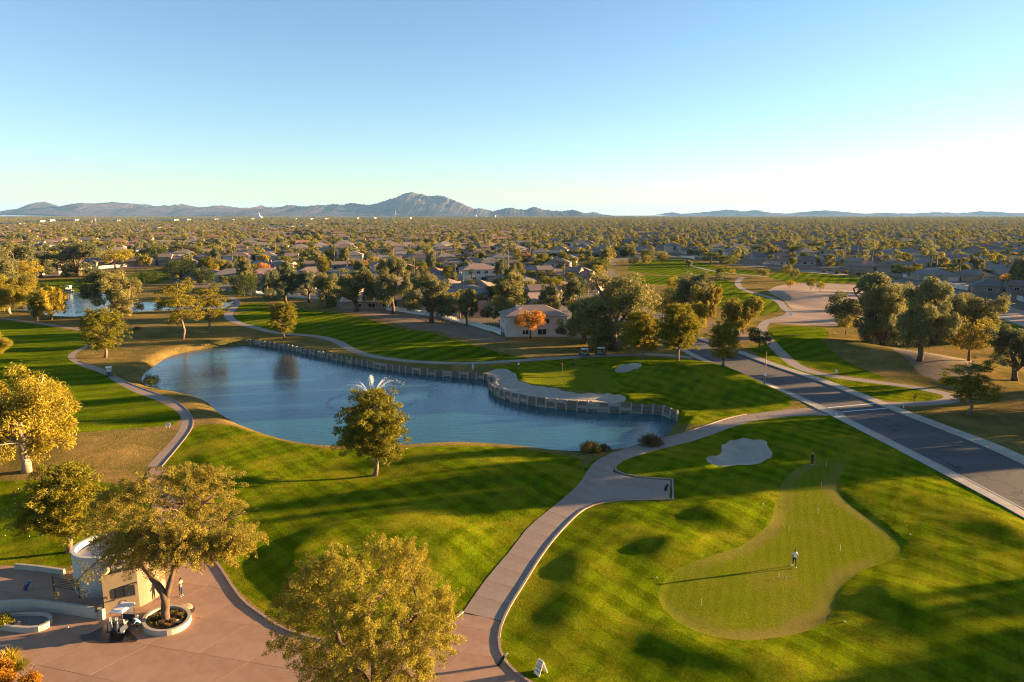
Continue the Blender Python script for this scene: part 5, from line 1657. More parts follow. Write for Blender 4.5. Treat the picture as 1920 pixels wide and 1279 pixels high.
block_wall([(1892,558),(1925,568),(1990,588)], 1.8, 'stucco_pale', 'white garden wall below the row of fan palms')
block_wall([(1440,500),(1500,505),(1560,508),(1640,514),(1690,520)], 1.7, 'block_brown', 'brown garden wall along the far edge of the dirt')
block_wall([(60,520),(90,514),(180,505),(235,500),(280,497),(332,491)], 1.7, 'block_cream', 'cream garden wall behind the far left fairway')
block_wall([(941,632),(1000,630),(1056,626)], 1.0, 'block_brown', 'low reddish brick wall in front of the white two-storey house')
block_wall([(430,546),(470,552)], 1.4, 'block_cream', 'short pale wall at the start of the fence row')

# little gatehouse by the road
def gatehouse():
    x, y = P(1128, 640)
    r = empty('gatehouse', (x, y, hz1(x, y)), R(12))
    m = MB(); m.prism([(-3, -2), (3, -2), (3, 2), (-3, 2)], -0.3, 2.9); m.build('wall', MAT['stucco_cream'], r)
    rf = MB(); hip_roof(rf, -3, 3, -2, 2, 2.92, 0.4, 0.6); rf.build('roof', MAT['tile_red'], r)
    d = MB(); d.box((0.6, -2.05, 1.1), (1.3, 0.1, 2.2)); d.build('door', MAT['door_brown'], r)
    o = obj('window', WIN[(1.0, 1.2)], r, (-1.6, -2.06, 1.5))
    tag(r, 'little cream gatehouse with red roof under the largest eucalyptus', 'building')
gatehouse()

# ---------------------------------------------------------------- the forecourt hut
wall_mat('hut_stucco', (0.225, 0.170, 0.112), 0.0); wall_mat('hut_white', (0.46, 0.44, 0.40), 0.0); wall_mat('planter_white', (0.40, 0.345, 0.275), 0.05)
simple('roof_felt', (0.10, 0.075, 0.06), 0.9, var=0.3, scale=2.0)
simple('ac_metal', (0.45, 0.43, 0.40), 0.5, 0.2, var=0.1)
def arc(p0, p1, bulge, n=10):
    p0, p1 = np.array(p0, float), np.array(p1, float)
    m = (p0 + p1) / 2; d = p1 - p0; nrm = np.array([d[1], -d[0]])
    return bez(p0, m + nrm * bulge, p1, n)
def shell(root, name, poly, z0, z1, th, mat, lip=0.0):
    """closed wall ring of thickness th"""
    poly = np.asarray(poly)
    c = poly.mean(0)
    t = np.roll(poly, -1, 0) - np.roll(poly, 1, 0)
    n = np.stack([t[:, 1], -t[:, 0]], 1); n /= np.linalg.norm(n, axis=1)[:, None]
    inn = poly - n * th
    k = len(poly)
    V = [(*p, z0) for p in poly] + [(*p, z1) for p in poly] + [(*p, z1) for p in inn] + [(*p, z0) for p in inn]
    F = []
    for i in range(k):
        j = (i + 1) % k
        F += [(i, j, j + k, i + k), (i + k, j + k, j + 2 * k, i + 2 * k), (i + 2 * k, j + 2 * k, j + 3 * k, i + 3 * k)]
    mb = MB(); mb.add(V, F)
    return mb.build(name, MAT[mat], root), inn
def hut():
    B = np.array([-34.05, 55.4])
    root = empty('starter_hut', (B[0], B[1], 0))
    front = [np.array([0.0, 0.0]), np.array([2.3, 1.2])]
    curve = arc((2.3, 1.2), (2.6, 5.2), 0.30, 12)
    back = arc((2.6, 5.2), (-1.3, 5.6), 0.25, 8)
    poly = np.concatenate([[front[0]], curve, back[1:]])
    w, inn = shell(root, 'wall', poly, -0.1, 3.5, 0.24, 'hut_stucco')
    d = MB(); d.add([(*p, 2.75) for p in inn], [tuple(range(len(inn)))]); d.build('roof_deck', MAT['roof_felt'], root)
    for (x, y, sx, sy, h) in ((0.35, 2.3, 1.3, 1.0, 0.75), (1.6, 3.6, 0.9, 0.9, 0.55), (0.2, 4.0, 0.8, 0.7, 0.5)):
        a = MB(); a.box((x, y, 2.75 + h / 2), (sx, sy, h), (0, 0, 0.45)); a.lathe([(0.0, 0.02), (0.30, 0.02), (0.30, 0.0)], (x, y, 2.75 + h), 14, 1)
        a.build('air_conditioner', [MAT['ac_metal'], MAT['metal_black']], root)
    pp = MB(); pp.tube([(-0.4, 1.2, 2.75), (-0.4, 1.2, 3.4), (-0.1, 1.3, 3.55)], 0.09, 8); pp.build('vent_pipe', MAT['ac_metal'], root)
    # serving window in the front wall
    dv = np.array([2.3, 1.2]); L = np.linalg.norm(dv); u = dv / L; ang = math.atan2(u[1], u[0]); nrm = np.array([u[1], -u[0]])
    cpt = u * L * 0.62 + nrm * 0.03
    wn_ = empty_child('window', root, (cpt[0], cpt[1], 1.75), ang)
    f = MB(); f.box((0, 0.0, 0), (1.5, 0.10, 0.9), m=1); f.box((0, -0.06, 0), (1.38, 0.04, 0.78), m=0); f.box((0, -0.085, 0), (0.05, 0.03, 0.78), m=1)
    f.build('pane', [MAT['glass_dark'], MAT['metal_black']], wn_)
    s_ = MB(); s_.box((0, -0.07, -0.52), (1.6, 0.22, 0.07)); s_.build('sill', MAT['hut_stucco'], wn_)
    for q, z in ((0.10, 1.55), (0.97, 2.35)):
        c = u * L * q + nrm * 0.16
        b = MB(); b.box((c[0], c[1], z), (0.12, 0.34, 0.12), (0, 0, ang)); b.build('wall_bracket', MAT['door_brown'], root)
    # round plaster emblem pressed into the wall below the window
    c = u * L * 0.55 + nrm * 0.014
    e = MB(); e.tube([(c[0] + u[0] * 0.30 * math.cos(a), c[1] + u[1] * 0.30 * math.cos(a), 0.75 + 0.26 * math.sin(a)) for a in np.linspace(0, 2 * math.pi, 24)], 0.018, 5, cap=False)
    e.tube([(c[0] + u[0] * s, c[1] + u[1] * s, 0.75 + 0.10 * math.sin(9 * s)) for s in np.linspace(-0.2, 0.2, 9)], 0.016, 5)
    e.build('wall_emblem', MAT['hut_stucco'], root)
    # round white tower behind
    tc = np.array([-2.6, 5.4])
    ring = np.array([tc + 2.7 * np.array([math.cos(a), math.sin(a)]) for a in np.linspace(0, 2 * math.pi, 41)[:-1]])
    shell(root, 'round_tower', ring, -0.1, 3.75, 0.3, 'hut_white')
    td = MB(); td.add([(*(tc + (p - tc) * 0.89), 3.1) for p in ring], [tuple(range(40))]); td.build('tower_deck', MAT['hut_white'], root)
    tag(root, 'tan stucco starter hut with curved wall, serving window and round white tower', 'building')
def empty_child(name, parent, loc, rz=0.0):
    o = bpy.data.objects.new(name, None); o.location = loc; o.rotation_euler = (0, 0, rz); o.empty_display_size = 0.1
    return link(o, parent)
hut()

def ribbon_wall(name, pts, th, h, mat, label, cat='wall', smooth_it=2, z0=-0.1, sections=None):
    l = resample(chaikin(PP(pts), False, smooth_it), 0.5, False)
    root_loc = l[0]
    a, b = offset_line(l, th / 2) - root_loc, offset_line(l, -th / 2) - root_loc
    V, F = [], []
    n = len(l)
    for i in range(n): V += [(*a[i], z0), (*a[i], h - 0.03), (*(a[i] * 0.85 + b[i] * 0.15), h), (*(a[i] * 0.15 + b[i] * 0.85), h), (*b[i], h - 0.03), (*b[i], z0)]
    for i in range(n - 1):
        p = 6 * i
        for k in range(5): F.append((p + k, p + k + 1, p + k + 7, p + k + 6))
    F += [tuple(range(5, -1, -1)), tuple(range(6 * n - 6, 6 * n))]
    me = bpy.data.meshes.new(name); me.from_pydata(V, [], [f[::-1] for f in F]); me.materials.append(MAT[mat]); me.update()
    o = obj(name, me, None, (root_loc[0], root_loc[1], 0.0))
    tag(o, label, cat)
    return o
ribbon_wall('low_wall', [(-60,1152),(0,1146),(60,1143),(110,1149),(150,1154),(196,1162)], 0.32, 0.95, 'planter_white', 'long curved low white wall running up to the hut')
ribbon_wall('low_wall', [(30,1066),(75,1070),(120,1077)], 0.35, 0.5, 'planter_white', 'short low white wall between the forecourt and the left lawn')
def planter_loop(name, pts, th, h, label, fill, closed=True, it=3):
    l = resample(chaikin(PP(pts), True, it), 0.35)
    c = l.mean(0)
    sgn = np.sum(l[:, 0] * np.roll(l[:, 1], -1) - np.roll(l[:, 0], -1) * l[:, 1])
    if sgn < 0: l = l[::-1]
    root = empty(name, (c[0], c[1], 0))
    w, inn = shell(root, 'rim', l - c, -0.1, h, th, 'planter_white')
    s_ = MB(); s_.add([(*p, h - 0.22) for p in inn], [tuple(range(len(inn)))]); s_.build('soil', MAT[fill], root)
    tag(root, label, 'planter')
    return root, c, inn
simple('bark_mulch', (0.10, 0.058, 0.034), 0.95, var=0.5, scale=7.0, bmp=1.0)
ground_mat('gravel', [(0.13, 0.105, 0.085), (0.19, 0.155, 0.13), (0.25, 0.21, 0.18)], 4.0, 16.0, 0.8, 14.0, 0.95, 0.03)
ang = np.linspace(0, 2 * math.pi, 17)[:-1]
rp, rc, rin = planter_loop('round_planter', [(313 + 47 * math.cos(a), 1169 - 25 * math.sin(a) + 7 * math.cos(a) * -1) for a in ang], 0.26, 0.5, 'round white planter ring holding the forked mesquite', 'bark_mulch', it=1)
lp, lc, lin = planter_loop('long_planter', [(-40,1170),(0,1163),(22,1160),(60,1157),(88,1158),(99,1163),(100,1170),(90,1180),(66,1188),(30,1187),(0,1182),(-40,1180)], 0.26, 0.5, 'long rounded white planter filled with gravel below the curved low wall', 'gravel', it=1)

def plant(kind, x, y, z, s, leaf, label, name='shrub', cat='shrub', seed=0, group=None):
    r = np.random.default_rng(seed)
    root = empty(name, (x, y, z))
    if kind == 'agave':
        V, var = [], []
        for q in range(26):
            th, el = q * 2.4, r.uniform(0.3, 1.2)
            d = np.array([math.cos(th) * math.cos(el), math.sin(th) * math.cos(el), math.sin(el)]); sd = np.array([-math.sin(th), math.cos(th), 0])
            L = s * r.uniform(0.7, 1)
            V += [-sd * 0.06 * s, d * L * 0.5 + sd * 0.07 * s, d * L, d * L * 0.5 - sd * 0.07 * s]; var.append(r.uniform())
        obj('leaves', leaf_mesh('leaves', [(np.array(V), np.array(var))], MAT[leaf]), root)
    elif kind == 'grass':
        n = 420
        th, el = r.uniform(0, 6.28, n), r.uniform(0.5, 1.45, n)
        d = np.stack([np.cos(th) * np.cos(el), np.sin(th) * np.cos(el), np.sin(el)], 1); sd = np.stack([-np.sin(th), np.cos(th), 0 * th], 1)
        L = s * r.uniform(0.6, 1.05, n)[:, None]; b = r.normal(0, 0.18 * s, (n, 3)); b[:, 2] = 0
        m = b + d * L * 0.6; tip = b + d * L * np.array([1.25, 1.25, 0.92])
        V = np.stack([b, m + sd * 0.022 * s, tip, m - sd * 0.022 * s], 1).reshape(-1, 3)
        obj('leaves', leaf_mesh('leaves', [(V, r.uniform(0, 1, n))], MAT[leaf]), root)
    else:
        k = 26
        c = unit(r.normal(size=(k, 3)) + np.array([0, 0, 0.4])) * s * np.array([0.62, 0.62, 0.5]) * r.uniform(0.5, 1, (k, 1)); c[:, 2] = np.abs(c[:, 2]) + 0.2 * s
        mb = MB()
        for q in c[::4]: limb(mb, (0, 0, -0.05), q, 0.03 * s, 0.008 * s, 0.1, 4, 5, r)
        mb.build('stems', MAT['bark_brown'], root)
        obj('leaves', leaf_mesh('leaves', [leaf_cloud(c, np.full(k, 0.28 * s), 110, 0.13 * s ** 0.5, 0.45, 0.4, r=r)], MAT[leaf]), root)
    tag(root, label, cat, group)
    return root
g = 'small plants in the round planter'
for i in range(34):
    a, rr0 = rng.uniform(0, 6.28), math.sqrt(rng.uniform(0.08, 0.72))
    x, y = rc[0] + 1.55 * rr0 * math.cos(a), rc[1] + 1.45 * rr0 * math.sin(a)
    if math.hypot(x - mx, y - my) < 0.55: continue
    kk = i % 3
    plant(('agave', 'grass', 'bush')[kk], x, y, 0.26, (0.38, 0.36, 0.26)[kk] * rng.uniform(0.8, 1.2), ('leaf_broad', 'leaf_reed', 'leaf_olive')[kk],
          ('small spiky green succulent in the round planter', 'tuft of dry reddish grass in the round planter', 'little olive ground shrub in the round planter')[kk], ('succulent', 'grass_tuft', 'small_shrub')[kk], 'plant', i, g + ' ' + 'abc'[kk])
def rock(px, py, s, label, z=0.0, seed=1):
    r = np.random.default_rng(seed)
    bm = bmesh.new(); bmesh.ops.create_icosphere(bm, subdivisions=3, radius=1.0)
    for v in bm.verts:
        d = v.co.normalized()
        k = 1 + 0.18 * math.sin(3.1 * d.x + seed) * math.cos(2.7 * d.y) + 0.12 * math.sin(5.3 * d.z + 2 * d.x) + r.normal(0, 0.025)
        v.co = d * k; v.co.z *= 0.62; v.co.x *= 1.25
    me = bpy.data.meshes.new('rock'); bm.to_mesh(me); bm.free(); me.materials.append(MAT['desert_dirt'])
    x, y = P(px, py); o = obj('rock', me, None, (x, y, z + 0.25 * s)); o.scale = (s, s, s)
    tag(o, label, 'rock')
rock(333, 1172, 0.26, 'rounded brown rock beside the mesquite trunk in the planter', 0.26, 3)
rock(348, 1141, 0.42, 'pale boulder in the mulch behind the round planter', 0.0, 4)
rock(12, 1178, 0.3, 'orange boulder in the long gravel planter', 0.27, 5)
rock(34, 1177, 0.26, 'pinkish flat rock in the long gravel planter', 0.27, 6)
b_ = MB(); bed = chaikin(PP([(322,1142),(335,1135),(358,1133),(367,1140),(362,1152),(350,1150),(338,1146)]), True, 2); b_.add([(x, y, 0.047) for x, y in bed], [tuple(range(len(bed)))]); o = b_.build('planting_bed', MAT['bark_mulch']); o['kind'] = 'structure'
x, y = P(6, 1176); plant('bush', x, y, 0.25, 1.1, 'leaf_broad', 'green and yellow shrub in the long gravel planter', seed=3)
x, y = P(22, 1270); plant('bush', x - 1.2, y + 0.4, 0.0, 1.5, 'leaf_flower', 'orange-flowering shrub at the corner of the forecourt bed', seed=5)
x, y = P(55, 1290); plant('bush', x, y, 0.0, 1.2, 'leaf_flower', 'lower orange-flowering shrub touching the forecourt paving', seed=6)
x, y = P(2, 1290); plant('bush', x, y, 0.0, 1.5, 'leaf_flower', 'orange-flowering shrub behind its two neighbours on the sandy bed', seed=7)
x, y = P(18, 1243); plant('grass', x, y, 0, 1.2, 'leaf_gold', 'pale yellow ornamental grass clump beside the orange shrubs', 'grass_clump', 'grass', 8)
x, y = P(36, 1256); plant('grass', x, y, 0, 0.9, 'leaf_broad', 'green ornamental grass clump beside the orange shrubs', 'grass_clump', 'grass', 9)
s_ = MB(); bed = chaikin(PP([(-60,1235),(10,1240),(45,1238),(66,1243),(72,1250),(60,1262),(30,1276),(20,1300),(-60,1330)]), True, 2); s_.add([(x, y, 0.05) for x, y in bed], [tuple(range(len(bed)))]); o = s_.build('sand_bed', MAT['desert_dirt']); o['kind'] = 'structure'
# reeds and bushes on the pond shore
for (px_, py_, s, sd, lb, lf) in ((1107, 846, 2.0, 11, 'larger round clump of plumed reeds on the near pond shore', 'leaf_reed'), (1132, 844, 1.15, 12, 'small clump of plumed reeds beside the larger one', 'leaf_reed'), (1219, 834, 2.3, 13, 'wide clump of pink-plumed reeds between the pond and the path', 'leaf_reed')):
    x, y = P(px_, py_); z = max(hz1(x, y), WATER_Z)
    plant('grass', x, y, z, s * 0.9, lf, lb, 'reed_clump', 'reeds', sd)
    t_ = [o for o in COL.objects if o.name.startswith('reed_clump')][-1]
    rr1 = np.random.default_rng(sd)
    k = 40; c = unit(rr1.normal(size=(k, 3)) + np.array([0, 0, 0.3])) * s * np.array([0.8, 0.7, 0.55]) * rr1.uniform(0.6, 1, (k, 1)); c[:, 2] = np.abs(c[:, 2]) + 0.1
    obj('foliage', leaf_mesh('foliage', [leaf_cloud(c, np.full(k, 0.3 * s ** 0.5), 70, 0.3, 0.16, 0.3, up=1.0, r=rr1)], [MAT['leaf_reed' if sd != 11 else 'leaf_olive']]), t_)
x, y = P(282, 712); plant('bush', x, y, WATER_Z, 2.6, 'leaf_dark', 'dark rounded bush leaning over the left tip of the pond', 'pond_bush', 'bush', 21)
x, y = P(258, 628); plant('bush', x, y, hz1(x, y), 1.3, 'leaf_dark', 'small dark bush alone on the dry grass between the ponds', 'round_bush', 'bush', 22)
x, y = P(1874, 583); plant('bush', x, y, 0, 2.6, 'leaf_dark', 'dark round bush alone on the dirt near the right cart path', 'round_bush', 'bush', 23)
for i, (px_, py_) in enumerate(((1570, 514), (1587, 513), (1545, 512), (1610, 516), (1632, 517))):
    x, y = P(px_, py_); plant('bush', x, y, 0, 2.0, 'leaf_reed' if i == 1 else 'leaf_dark', ('low dark bush along the dirt in front of the brown garden wall', 'reddish bush on the dirt before the brown garden wall')[i == 1], 'desert_bush', 'bush', 30 + i, 'bushes before the brown wall')

# railing, litter bin
def railing():
    a, b = np.array(P(86, 1128)), np.array(P(134, 1136)); a[1] += 1.2; b[1] += 1.2
    d = b - a; L = np.linalg.norm(d)
    r = empty('railing', (a[0], a[1], 0), math.atan2(d[1], d[0]))
    for x in (0.0, L):
        p = MB(); p.box((x, 0, 0.85), (0.07, 0.07, 1.7)); p.build('post', MAT['metal_black'], r)
    for i in range(6):
        p = MB(); p.box((L / 2, 0, 0.75 + 0.17 * i), (L - 0.08, 0.035, 0.04)); p.build('rail', MAT['metal_black'], r)
    tag(r, 'black metal railing with six bars behind the curved low wall', 'railing')
railing()
def bin_():
    x, y = P(187, 1160)
    r = empty('litter_bin', (x, y, 0.03), 0.5)
    b = MB(); b.box((0, 0, 0.38), (0.5, 0.5, 0.76)); b.build('body', MAT['planter_white'], r)
    t = MB(); t.box((0, 0, 0.98), (0.52, 0.52, 0.42), taper=0.92); t.box((0, 0, 1.21), (0.50, 0.50, 0.05)); t.build('hood', MAT['metal_black'], r)
    f = MB(); f.box((0.05, -0.255, 1.02), (0.30, 0.02, 0.16)); f.build('flap', MAT['metal_grey'], r)
    tag(r, 'litter bin with cream body and black hood at the corner of the hut', 'bin')
bin_()
# ---------------------------------------------------------------- palms one can point at
for (bx, by, tp_, k, lb) in ((1743, 512, 476, 'palm_tall', 'tall fan palm, left of the close pair behind the white block wall'), (1755, 520, 477, 'palm_tall', 'tall fan palm, right of the close pair behind the white block wall'), (1799, 527, 493, 'palm_tall', 'slender golden-lit fan palm between the broad grey roofs'),
        (1706, 507, 485, 'palm_fan', 'short fan palm next to the tan house with straight eaves'), (1841, 538, 511, 'palm_fan', 'bushy fan palm in front of the very broad grey roof'), (1876, 556, 521, 'palm_fan', 'stout skirted fan palm at the head of the palm row'), (1888, 556, 520, 'palm_fan', 'stout skirted fan palm next to the head of the palm row'),
        (1903, 548, 511, 'palm_fan', 'taller palm at the back of the palm row'), (1632, 502, 467, 'palm_tall', 'golden palm leaning over the dark trees by the brown wall'), (1048, 514, 486, 'palm_fan', 'fan palm, one of the pair above the curving street'), (1057, 514, 487, 'palm_fan', 'fan palm with brighter crown above the curving street'),
        (1093, 516, 494, 'palm_date', 'feathery palm beside the warm red roof'), (885, 550, 526, 'palm_date', 'feathery palm beside the sunlit pinkish roof'), (728, 490, 463, 'palm_tall', 'slim palm behind the tallest fence eucalyptus'), (736, 490, 462, 'palm_tall', 'slim palm standing by its twin near the terracotta strip roof'), (1325, 455, 432, 'palm_tall', 'thin far palm above the hedge of the far fairway')):
    pt(k, bx, by, tp_, bx - 14, bx + 14, lb, 'palm', 'palm_tree')

# ---------------------------------------------------------------- people
simple('skin', (0.34, 0.19, 0.125), 0.6); simple('cloth_white', (0.66, 0.66, 0.68), 0.8); simple('cloth_black', (0.015, 0.015, 0.018), 0.8); simple('cloth_navy', (0.025, 0.035, 0.07), 0.8); simple('cloth_blue', (0.16, 0.42, 0.56), 0.8)
simple('cloth_tan', (0.36, 0.28, 0.19), 0.8); simple('cloth_red', (0.16, 0.045, 0.04), 0.8); simple('cloth_pale', (0.45, 0.52, 0.66), 0.8); simple('hair_dark', (0.03, 0.018, 0.012), 0.7); simple('hair_blond', (0.40, 0.27, 0.13), 0.7); simple('shoe_white', (0.6, 0.58, 0.55), 0.6)
simple('club_steel', (0.5, 0.5, 0.52), 0.3, 0.9)
BASE = dict(pelvis=(0, 0, .95), spine=(0, 0, 1.14), chest=(0, -.01, 1.36), neck=(0, -.01, 1.52), hb=(0, -.02, 1.60), ht=(0, -.03, 1.71),
            hl=(.10, 0, .90), kl=(.11, -.03, .50), al=(.11, .03, .09), tl=(.12, -.15, .04), hr=(-.10, 0, .90), kr=(-.11, -.03, .50), ar=(-.11, .03, .09), tr=(-.12, -.15, .04),
            sl=(.19, 0, 1.43), el=(.25, .03, 1.15), wl=(.25, -.07, .92), fl=(.25, -.10, .84), sr=(-.19, 0, 1.43), er=(-.25, .03, 1.15), wr=(-.25, -.07, .92), fr=(-.25, -.10, .84))
RAD = dict(pelvis=.145, spine=.125, chest=.150, neck=.062, hb=.085, ht=.088, hl=.095, kl=.062, al=.042, tl=.035, hr=.095, kr=.062, ar=.042, tr=.035, sl=.068, el=.046, wl=.030, fl=.032, sr=.068, er=.046, wr=.030, fr=.032)
BONES = [('pelvis', 'spine', 1), ('spine', 'chest', 1), ('chest', 'neck', 1), ('neck', 'hb', 0), ('hb', 'ht', 0), ('pelvis', 'hl', 2), ('hl', 'kl', 2), ('kl', 'al', 2), ('al', 'tl', 3), ('pelvis', 'hr', 2), ('hr', 'kr', 2), ('kr', 'ar', 2), ('ar', 'tr', 3),
         ('chest', 'sl', 1), ('sl', 'el', 4), ('el', 'wl', 0), ('wl', 'fl', 0), ('chest', 'sr', 1), ('sr', 'er', 4), ('er', 'wr', 0), ('wr', 'fr', 0)]
def person(px_, py_, rz, pose, shirt, legs, shoes, hair, label, z=None, sleeves=False, shorts=False, cap=None, scale=1.0):
    J = dict(BASE); J.update(pose)
    names = list(BASE)
    me = bpy.data.meshes.new('body'); me.from_pydata([J[n] for n in names], [(names.index(a), names.index(b)) for a, b, _ in BONES], [])
    o = bpy.data.objects.new('tmp', me); COL.objects.link(o)
    sk = o.modifiers.new('s', 'SKIN'); sk.use_smooth_shade = True
    for i, n in enumerate(names):
        sv = me.skin_vertices[0].data[i]; sv.radius = (RAD[n], RAD[n] * (0.78 if n in ('chest', 'spine', 'pelvis') else 1.0)); sv.use_root = (n == 'pelvis')
    ss = o.modifiers.new('u', 'SUBSURF'); ss.levels = 1
    dg = bpy.context.evaluated_depsgraph_get()
    bm = bmesh.new(); bm.from_mesh(o.evaluated_get(dg).to_mesh())
    bpy.data.objects.remove(o)
    reg = {}
    A = np.array([J[a] for a, b, _ in BONES]); B = np.array([J[b] for a, b, _ in BONES]); E_ = B - A
    for f in bm.faces:
        c = np.array(f.calc_center_median())
        t = np.clip(np.einsum('ij,ij->i', c - A, E_) / np.einsum('ij,ij->i', E_, E_), 0, 1)
        d = np.linalg.norm(A + E_ * t[:, None] - c, axis=1)
        k = int(np.argmin(d)); r_ = BONES[k][2]
        if r_ == 4: r_ = 1 if (t[k] < 0.75 or sleeves) else 0
        if sleeves and BONES[k][0] in ('el', 'er'): r_ = 1
        if shorts and r_ == 2 and BONES[k][0] in ('kl', 'kr'): r_ = 0
        if BONES[k][0] == 'pelvis' and c[2] < J['pelvis'][2] + 0.02: r_ = 2
        f.material_index = r_; f.smooth = True
    # fingers and thumb rooted in each palm, nose, ears
    def tube(path, rad, m):
        mb = MB(); mb.tube(path, rad, 6)
        vs_ = [bm.verts.new(v) for v in mb.v]
        for f in mb.f:
            try: nf = bm.faces.new([vs_[i] for i in f]); nf.material_index = m; nf.smooth = True
            except ValueError: pass
    for w_, f_ in (('wl', 'fl'), ('wr', 'fr')):
        W, Fp = np.array(J[w_]), np.array(J[f_]); d = unit(Fp - W); sd = unit(np.cross(d, np.array([0, 1, 0.2]))); pn = np.cross(sd, d)
        for i in range(4):
            b = Fp + sd * (i - 1.5) * 0.019; L = (0.065, 0.075, 0.07, 0.055)[i]
            tube([b - d * 0.02, b + d * L * 0.55 + pn * 0.004, b + d * L * 0.9 + pn * 0.022], [0.010, 0.009, 0.006], 0)
        b = W + d * 0.03 - sd * 0.03
        tube([b, b + d * 0.03 - sd * 0.02 + pn * 0.012, b + d * 0.06 - sd * 0.018 + pn * 0.028], [0.012, 0.010, 0.007], 0)
    hb, ht = np.array(J['hb']), np.array(J['ht']); hu = unit(ht - hb); hc_ = hb + hu * 0.05
    fwd = unit(np.array(J.get('face', (0, -1, 0)), float)); sd = np.cross(hu, fwd)
    tube([hc_ + fwd * 0.075 + hu * 0.03, hc_ + fwd * 0.105 - hu * 0.005, hc_ + fwd * 0.085 - hu * 0.015], [0.008, 0.015, 0.010], 0)
    for s_ in (-1, 1):
        tube([hc_ + sd * s_ * 0.078 + hu * 0.025, hc_ + sd * s_ * 0.092, hc_ + sd * s_ * 0.078 - hu * 0.025], [0.012, 0.014, 0.008], 0)
        tube([hc_ + fwd * 0.080 + sd * s_ * 0.030 + hu * 0.032, hc_ + fwd * 0.087 + sd * s_ * 0.030 + hu * 0.032], [0.012, 0.010], 4)
    tube([hc_ + fwd * 0.083 - sd * 0.022 - hu * 0.042, hc_ + fwd * 0.088 - hu * 0.044, hc_ + fwd * 0.083 + sd * 0.022 - hu * 0.042], [0.006, 0.008, 0.006], 5)
    m2 = bpy.data.meshes.new('body'); bm.to_mesh(m2); bm.free()
    for m in ('skin', shirt, legs, shoes, 'hair_dark', 'cloth_red'): m2.materials.append(MAT[m])
    x, y = P(px_, py_)
    root = empty('person', (x, y, (hz1(x, y) if z is None else z)), rz, scale)
    obj('body', m2, root)
    # hair: a cap of hair over crown and nape
    h = MB()
    top = hb + hu * 0.075 - fwd * 0.012
    for i in range(5):
        pass
    prof = [(0.0, 0.118), (0.05, 0.108), (0.085, 0.078), (0.100, 0.035), (0.098, -0.01)]
    vs_, n = [], 14
    for r_, zz in prof:
        for k in range(n):
            w = 2 * math.pi * k / n
            q = top + (sd * math.cos(w) + fwd * math.sin(w)) * r_ + hu * (zz - (0.05 if math.sin(w) < 0.1 and zz < 0.03 else 0))
            vs_.append(tuple(q))
    h.add(vs_, [(i * n + k, i * n + (k + 1) % n, (i + 1) * n + (k + 1) % n, (i + 1) * n + k) for i in range(4) for k in range(n)], 0, True)
    h.build('hair', MAT[hair], root)
    if cap:
        c = MB(); vs_ = []
        for r_, zz in [(0.0, 0.135), (0.06, 0.122), (0.098, 0.085), (0.108, 0.045)]:
            for k in range(n):
                w = 2 * math.pi * k / n; vs_.append(tuple(top + (sd * math.cos(w) + fwd * math.sin(w)) * r_ + hu * zz))
        c.add(vs_, [(i * n + k, i * n + (k + 1) % n, (i + 1) * n + (k + 1) % n, (i + 1) * n + k) for i in range(3) for k in range(n)], 0, True)
        q = top + hu * 0.045; c.add([tuple(q + sd * 0.085 + fwd * 0.06), tuple(q + sd * 0.06 + fwd * 0.18), tuple(q - sd * 0.06 + fwd * 0.18), tuple(q - sd * 0.085 + fwd * 0.06), tuple(q + fwd * 0.05 + hu * 0.02)], [(0, 1, 2, 3), (4, 0, 3)], 0)
        c.build('cap', MAT[cap], root)
    tag(root, label, 'person')
    return root, J
def club(root_loc, rz, a, b, label):
    """a putter or club: shaft with grip and head, from grip a to head b (local to the figure)"""
    r = empty('golf_club', root_loc, rz)
    a, b = np.array(a, float), np.array(b, float); d = unit(b - a)
    s_ = MB(); s_.tube([a + d * 0.25, b], [0.009, 0.007], 6); s_.build('shaft', MAT['club_steel'], r)
    g_ = MB(); g_.tube([a, a + d * 0.28], [0.016, 0.012], 6); g_.build('grip', MAT['cloth_black'], r)
    h_ = MB(); h_.box((b[0] + 0.04, b[1], b[2] + 0.02), (0.11, 0.03, 0.04)); h_.build('head', MAT['club_steel'], r)
    tag(r, label, 'golf club')
WALK = dict(kl=(.11, -.14, .52), al=(.11, -.16, .10), tl=(.12, -.33, .06), kr=(-.11, .04, .50), ar=(-.11, .26, .15), tr=(-.11, .12, .05))
r1, J1 = person(1489, 1063, R(-8), dict(WALK, el=(.27, .06, 1.16), er=(-.27, .02, 1.16), wr=(-.26, -.16, .98), fr=(-.26, -.20, .92)), 'cloth_white', 'cloth_black', 'shoe_white', 'hair_dark', 'person in white shirt and dark trousers walking over the putting green')
club(r1.location, r1.rotation_euler.z, (-.27, -.20, .95), (-.36, -.42, .04), 'putter held by the person in the white shirt on the putting green')
r2, J2 = person(1522, 873, R(20), dict(face=(0.2, -1, 0)), 'cloth_black', 'cloth_black', 'shoe_white', 'hair_blond', 'person in black with fair hair standing at the top of the putting green', sleeves=True)
club(r2.location, r2.rotation_euler.z, (.25, -.12, .88), (.38, -.34, .03), 'putter of the person dressed in black')
r3, J3 = person(340, 1119, R(75), dict(el=(.24, -.04, 1.14), wl=(.12, -.28, 1.22), fl=(.06, -.36, 1.25), er=(-.24, -.04, 1.14), wr=(-.12, -.28, 1.22), fr=(-.05, -.36, 1.25), hb=(0, -.05, 1.59), ht=(0, -.09, 1.69)), 'cloth_tan', 'cloth_navy', 'shoe_white', 'hair_dark', 'person in pale vest and jeans looking at a phone beside the hut', z=0.04)
ph = MB(); ph.box((0, 0, 0), (0.075, 0.012, 0.15)); o = ph.build('phone', MAT['metal_black'], None, (r3.location.x + 0.40, r3.location.y - 0.10, 1.33), (0.5, 0, R(75))); tag(o, 'dark phone held by the person beside the hut', 'phone')
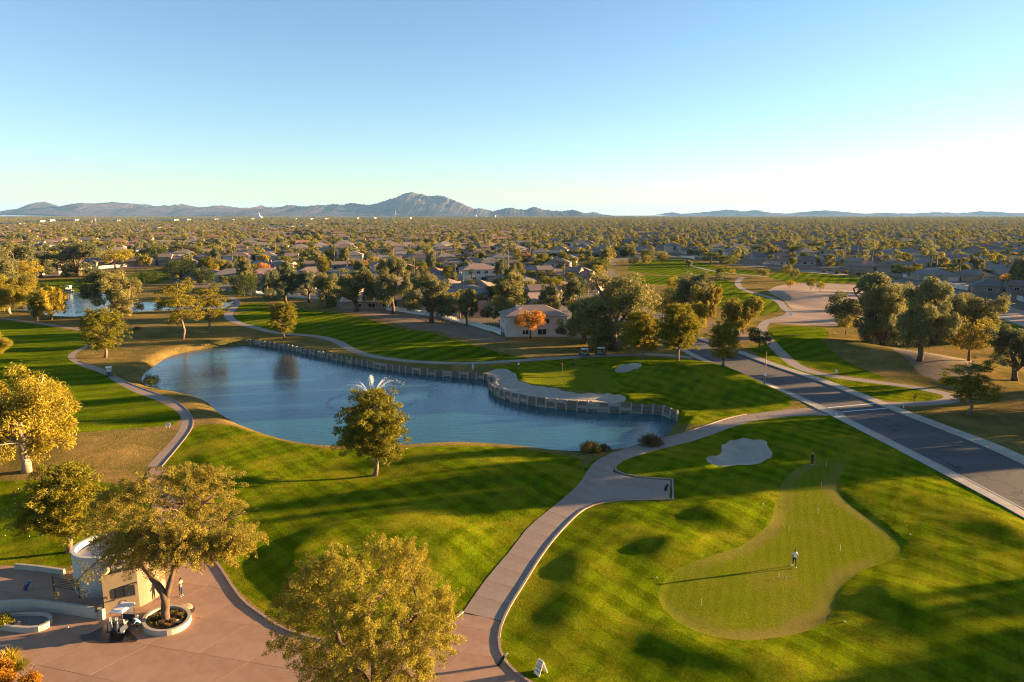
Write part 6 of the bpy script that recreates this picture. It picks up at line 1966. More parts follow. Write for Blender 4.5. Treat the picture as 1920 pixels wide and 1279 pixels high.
CR = dict(pelvis=(0, .22, .46), spine=(0, .10, .62), chest=(0, -.06, .78), neck=(0, -.16, .90), hb=(0, -.23, .93), ht=(0, -.32, .97), hl=(.11, .20, .44), kl=(.15, -.20, .50), al=(.14, .02, .10), tl=(.15, -.16, .04), hr=(-.11, .20, .44), kr=(-.15, -.18, .46), ar=(-.14, .08, .10), tr=(-.15, -.10, .04),
          sl=(.19, -.06, .82), el=(.24, -.24, .62), wl=(.12, -.42, .50), fl=(.08, -.48, .46), sr=(-.19, -.06, .82), er=(-.24, -.24, .62), wr=(-.12, -.42, .50), fr=(-.08, -.48, .46), face=(0, -0.8, -0.6))
r4, J4 = person(259, 1180, R(-70), CR, 'cloth_blue', 'cloth_black', 'shoe_white', 'hair_dark', 'person in light blue shirt crouching between the golf cart and the round planter', z=0.04)
PUTT = dict(spine=(0, -.05, 1.12), chest=(0, -.20, 1.28), neck=(0, -.32, 1.40), hb=(0, -.37, 1.44), ht=(0, -.45, 1.50), sl=(.18, -.22, 1.30), el=(.20, -.32, 1.05), wl=(.04, -.42, .84), fl=(.02, -.44, .77), sr=(-.18, -.22, 1.30), er=(-.20, -.32, 1.05), wr=(-.04, -.42, .84), fr=(-.02, -.44, .75), face=(0, -.6, -.8), al=(.16, .03, .09), tl=(.18, -.15, .04), ar=(-.16, .03, .09), tr=(-.18, -.15, .04), kl=(.14, -.06, .5), kr=(-.14, -.06, .5))
r5, J5 = person(973, 692, R(200), dict(PUTT), 'cloth_white', 'cloth_navy', 'shoe_white', 'hair_dark', 'golfer in white shirt bending over at the edge of the flagged green', shorts=True, cap='cloth_white')
club(r5.location, r5.rotation_euler.z, (0, -.44, .86), (0.02, -.62, .03), 'putter of the golfer bending at the flagged green')
r6, J6 = person(887, 697, R(30), dict(), 'cloth_pale', 'cloth_pale', 'shoe_white', 'hair_blond', 'person in pale blue standing on the grass above the timber wall', shorts=True, cap='cloth_white')
r7, J7 = person(1075, 688, R(10), dict(), 'cloth_red', 'cloth_black', 'cloth_black', 'hair_dark', 'person in dark red shirt standing behind the flagstick')

# ---------------------------------------------------------------- golf carts, bags
simple('cart_body', (0.035, 0.04, 0.06), 0.35, var=0.05, spec=0.5); simple('cart_white', (0.68, 0.68, 0.68), 0.4); simple('cart_blue', (0.05, 0.10, 0.30), 0.4); simple('rubber', (0.015, 0.015, 0.015), 0.8); simple('seat_tan', (0.40, 0.33, 0.25), 0.6)
m_, t_, b_p = new_mat('clear_plastic'); b_p.inputs['Base Color'].default_value = (0.8, 0.85, 0.9, 1); b_p.inputs['Roughness'].default_value = 0.05; b_p.inputs['Alpha'].default_value = 0.22
def cart_proto():
    """front towards -Y"""
    P_ = []
    b = MB(); b.box((0, 0.05, 0.42), (1.16, 2.2, 0.20)); b.box((0, 0.72, 0.62), (1.18, 0.95, 0.34), taper=0.94); b.box((0, 0.5, 0.56), (1.1, 0.5, 0.3)); P_.append(('chassis', b.mesh('chassis', MAT['cart_body'])))
    c = MB(); c.add([(-.56, -1.18, .35), (.56, -1.18, .35), (.56, -.62, .35), (-.56, -.62, .35), (-.48, -1.05, .62), (.48, -1.05, .62), (.52, -.66, .92), (-.52, -.66, .92)], [(3, 2, 1, 0), (0, 1, 5, 4), (4, 5, 6, 7), (1, 2, 6, 5), (3, 0, 4, 7), (2, 3, 7, 6)]); P_.append(('front_cowl', c.mesh('front_cowl', MAT['cart_body'])))
    s_ = MB(); s_.box((0, 0.32, 0.80), (1.06, 0.52, 0.13)); P_.append(('seat', s_.mesh('seat', MAT['seat_tan'])))
    k = MB(); k.box((0, 0.60, 1.04), (1.06, 0.11, 0.40), (-0.15, 0, 0)); P_.append(('backrest', k.mesh('backrest', MAT['seat_tan'])))
    r = MB(); r.box((0, -0.02, 1.86), (1.14, 1.62, 0.07), taper=0.95); r.box((0, -0.02, 1.92), (0.86, 1.25, 0.05), taper=0.9); P_.append(('roof', r.mesh('roof', MAT['cart_white'])))
    for sx in (-.5, .5):
        for (y0, z0, y1) in ((-.66, .9, -.74), (.72, .75, .70)):
            q = MB(); q.tube([(sx, y0, z0), (sx * 1.02, y1, 1.84)], 0.022, 6); P_.append(('roof_post', q.mesh('roof_post', MAT['metal_black'])))
    w = MB(); w.add([(-.49, -.67, .93), (.49, -.67, .93), (.5, -.74, 1.82), (-.5, -.74, 1.82), (-.49, -.65, .93), (.49, -.65, .93), (.5, -.72, 1.82), (-.5, -.72, 1.82)], [(0, 1, 2, 3), (7, 6, 5, 4), (0, 4, 5, 1), (2, 6, 7, 3), (1, 5, 6, 2), (3, 7, 4, 0)]); P_.append(('windscreen', w.mesh('windscreen', MAT['clear_plastic'])))
    st = MB(); st.tube([(-.26 + .17 * math.cos(a), -.40 - .05 * math.sin(a), 1.05 + .16 * math.sin(a)) for a in np.linspace(0, 6.283, 15)], 0.014, 5, cap=False); st.tube([(-.26, -.40, 1.05), (-.26, -.70, .80)], 0.018, 5); P_.append(('steering_wheel', st.mesh('steering_wheel', MAT['metal_black'])))
    rk = MB(); rk.box((0, 1.20, 0.50), (1.05, 0.34, 0.06)); rk.tube([(-.5, 0.98, 1.15), (.5, 0.98, 1.15)], 0.018, 5); P_.append(('bag_rack', rk.mesh('bag_rack', MAT['metal_black'])))
    bp = MB(); bp.box((0, -1.24, 0.40), (1.1, 0.09, 0.14)); P_.append(('bumper', bp.mesh('bumper', MAT['metal_black'])))
    for sx in (-.36, .36):
        hl = MB(); hl.box((sx, -1.165, 0.53), (0.18, 0.05, 0.07), (0.4, 0, 0)); P_.append(('headlight', hl.mesh('headlight', MAT['cart_white'])))
    T = MB(); T.lathe([(0.12, -0.09), (0.20, -0.09), (0.235, -0.05), (0.235, 0.05), (0.20, 0.09), (0.12, 0.09)], n=18); ty = T.mesh('tyre', MAT['rubber'])
    Hh = MB(); Hh.lathe([(0.0, 0.075), (0.12, 0.07), (0.135, 0.05), (0.135, -0.05), (0.12, -0.07), (0, -0.075)], n=14); hu = Hh.mesh('hub', MAT['cart_white'])
    root = empty('golf_cart')
    for nm, me in P_: obj(nm, me, root)
    for sx in (-.52, .52):
        for y in (-.82, .78):
            w = empty_child('wheel', root, (sx, y, 0.235)); w.rotation_euler = (0, math.pi / 2, 0)
            obj('tyre', ty, w); obj('hub', hu, w)
    return root
CART = cart_proto()
def place_cart(px_, py_, rz, label, first=[True], z=None, s=1.0):
    c = CART if first[0] else copy_tree(CART)
    first[0] = False
    x, y = P(px_, py_)
    c.location = (x, y, hz1(x, y) + 0.02 if z is None else z); c.rotation_euler = (0, 0, rz); c.scale = (s, s, s)
    tag(c, label, 'golf cart', 'golf carts')
    return c
c1 = place_cart(233, 1180, R(172), 'golf cart loaded with bags parked between the hut and the round planter', z=0.045)
place_cart(205, 705, R(28), 'golf cart driving on the curved left cart path')
place_cart(1096, 669.5, R(96), 'golf cart on the far path, next to the one under the tree', s=1.05)
place_cart(1127, 667.5, R(94), 'golf cart on the far path close to the foot of the largest eucalyptus', s=1.05)
place_cart(129, 545, R(80), 'small white golf cart behind the back pond', s=1.5)

def golf_bag(x, y, z, rz, lean, m1, m2, label, stand=True):
    r = empty('golf_bag', (x, y, z), rz)
    d = np.array([0, math.sin(lean), math.cos(lean)])
    b = MB(); b.tube([d * 0.02, d * 0.3, d * 0.62, d * 0.86], [0.125, 0.14, 0.125, 0.14], 12); b.build('bag_body', MAT[m1], r)
    p = MB(); p.box(tuple(d * 0.38 + np.array([0, -0.13, 0.03])), (0.2, 0.1, 0.36), (-lean, 0, 0)); p.build('pocket', MAT[m2], r)
    s_ = MB(); s_.tube([d * 0.2 + np.array([.13, 0, 0]), d * 0.5 + np.array([.22, 0.02, 0]), d * 0.75 + np.array([.13, 0, 0])], 0.02, 5); s_.build('strap', MAT[m2], r)
    for i in range(7):
        a = i * 0.9; q = np.array([math.cos(a) * 0.08, math.sin(a) * 0.08, 0]); e = d * (1.08 + 0.05 * math.sin(3 * a)) + q
        c = MB(); c.tube([d * 0.8 + q, e], 0.008, 5); c.tube([e, e + np.array([0.04, 0, 0.03])], [0.03, 0.018], 6)
        c.build('club', MAT['club_steel' if i % 2 else 'shoe_white'], r)
    if stand:
        for sx in (-1, 1):
            l = MB(); l.tube([d * 0.78, np.array([sx * 0.22, d[1] * 0.6 + 0.42, 0.0])], 0.012, 5); l.build('leg', MAT['club_steel'], r)
    tag(r, label, 'golf bag')
x, y = P(1247, 921); golf_bag(x, y, 0.05, R(-60), 0.45, 'cloth_black', 'cloth_black', 'black golf stand bag with white clubs at the end of the paved pad')
x, y = P(933, 1249); golf_bag(x, y, 0.05, R(-70), 0.75, 'cloth_black', 'cart_body', 'black golf stand bag leaning at the kerb near the folding sign')
x, y = P(46, 1107); golf_bag(x, y, 0.05, R(-75), 0.6, 'cart_blue', 'cloth_navy', 'blue golf stand bag behind the curved low wall')
for k, (dx, mm, lb) in enumerate(((-0.27, 'cart_body', 'grey golf bag strapped upright on the back of the parked cart'), (0.27, 'seat_tan', 'tan golf bag strapped upright on the back of the parked cart'))):
    v = Vector((dx, 1.22, 0.53)); v.rotate(Euler((0, 0, c1.rotation_euler.z)))
    golf_bag(c1.location.x + v.x, c1.location.y + v.y, c1.location.z + v.z, c1.rotation_euler.z, -0.12, mm, 'cloth_black', lb, False)

# ---------------------------------------------------------------- flags, pins, signs, lamp, stakes
simple('flag_red', (0.45, 0.05, 0.03), 0.7); simple('sign_yellow', (0.62, 0.38, 0.03), 0.6); simple('sign_green', (0.10, 0.32, 0.16), 0.6); simple('sign_grey', (0.22, 0.23, 0.24), 0.6); simple('lamp_lens', (0.6, 0.6, 0.55), 0.3); simple('pole_brown', (0.11, 0.075, 0.05), 0.6)
def flagstick(px_, py_, h, flag, label):
    x, y = P(px_, py_); r = empty('flagstick', (x, y, hz1(x, y)))
    p = MB(); p.tube([(0, 0, -0.05), (0, 0, h)], [0.014, 0.010], 6); p.build('pole', MAT['white_paint'], r)
    if flag:
        f = MB(); n = 7
        V = [(-0.55 * i / (n - 1), 0.05 * math.sin(i * 1.3), h - 0.02 - 0.10 * (i / (n - 1)) ** 2 - k * 0.40) for i in range(n) for k in (0, 1)]
        f.add(V, [(2 * i, 2 * i + 1, 2 * i + 3, 2 * i + 2) for i in range(n - 1)], 0, True); o = f.build('flag', MAT['flag_red'], r)
        s_ = o.modifiers.new('t', 'SOLIDIFY'); s_.thickness = 0.008
    else:
        t = MB(); t.lathe([(0.0, 0.10), (0.035, 0.08), (0.035, 0.0), (0.0, -0.01)], (0, 0, h - 0.08), 8); t.build('number_knob', MAT['flag_red'], r)
    tag(r, label, 'flagstick', None if flag else 'short pins on the putting green')
flagstick(1055, 697, 2.2, True, 'flagstick with red flag on the green above the sand bunker')
for (a, b) in ((1549, 877), (1540, 915), (1533, 964), (1479, 998), (1575, 1034), (1460, 1088), (1315, 1137)): flagstick(a, b, 0.85, False, 'short white practice pin standing in a putting green hole')
def ball(px_, py_, label, s=0.045, grp=None):
    x, y = P(px_, py_)
    m = MB(); m.lathe([(s * math.sin(a), -s * math.cos(a)) for a in np.linspace(0.02, math.pi - 0.02, 7)], n=10); o = m.build('golf_ball', MAT['shoe_white'], None, (x, y, hz1(x, y) + s)); tag(o, label, 'ball', grp)
for (a, b) in ((1483, 1060), (1468, 1084), (1474, 1083), (1479, 1081), (1450, 1087)): ball(a, b, 'white golf ball near the walking person on the putting green', grp='balls on the putting green')
for i in range(26): 
    a, b = rng.uniform(5, 130), rng.uniform(905, 1010); ball(a, b, 'white practice ball scattered on the left lawn', 0.05, 'practice balls on the left lawn')
for (a, b, lb) in ((1583, 1169, 'small white stone lying beside the putting green rim'), (1231, 1087, 'small white marker on the grass left of the putting green'), (1706, 1007, 'small white marker on the slope right of the putting green'), (1430, 949, 'low white stake at the neck of the putting green'), (128, 1178, 'crumpled white cup on the forecourt beside the long planter')):
    x, y = P(a, b); bm = bmesh.new(); bmesh.ops.create_icosphere(bm, subdivisions=2, radius=0.08)
    for v in bm.verts: v.co *= 1 + 0.15 * math.sin(9 * v.co.x + 5 * v.co.y); v.co.z *= 0.8
    me = bpy.data.meshes.new('marker'); bm.to_mesh(me); bm.free(); me.materials.append(MAT['shoe_white']); o = obj('ground_marker', me, None, (x, y, hz1(x, y) + 0.06)); tag(o, lb, 'marker')
def board_sign(px_, py_, w, h, post, label, rz=0.0, legs=2):
    x, y = P(px_, py_); r = empty('sign', (x, y, hz1(x, y)), rz)
    b = MB(); b.box((0, 0, post + h / 2), (w, 0.04, h)); b.build('board', MAT['white_paint'], r)
    for i in range(3):
        l = MB(); l.box((0, -0.024, post + h * (0.25 + 0.25 * i)), (w * 0.7, 0.006, h * 0.07)); l.build('text_line', MAT['sign_grey'], r)
    for sx in ((-w * 0.3, w * 0.3) if legs == 2 else (0,)):
        p = MB(); p.box((sx, 0.03, post / 2 + 0.05), (0.05, 0.04, post + 0.1)); p.build('leg', MAT['white_paint'], r)
    tag(r, label, 'sign')
board_sign(315, 802, 0.75, 0.55, 0.25, 'little white board sign on two legs beside the left path bend')
board_sign(1567, 708, 0.55, 0.6, 1.1, 'white square sign on a thin post beside the path beyond the road', legs=1)
board_sign(1245, 606, 0.6, 0.6, 2.0, 'small white road sign at the neighbourhood entrance', legs=1)
board_sign(1483, 591, 0.9, 0.4, 0.15, 'low white board where the right path forks at the dirt')
board_sign(1891, 604, 0.7, 0.6, 0.15, 'low white box beside the far right cart path')
def diamond():
    x, y = P(1713, 766); r = empty('warning_sign', (x, y, hz1(x, y)), R(32))
    p = MB(); p.box((0, 0.03, 1.1), (0.06, 0.05, 2.3)); p.build('post', MAT['metal_grey'], r)
    b = MB(); b.box((0, 0, 2.1), (0.86, 0.03, 0.86), (0, R(45), 0)); b.build('board', MAT['sign_yellow'], r)
    e = MB()
    for q in range(4):
        a = R(45 + 90 * q); e.box((0.40 * math.cos(a), -0.018, 2.1 + 0.40 * math.sin(a)), (0.80, 0.006, 0.03), (0, -(a + math.pi / 2), 0))
    e.build('border', MAT['metal_black'], r)
    s_ = MB()
    s_.box((0, -0.02, 2.26), (0.32, 0.01, 0.035)); s_.box((-0.12, -0.02, 2.15), (0.025, 0.01, 0.2)); s_.box((0.13, -0.02, 2.15), (0.025, 0.01, 0.2)); s_.box((0.01, -0.02, 2.02), (0.36, 0.01, 0.11)); s_.box((-0.04, -0.02, 2.12), (0.12, 0.01, 0.12))
    for sx in (-0.12, 0.14):
        s_.tube([(sx, -0.016, 1.95), (sx, -0.026, 1.95)], 0.055, 12)
    s_.build('cart_symbol', MAT['metal_black'], r)
    tag(r, 'yellow diamond warning sign with black golf cart symbol beside the crossing', 'road sign')
diamond()
for (a, b, lb) in ((1568, 784, 'white stake post at the near end of the painted crossing'), (1694, 765, 'white stake post with blue tag at the far end of the painted crossing')):
    x, y = P(a, b); r = empty('stake_post', (x, y, hz1(x, y)))
    m = MB(); m.box((0, 0, 0.5), (0.10, 0.10, 1.0)); m.add([(-.05, -.05, 1.0), (.05, -.05, 1.0), (.05, .05, 1.0), (-.05, .05, 1.0), (0, 0, 1.08)], [(0, 1, 4), (1, 2, 4), (2, 3, 4), (3, 0, 4)]); m.build('post', MAT['white_paint'], r)
    t = MB(); t.box((0.0, -0.055, 0.8), (0.08, 0.012, 0.16)); t.build('tag_plate', MAT['cloth_pale'], r)
    tag(r, lb, 'post')
def a_frame():
    x, y = P(1014, 1262); r = empty('folding_sign', (x, y, hz1(x, y)), R(-52))
    w, h = 0.62, 1.05
    for s_, nm in ((-1, 'front_board'), (1, 'back_board')):
        b = MB(); b.box((0, s_ * 0.20, h / 2), (w, 0.035, h + 0.04), (-s_ * -0.37, 0, 0)); o = b.build(nm, MAT['white_paint'], r)
        if s_ < 0:
            for (z0, hh, mt, k) in ((0.93, 0.10, 'sign_grey', 0.55), (0.80, 0.035, 'sign_grey', 0.8), (0.74, 0.03, 'sign_grey', 0.7), (0.52, 0.22, 'sign_green', 0.84), (0.24, 0.24, 'sign_green', 0.84)):
                t = MB(); dz = z0 - h / 2; t.box((0, -0.20 - 0.022 + dz * math.sin(0.37) / math.cos(0.37) * 0.93, h / 2 + dz), (w * k, 0.008, hh), (0.37, 0, 0)); t.build('printed_panel', MAT[mt], o)
    hg = MB(); hg.box((0, 0, h - 0.01), (w * 0.9, 0.06, 0.05)); hg.build('hinge', MAT['white_paint'], r)
    tag(r, 'white folding sandwich board with green printed panels on the grass by the kerb', 'sign')
a_frame()
def lamp():
    x, y = P(1433, 727); r = empty('street_lamp', (x, y, 0.1))
    p = MB(); p.tube([(0, 0, 0), (0, 0, 7.2)], [0.10, 0.06], 8); p.build('pole', MAT['pole_brown'], r)
    a = MB(); a.tube([(0, 0, 7.1), (0.6, 0.1, 7.25), (1.3, 0.2, 7.3)], 0.035, 6); a.build('arm', MAT['pole_brown'], r)
    l = MB(); l.box((1.5, 0.22, 7.28), (0.7, 0.28, 0.13), taper=0.8); l.box((1.5, 0.22, 7.20), (0.5, 0.2, 0.03), m=1); l.build('lamp_head', [MAT['pole_brown'], MAT['lamp_lens']], r)
    s_ = MB(); s_.box((0, -0.12, 2.6), (0.5, 0.03, 0.62)); s_.build('sign_plate', MAT['white_paint'], r)
    tag(r, 'brown street lamp with side arm and white plate beside the roadside pavement', 'street lamp')
lamp()

# ---------------------------------------------------------------- fountain in the pond
def fountain():
    m, t, b = new_mat('spray')
    b.inputs['Base Color'].default_value = (0.85, 0.88, 0.9, 1); b.inputs['Roughness'].default_value = 0.3; b.inputs['Alpha'].default_value = 0.34
    m2, t2, b2 = new_mat('foam'); b2.inputs['Base Color'].default_value = (0.30, 0.36, 0.40, 1); b2.inputs['Roughness'].default_value = 0.3; b2.inputs['Alpha'].default_value = 0.55
    x, y = P(697, 752, WATER_Z)
    r = empty('fountain', (x, y, WATER_Z))
    n_ = MB(); n_.lathe([(0.0, 0.25), (0.12, 0.22), (0.35, 0.12), (0.5, 0.02), (0.5, -0.2)], n=16); n_.build('nozzle_float', MAT['metal_black'], r)
    rr = np.random.default_rng(4)
    def jet(th, vr, vz, k, spread):
        mb = MB()
        for q in range(k):
            a = th + rr.normal(0, spread); u = vr * rr.uniform(0.9, 1.1); w = vz * rr.uniform(0.9, 1.04)
            tt = np.linspace(0, 2 * w / 9.8 * (0.50 if vr > 1 else 0.52), 12)
            path = [(math.cos(a) * u * s, math.sin(a) * u * s, 0.15 + w * s - 4.9 * s * s) for s in tt]
            mb.tube(path, list(np.r_[np.linspace(0.03, 0.06, 8), np.linspace(0.05, 0.008, 4)]), 4, cap=False)
            for s in rr.uniform(0.2, 1.5, 30) * tt[-1]:
                c = np.array([math.cos(a) * u * s, math.sin(a) * u * s, 0.15 + w * s - 4.9 * s * s]) + rr.normal(0, 0.10 * (0.3 + s), 3)
                d = rr.uniform(0.02, 0.05)
                mb.add([c + (d, 0, 0), c + (0, d, 0), c + (-d, 0, 0), c + (0, -d, 0), c + (0, 0, 1.8 * d), c - (0, 0, 1.8 * d)], [(0, 1, 4), (1, 2, 4), (2, 3, 4), (3, 0, 4), (1, 0, 5), (2, 1, 5), (3, 2, 5), (0, 3, 5)])
        return mb
    jet(0, 0.25, 9.3, 16, 2.0).build('central_jet', m, r)
    for q in range(8): jet(q * math.pi / 4 + 0.2, 4.6, 8.2, 4, 0.08).build('side_jet', m, r)
    f = MB()
    for i in range(900):
        a = rr.uniform(0, 6.283); q = 8.0 + rr.normal(0, 0.28); s = rr.uniform(0.06, 0.2)
        c = (q * math.cos(a), q * math.sin(a), 0.015); f.add([(c[0] - s, c[1] - s * .5, c[2]), (c[0] + s, c[1] - s * .4, c[2]), (c[0] + s * .8, c[1] + s * .5, c[2] + 0.05), (c[0] - s * .7, c[1] + s * .6, c[2] + 0.04)], [(0, 1, 2, 3)])
    o = f.build('splash_ring', m2, r); o['kind'] = 'stuff'
    tag(r, 'fountain spraying white jets in the pond behind the lone pine', 'fountain')
fountain()

# ---------------------------------------------------------------- parked cars in the suburb
def car_proto(col, nm):
    m = simple('car_' + nm, col, 0.25, spec=0.6)
    root = empty('parked_car')
    b = MB()
    sec = [(-2.2, .45, .62), (-2.15, .35, .82), (-1.2, .32, .92), (1.3, .32, .95), (2.1, .36, .88), (2.2, .45, .66)]
    V = []
    for (x, z0, z1) in sec: V += [(x, -.86, z0), (x, .86, z0), (x, .80, z1), (x, -.80, z1)]
    F = [(0, 1, 2, 3), (23, 22, 21, 20)]
    for i in range(5):
        p = 4 * i
        for k in range(4): F.append((p + k, p + 4 + k, p + 4 + (k + 1) % 4, p + (k + 1) % 4))
    b.add(V, F); b.build('body', m, root)
    g_ = MB(); g_.add([(-1.25, -.76, .93), (-1.25, .76, .93), (1.75, .76, .95), (1.75, -.76, .95), (-.45, -.60, 1.42), (-.45, .60, 1.42), (1.15, .60, 1.44), (1.15, -.60, 1.44)], [(0, 1, 5, 4), (1, 2, 6, 5), (2, 3, 7, 6), (3, 0, 4, 7), (4, 5, 6, 7)]); g_.build('windows', MAT['glass_dark'], root)
    r_ = MB(); r_.box((.35, 0, 1.445), (1.6, 1.22, 0.05)); r_.build('roof', m, root)
    T = MB(); T.lathe([(0.0, -0.1), (0.33, -0.1), (0.33, 0.1), (0, 0.1)], n=14); ty = T.mesh('wheel', MAT['rubber'])
    for x in (-1.4, 1.4):
        for s_ in (-1, 1): obj('wheel', ty, root, (x, s_ * .80, .33), (math.pi / 2, 0, 0))
    for s_ in (-1, 1):
        h = MB(); h.box((-2.16, s_ * .6, .70), (.08, .3, .12)); h.build('headlight', MAT['cart_white'], root)
        h = MB(); h.box((2.17, s_ * .62, .76), (.06, .26, .12)); h.build('tail_light', MAT['flag_red'], root)
    return root
CARS = [car_proto((0.62, 0.62, 0.63), 'white'), car_proto((0.03, 0.03, 0.035), 'black'), car_proto((0.30, 0.31, 0.33), 'silver')]
used = [False] * 3
for (a, b, k, rz, lb) in ((1016, 579, 0, 20, 'white car parked beside the black one on the curving street'), (1026, 581, 1, 25, 'black car parked beside the white one on the curving street'), (612, 486, 0, 10, 'white car on the street behind the longest grey roof'), (637, 487, 2, 15, 'silver car on the street behind the longest grey roof'),
        (1002, 530, 2, 100, 'silver car further up the curving street by the green hedges'), (652, 484, 1, 8, 'dark car under the flat-topped tree behind the longest grey roof')):
    c = CARS[k] if not used[k] else copy_tree(CARS[k]); used[k] = True
    x, y = P(a, b); c.location = (x, y, 0.04); c.rotation_euler = (0, 0, R(rz)); tag(c, lb, 'car', 'parked cars')

# ---------------------------------------------------------------- pale commercial buildings and landmarks far out
wall_mat('commercial_white', (0.60, 0.56, 0.50), 0.15); wall_mat('commercial_orange', (0.45, 0.23, 0.12), 0.1)
def commercial(px_, py_, wpx, h, mat, label, group, storeys=2):
    x, y = P(px_, py_); d = y
    w = wpx * d / FPX; dp = min(60, w * 0.6)
    r = empty('commercial_building', (x, y, 0), rng.normal(0, 0.1))
    m = MB(); m.prism([(-w / 2, 0), (w / 2, 0), (w / 2, dp), (-w / 2, dp)], 0, h, top=True); m.build('wall', MAT[mat], r)
    t = MB(); t.prism([(-w / 2 - .3, -.3), (w / 2 + .3, -.3), (w / 2 + .3, .6), (-w / 2 - .3, .6)], h + 0.01, h + 1.0, bottom=True); t.build('parapet', MAT['commercial_white'], r)
    for s_ in range(storeys):
        n = max(2, int(w // 9))
        for k in range(n):
            q = MB(); q.box((-w / 2 + w * (k + .5) / n, -0.12, h * (s_ + 0.55) / storeys), (w / n * 0.6, 0.2, h / storeys * 0.42)); q.build('window', MAT['glass_dark'], r)
    tag(r, label, 'building', group)
for i, (a, b, w, h, mt) in enumerate(((18, 424.5, 36, 9, 'commercial_white'), (60, 420, 30, 12, 'commercial_white'), (84, 419, 22, 14, 'commercial_white'), (104, 418.5, 18, 15, 'commercial_white'), (120, 418.5, 12, 15, 'commercial_orange'), (134, 418.5, 16, 15, 'commercial_white'), (158, 419, 20, 11, 'commercial_white'), (185, 418, 26, 11, 'commercial_white'), (210, 418, 20, 12, 'commercial_white'),
        (272, 418, 34, 13, 'commercial_white'), (310, 418, 34, 14, 'commercial_white'), (338, 417, 26, 14, 'commercial_white'), (386, 415.5, 34, 13, 'commercial_white'), (420, 416, 30, 12, 'commercial_white'), (275, 435, 40, 8, 'commercial_white'), (460, 414, 24, 12, 'commercial_white'), (570, 414, 26, 13, 'commercial_white'), (600, 413.5, 22, 13, 'commercial_white'), (540, 413, 26, 10, 'commercial_white'),
        (660, 412.5, 20, 14, 'commercial_white'), (690, 412, 24, 14, 'commercial_white'), (725, 412, 22, 13, 'commercial_white'), (760, 412, 18, 13, 'commercial_white'), (845, 409, 20, 22, 'commercial_white'), (862, 408.5, 22, 26, 'commercial_white'), (882, 408, 22, 32, 'commercial_white'), (905, 408, 14, 20, 'commercial_white'), (924, 408.5, 10, 30, 'commercial_white'), (1110, 410, 24, 12, 'commercial_white'), (1178, 409, 10, 20, 'commercial_white'),
        (520, 431, 50, 8, 'commercial_white'), (560, 430, 28, 8, 'commercial_white'))):
    commercial(a, b, w, h, mt, 'orange-fronted commercial building among the white ones far out' if mt != 'commercial_white' else 'low white commercial building far out on the plain', None if mt != 'commercial_white' else 'white commercial buildings far out', 2)
def spire(px_, py_, h, w, label):
    x, y = P(px_, py_); r = empty('church', (x, y, 0))
    m = MB(); m.prism([(-w, 0), (w, 0), (w, w * 1.6), (-w, w * 1.6)], 0, h * 0.28); m.box((0, w * .5, h * .34), (w * 1.1, w * 1.0, h * .14)); m.build('hall', MAT['commercial_white'], r)
    s_ = MB(); s_.box((0, w * .5, h * .5), (w * .5, w * .5, h * .2)); s_.add([(-w * .22, w * .28, h * .6), (w * .22, w * .28, h * .6), (w * .22, w * .72, h * .6), (-w * .22, w * .72, h * .6), (0, w * .5, h)], [(0, 1, 4), (1, 2, 4), (2, 3, 4), (3, 0, 4)]); s_.build('spire', MAT['commercial_white'], r)
    tag(r, label, 'church')
spire(485, 410.5, 62, 22, 'white church with tall spire standing on the far plain before the left mountains')
spire(1885, 424, 26, 6, 'small white spire above the trees of the right suburb')
for (a, b, tp_, lb) in ((742, 411, 392, 'tall thin radio mast in front of the highest mountain'), (180, 424, 404, 'slim mast near the white commercial buildings')):
    x, y = P(a, b); h = (b - tp_) / FPX * y
    r = empty('radio_mast', (x, y, 0)); m = MB()
    for k in range(3): m.tube([(1.6 * math.cos(k * 2.09), 1.6 * math.sin(k * 2.09), 0), (.4 * math.cos(k * 2.09), .4 * math.sin(k * 2.09), h)], 0.28, 4)
    for k in range(14): m.box((0, 0, h * k / 14), (2.6 * (1 - .7 * k / 14), 2.6 * (1 - .7 * k / 14), 0.4))
    m.build('lattice', MAT['metal_grey'], r); tag(r, lb, 'mast')
# ---------------------------------------------------------------- mountains on the horizon
def mountain_mat():
    m, t, b = new_mat('desert_rock')
    v = objvec(t)
    n1 = noise(t, 0.0016, 7, 0.65, v)
    t.links.new(ramp(t, n1, [(0.35, (0.034, 0.030, 0.030)), (0.65, (0.095, 0.066, 0.054))]), b.inputs['Base Color'])
    b.inputs['Roughness'].default_value = 0.95
    b.inputs['Specular IOR Level'].default_value = 0.05
    bump(t, noise(t, 0.004, 8, 0.7, v), 1.0, 60.0, b)
mountain_mat()
def ridged(x, y, seed, scale, octv=5):
    """sum of rotated folded waves: sharp crests, V gullies, values 0..1"""
    r = np.random.default_rng(seed)
    tot, amp, s = np.zeros_like(x), 0.0, 1.0
    f = 1.0 / scale
    for o_ in range(octv):
        acc = np.zeros_like(x)
        for q in range(3):
            th, ph = r.uniform(0, 6.28), r.uniform(0, 6.28, 2)
            u = (x * math.cos(th) + y * math.sin(th)) * f; w = (-x * math.sin(th) + y * math.cos(th)) * f
            acc += np.abs(np.sin(u + ph[0] + 1.1 * np.sin(w * 0.83 + ph[1])))
        tot += s * (1 - acc / 3); amp += s
        s *= 0.52; f *= 2.05
    return tot / amp
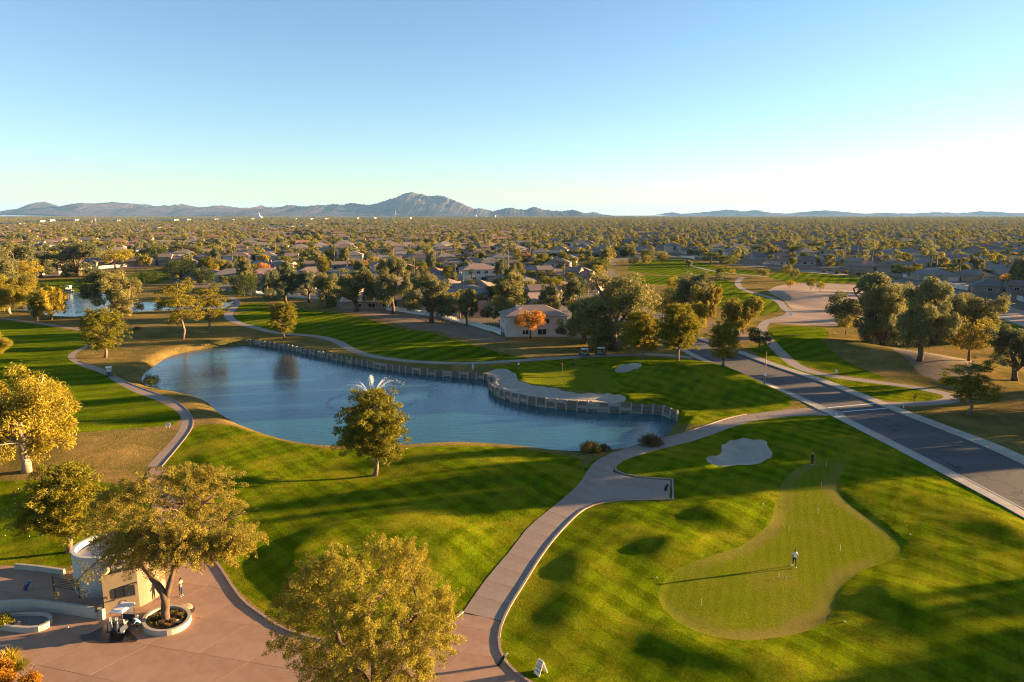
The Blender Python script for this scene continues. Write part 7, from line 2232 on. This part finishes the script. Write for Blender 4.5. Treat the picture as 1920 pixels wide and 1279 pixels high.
def mountain(prof, dist, depth, seed, label, n=260):
    px = np.array([p[0] for p in prof], float); py = np.array([p[1] for p in prof], float)
    u = np.linspace(px[0], px[-1], n)
    top = np.interp(u, px, py)
    w_ = np.minimum(1, (HORIZON - top) / 6.0)
    top = top + w_ * (0.9 * (np.abs(np.sin(u / 5.1 + seed)) + np.abs(np.sin(u / 2.3 + 2 * seed)) - 1.27))
    H_ = (HORIZON - top) / FPX * dist * 1.0 + 0.0
    r = np.random.default_rng(seed)
    X = (u - CX) / FPX * dist
    K = 64
    vv = np.linspace(-1, 1, K)
    gx = np.repeat(X[:, None], K, 1) * (1 + 0.0 * vv[None]); gy = dist + vv[None] * depth * np.ones((n, 1))
    rd = ridged(gx, gy, seed, 650.0)
    shape = np.clip(1 - np.abs(vv), 0, 1) ** 1.15
    # the crest wanders in depth; spurs run down from it
    wander = 0.22 * np.sin(gx / 1500.0 + seed) + 0.10 * np.sin(gx / 610.0)
    sh = np.clip(1 - np.abs(vv[None] - wander) / (1 - 0.3 * np.sign(vv[None] - wander) * 0), 0, 1) ** 1.1
    gz = H_[:, None] * (sh * (0.42 + 0.95 * rd))
    gz = np.minimum(gz, H_[:, None] * 1.02)
    mx_ = gz.max(1)
    gz *= (H_ / np.maximum(mx_, 1e-3))[:, None]
    gz -= 4.0 * (1 - sh) ** 2 + 2.0
    V = np.stack([gx, gy, gz + CAM_H * sh], 2).reshape(-1, 3)
    i, j = np.meshgrid(np.arange(n - 1), np.arange(K - 1), indexing='ij')
    a = (i * K + j).ravel()
    F = np.stack([a, a + K, a + K + 1, a + 1], 1)
    o = obj('mountain_range', mesh_np('mountain_range', V, F, MAT['desert_rock'], False))
    o['kind'] = 'structure'
    return o
mountain([(40,403),(72,402),(90,394),(110,386),(124,382),(134,380),(145,383),(158,389),(175,392),(184,384),(200,382),(222,383),(245,380),(262,382),(280,386),(295,386),(310,387),(330,382),(345,386),(362,389),(378,391),(385,386),(405,385),(420,388),(445,391),(465,392),(480,395),(520,398),(560,401),(600,403)], 15500, 2600, 5, 'left range', 420)
mountain([(470,403),(495,398),(508,392),(514,387),(530,390),(545,388),(552,385),(565,386),(580,388),(600,386),(622,383),(640,384),(652,380),(668,383),(685,384),(705,379),(722,373),(738,369),(748,363),(758,361),(770,360),(782,363),(790,364),(800,368),(815,367),(828,367),(842,372),(858,378),(872,384),(888,391),(905,391),(915,394),(925,396),(940,392),(958,389),(968,392),(985,393),(1003,387),(1015,392),(1035,395),(1055,396),(1072,393),(1090,399),(1110,402),(1130,403)], 14500, 2800, 9, 'main range', 560)
mountain([(1080,403),(1100,400),(1112,397),(1128,402),(1140,403)], 17500, 900, 13, 'small', 60)
mountain([(1240,403),(1255,400),(1266,398),(1280,401),(1300,400),(1330,397),(1345,395),(1362,393),(1385,397),(1412,394),(1440,399),(1470,401),(1495,399),(1510,396),(1530,395),(1560,398),(1590,401),(1620,399),(1640,401),(1665,400),(1690,402),(1720,399),(1740,400),(1755,398),(1770,400),(1785,398),(1800,401),(1820,402),(1838,396),(1850,397),(1880,400),(1910,399),(1960,401),(2010,403)], 21000, 2400, 17, 'right range', 420)

# ---------------------------------------------------------------- evening haze
def haze():
    mb = MB()
    mb.box((0, 19500, 259), (80000, 52000, 526))
    mb_m, t, b = new_mat('haze_air')
    t.nodes.remove(b)
    pv = N(t, 'VolumePrincipled')
    pv.inputs['Color'].default_value = (0.26, 0.52, 1.0, 1)
    pv.inputs['Density'].default_value = 2.1e-5
    pv.inputs['Anisotropy'].default_value = 0.0
    t.links.new(pv.outputs[0], t.nodes['Material Output'].inputs['Volume'])
    o = mb.build('haze', mb_m)
    tag(o, 'thin pale evening haze over the whole plain', 'haze', None, 'stuff')
haze()
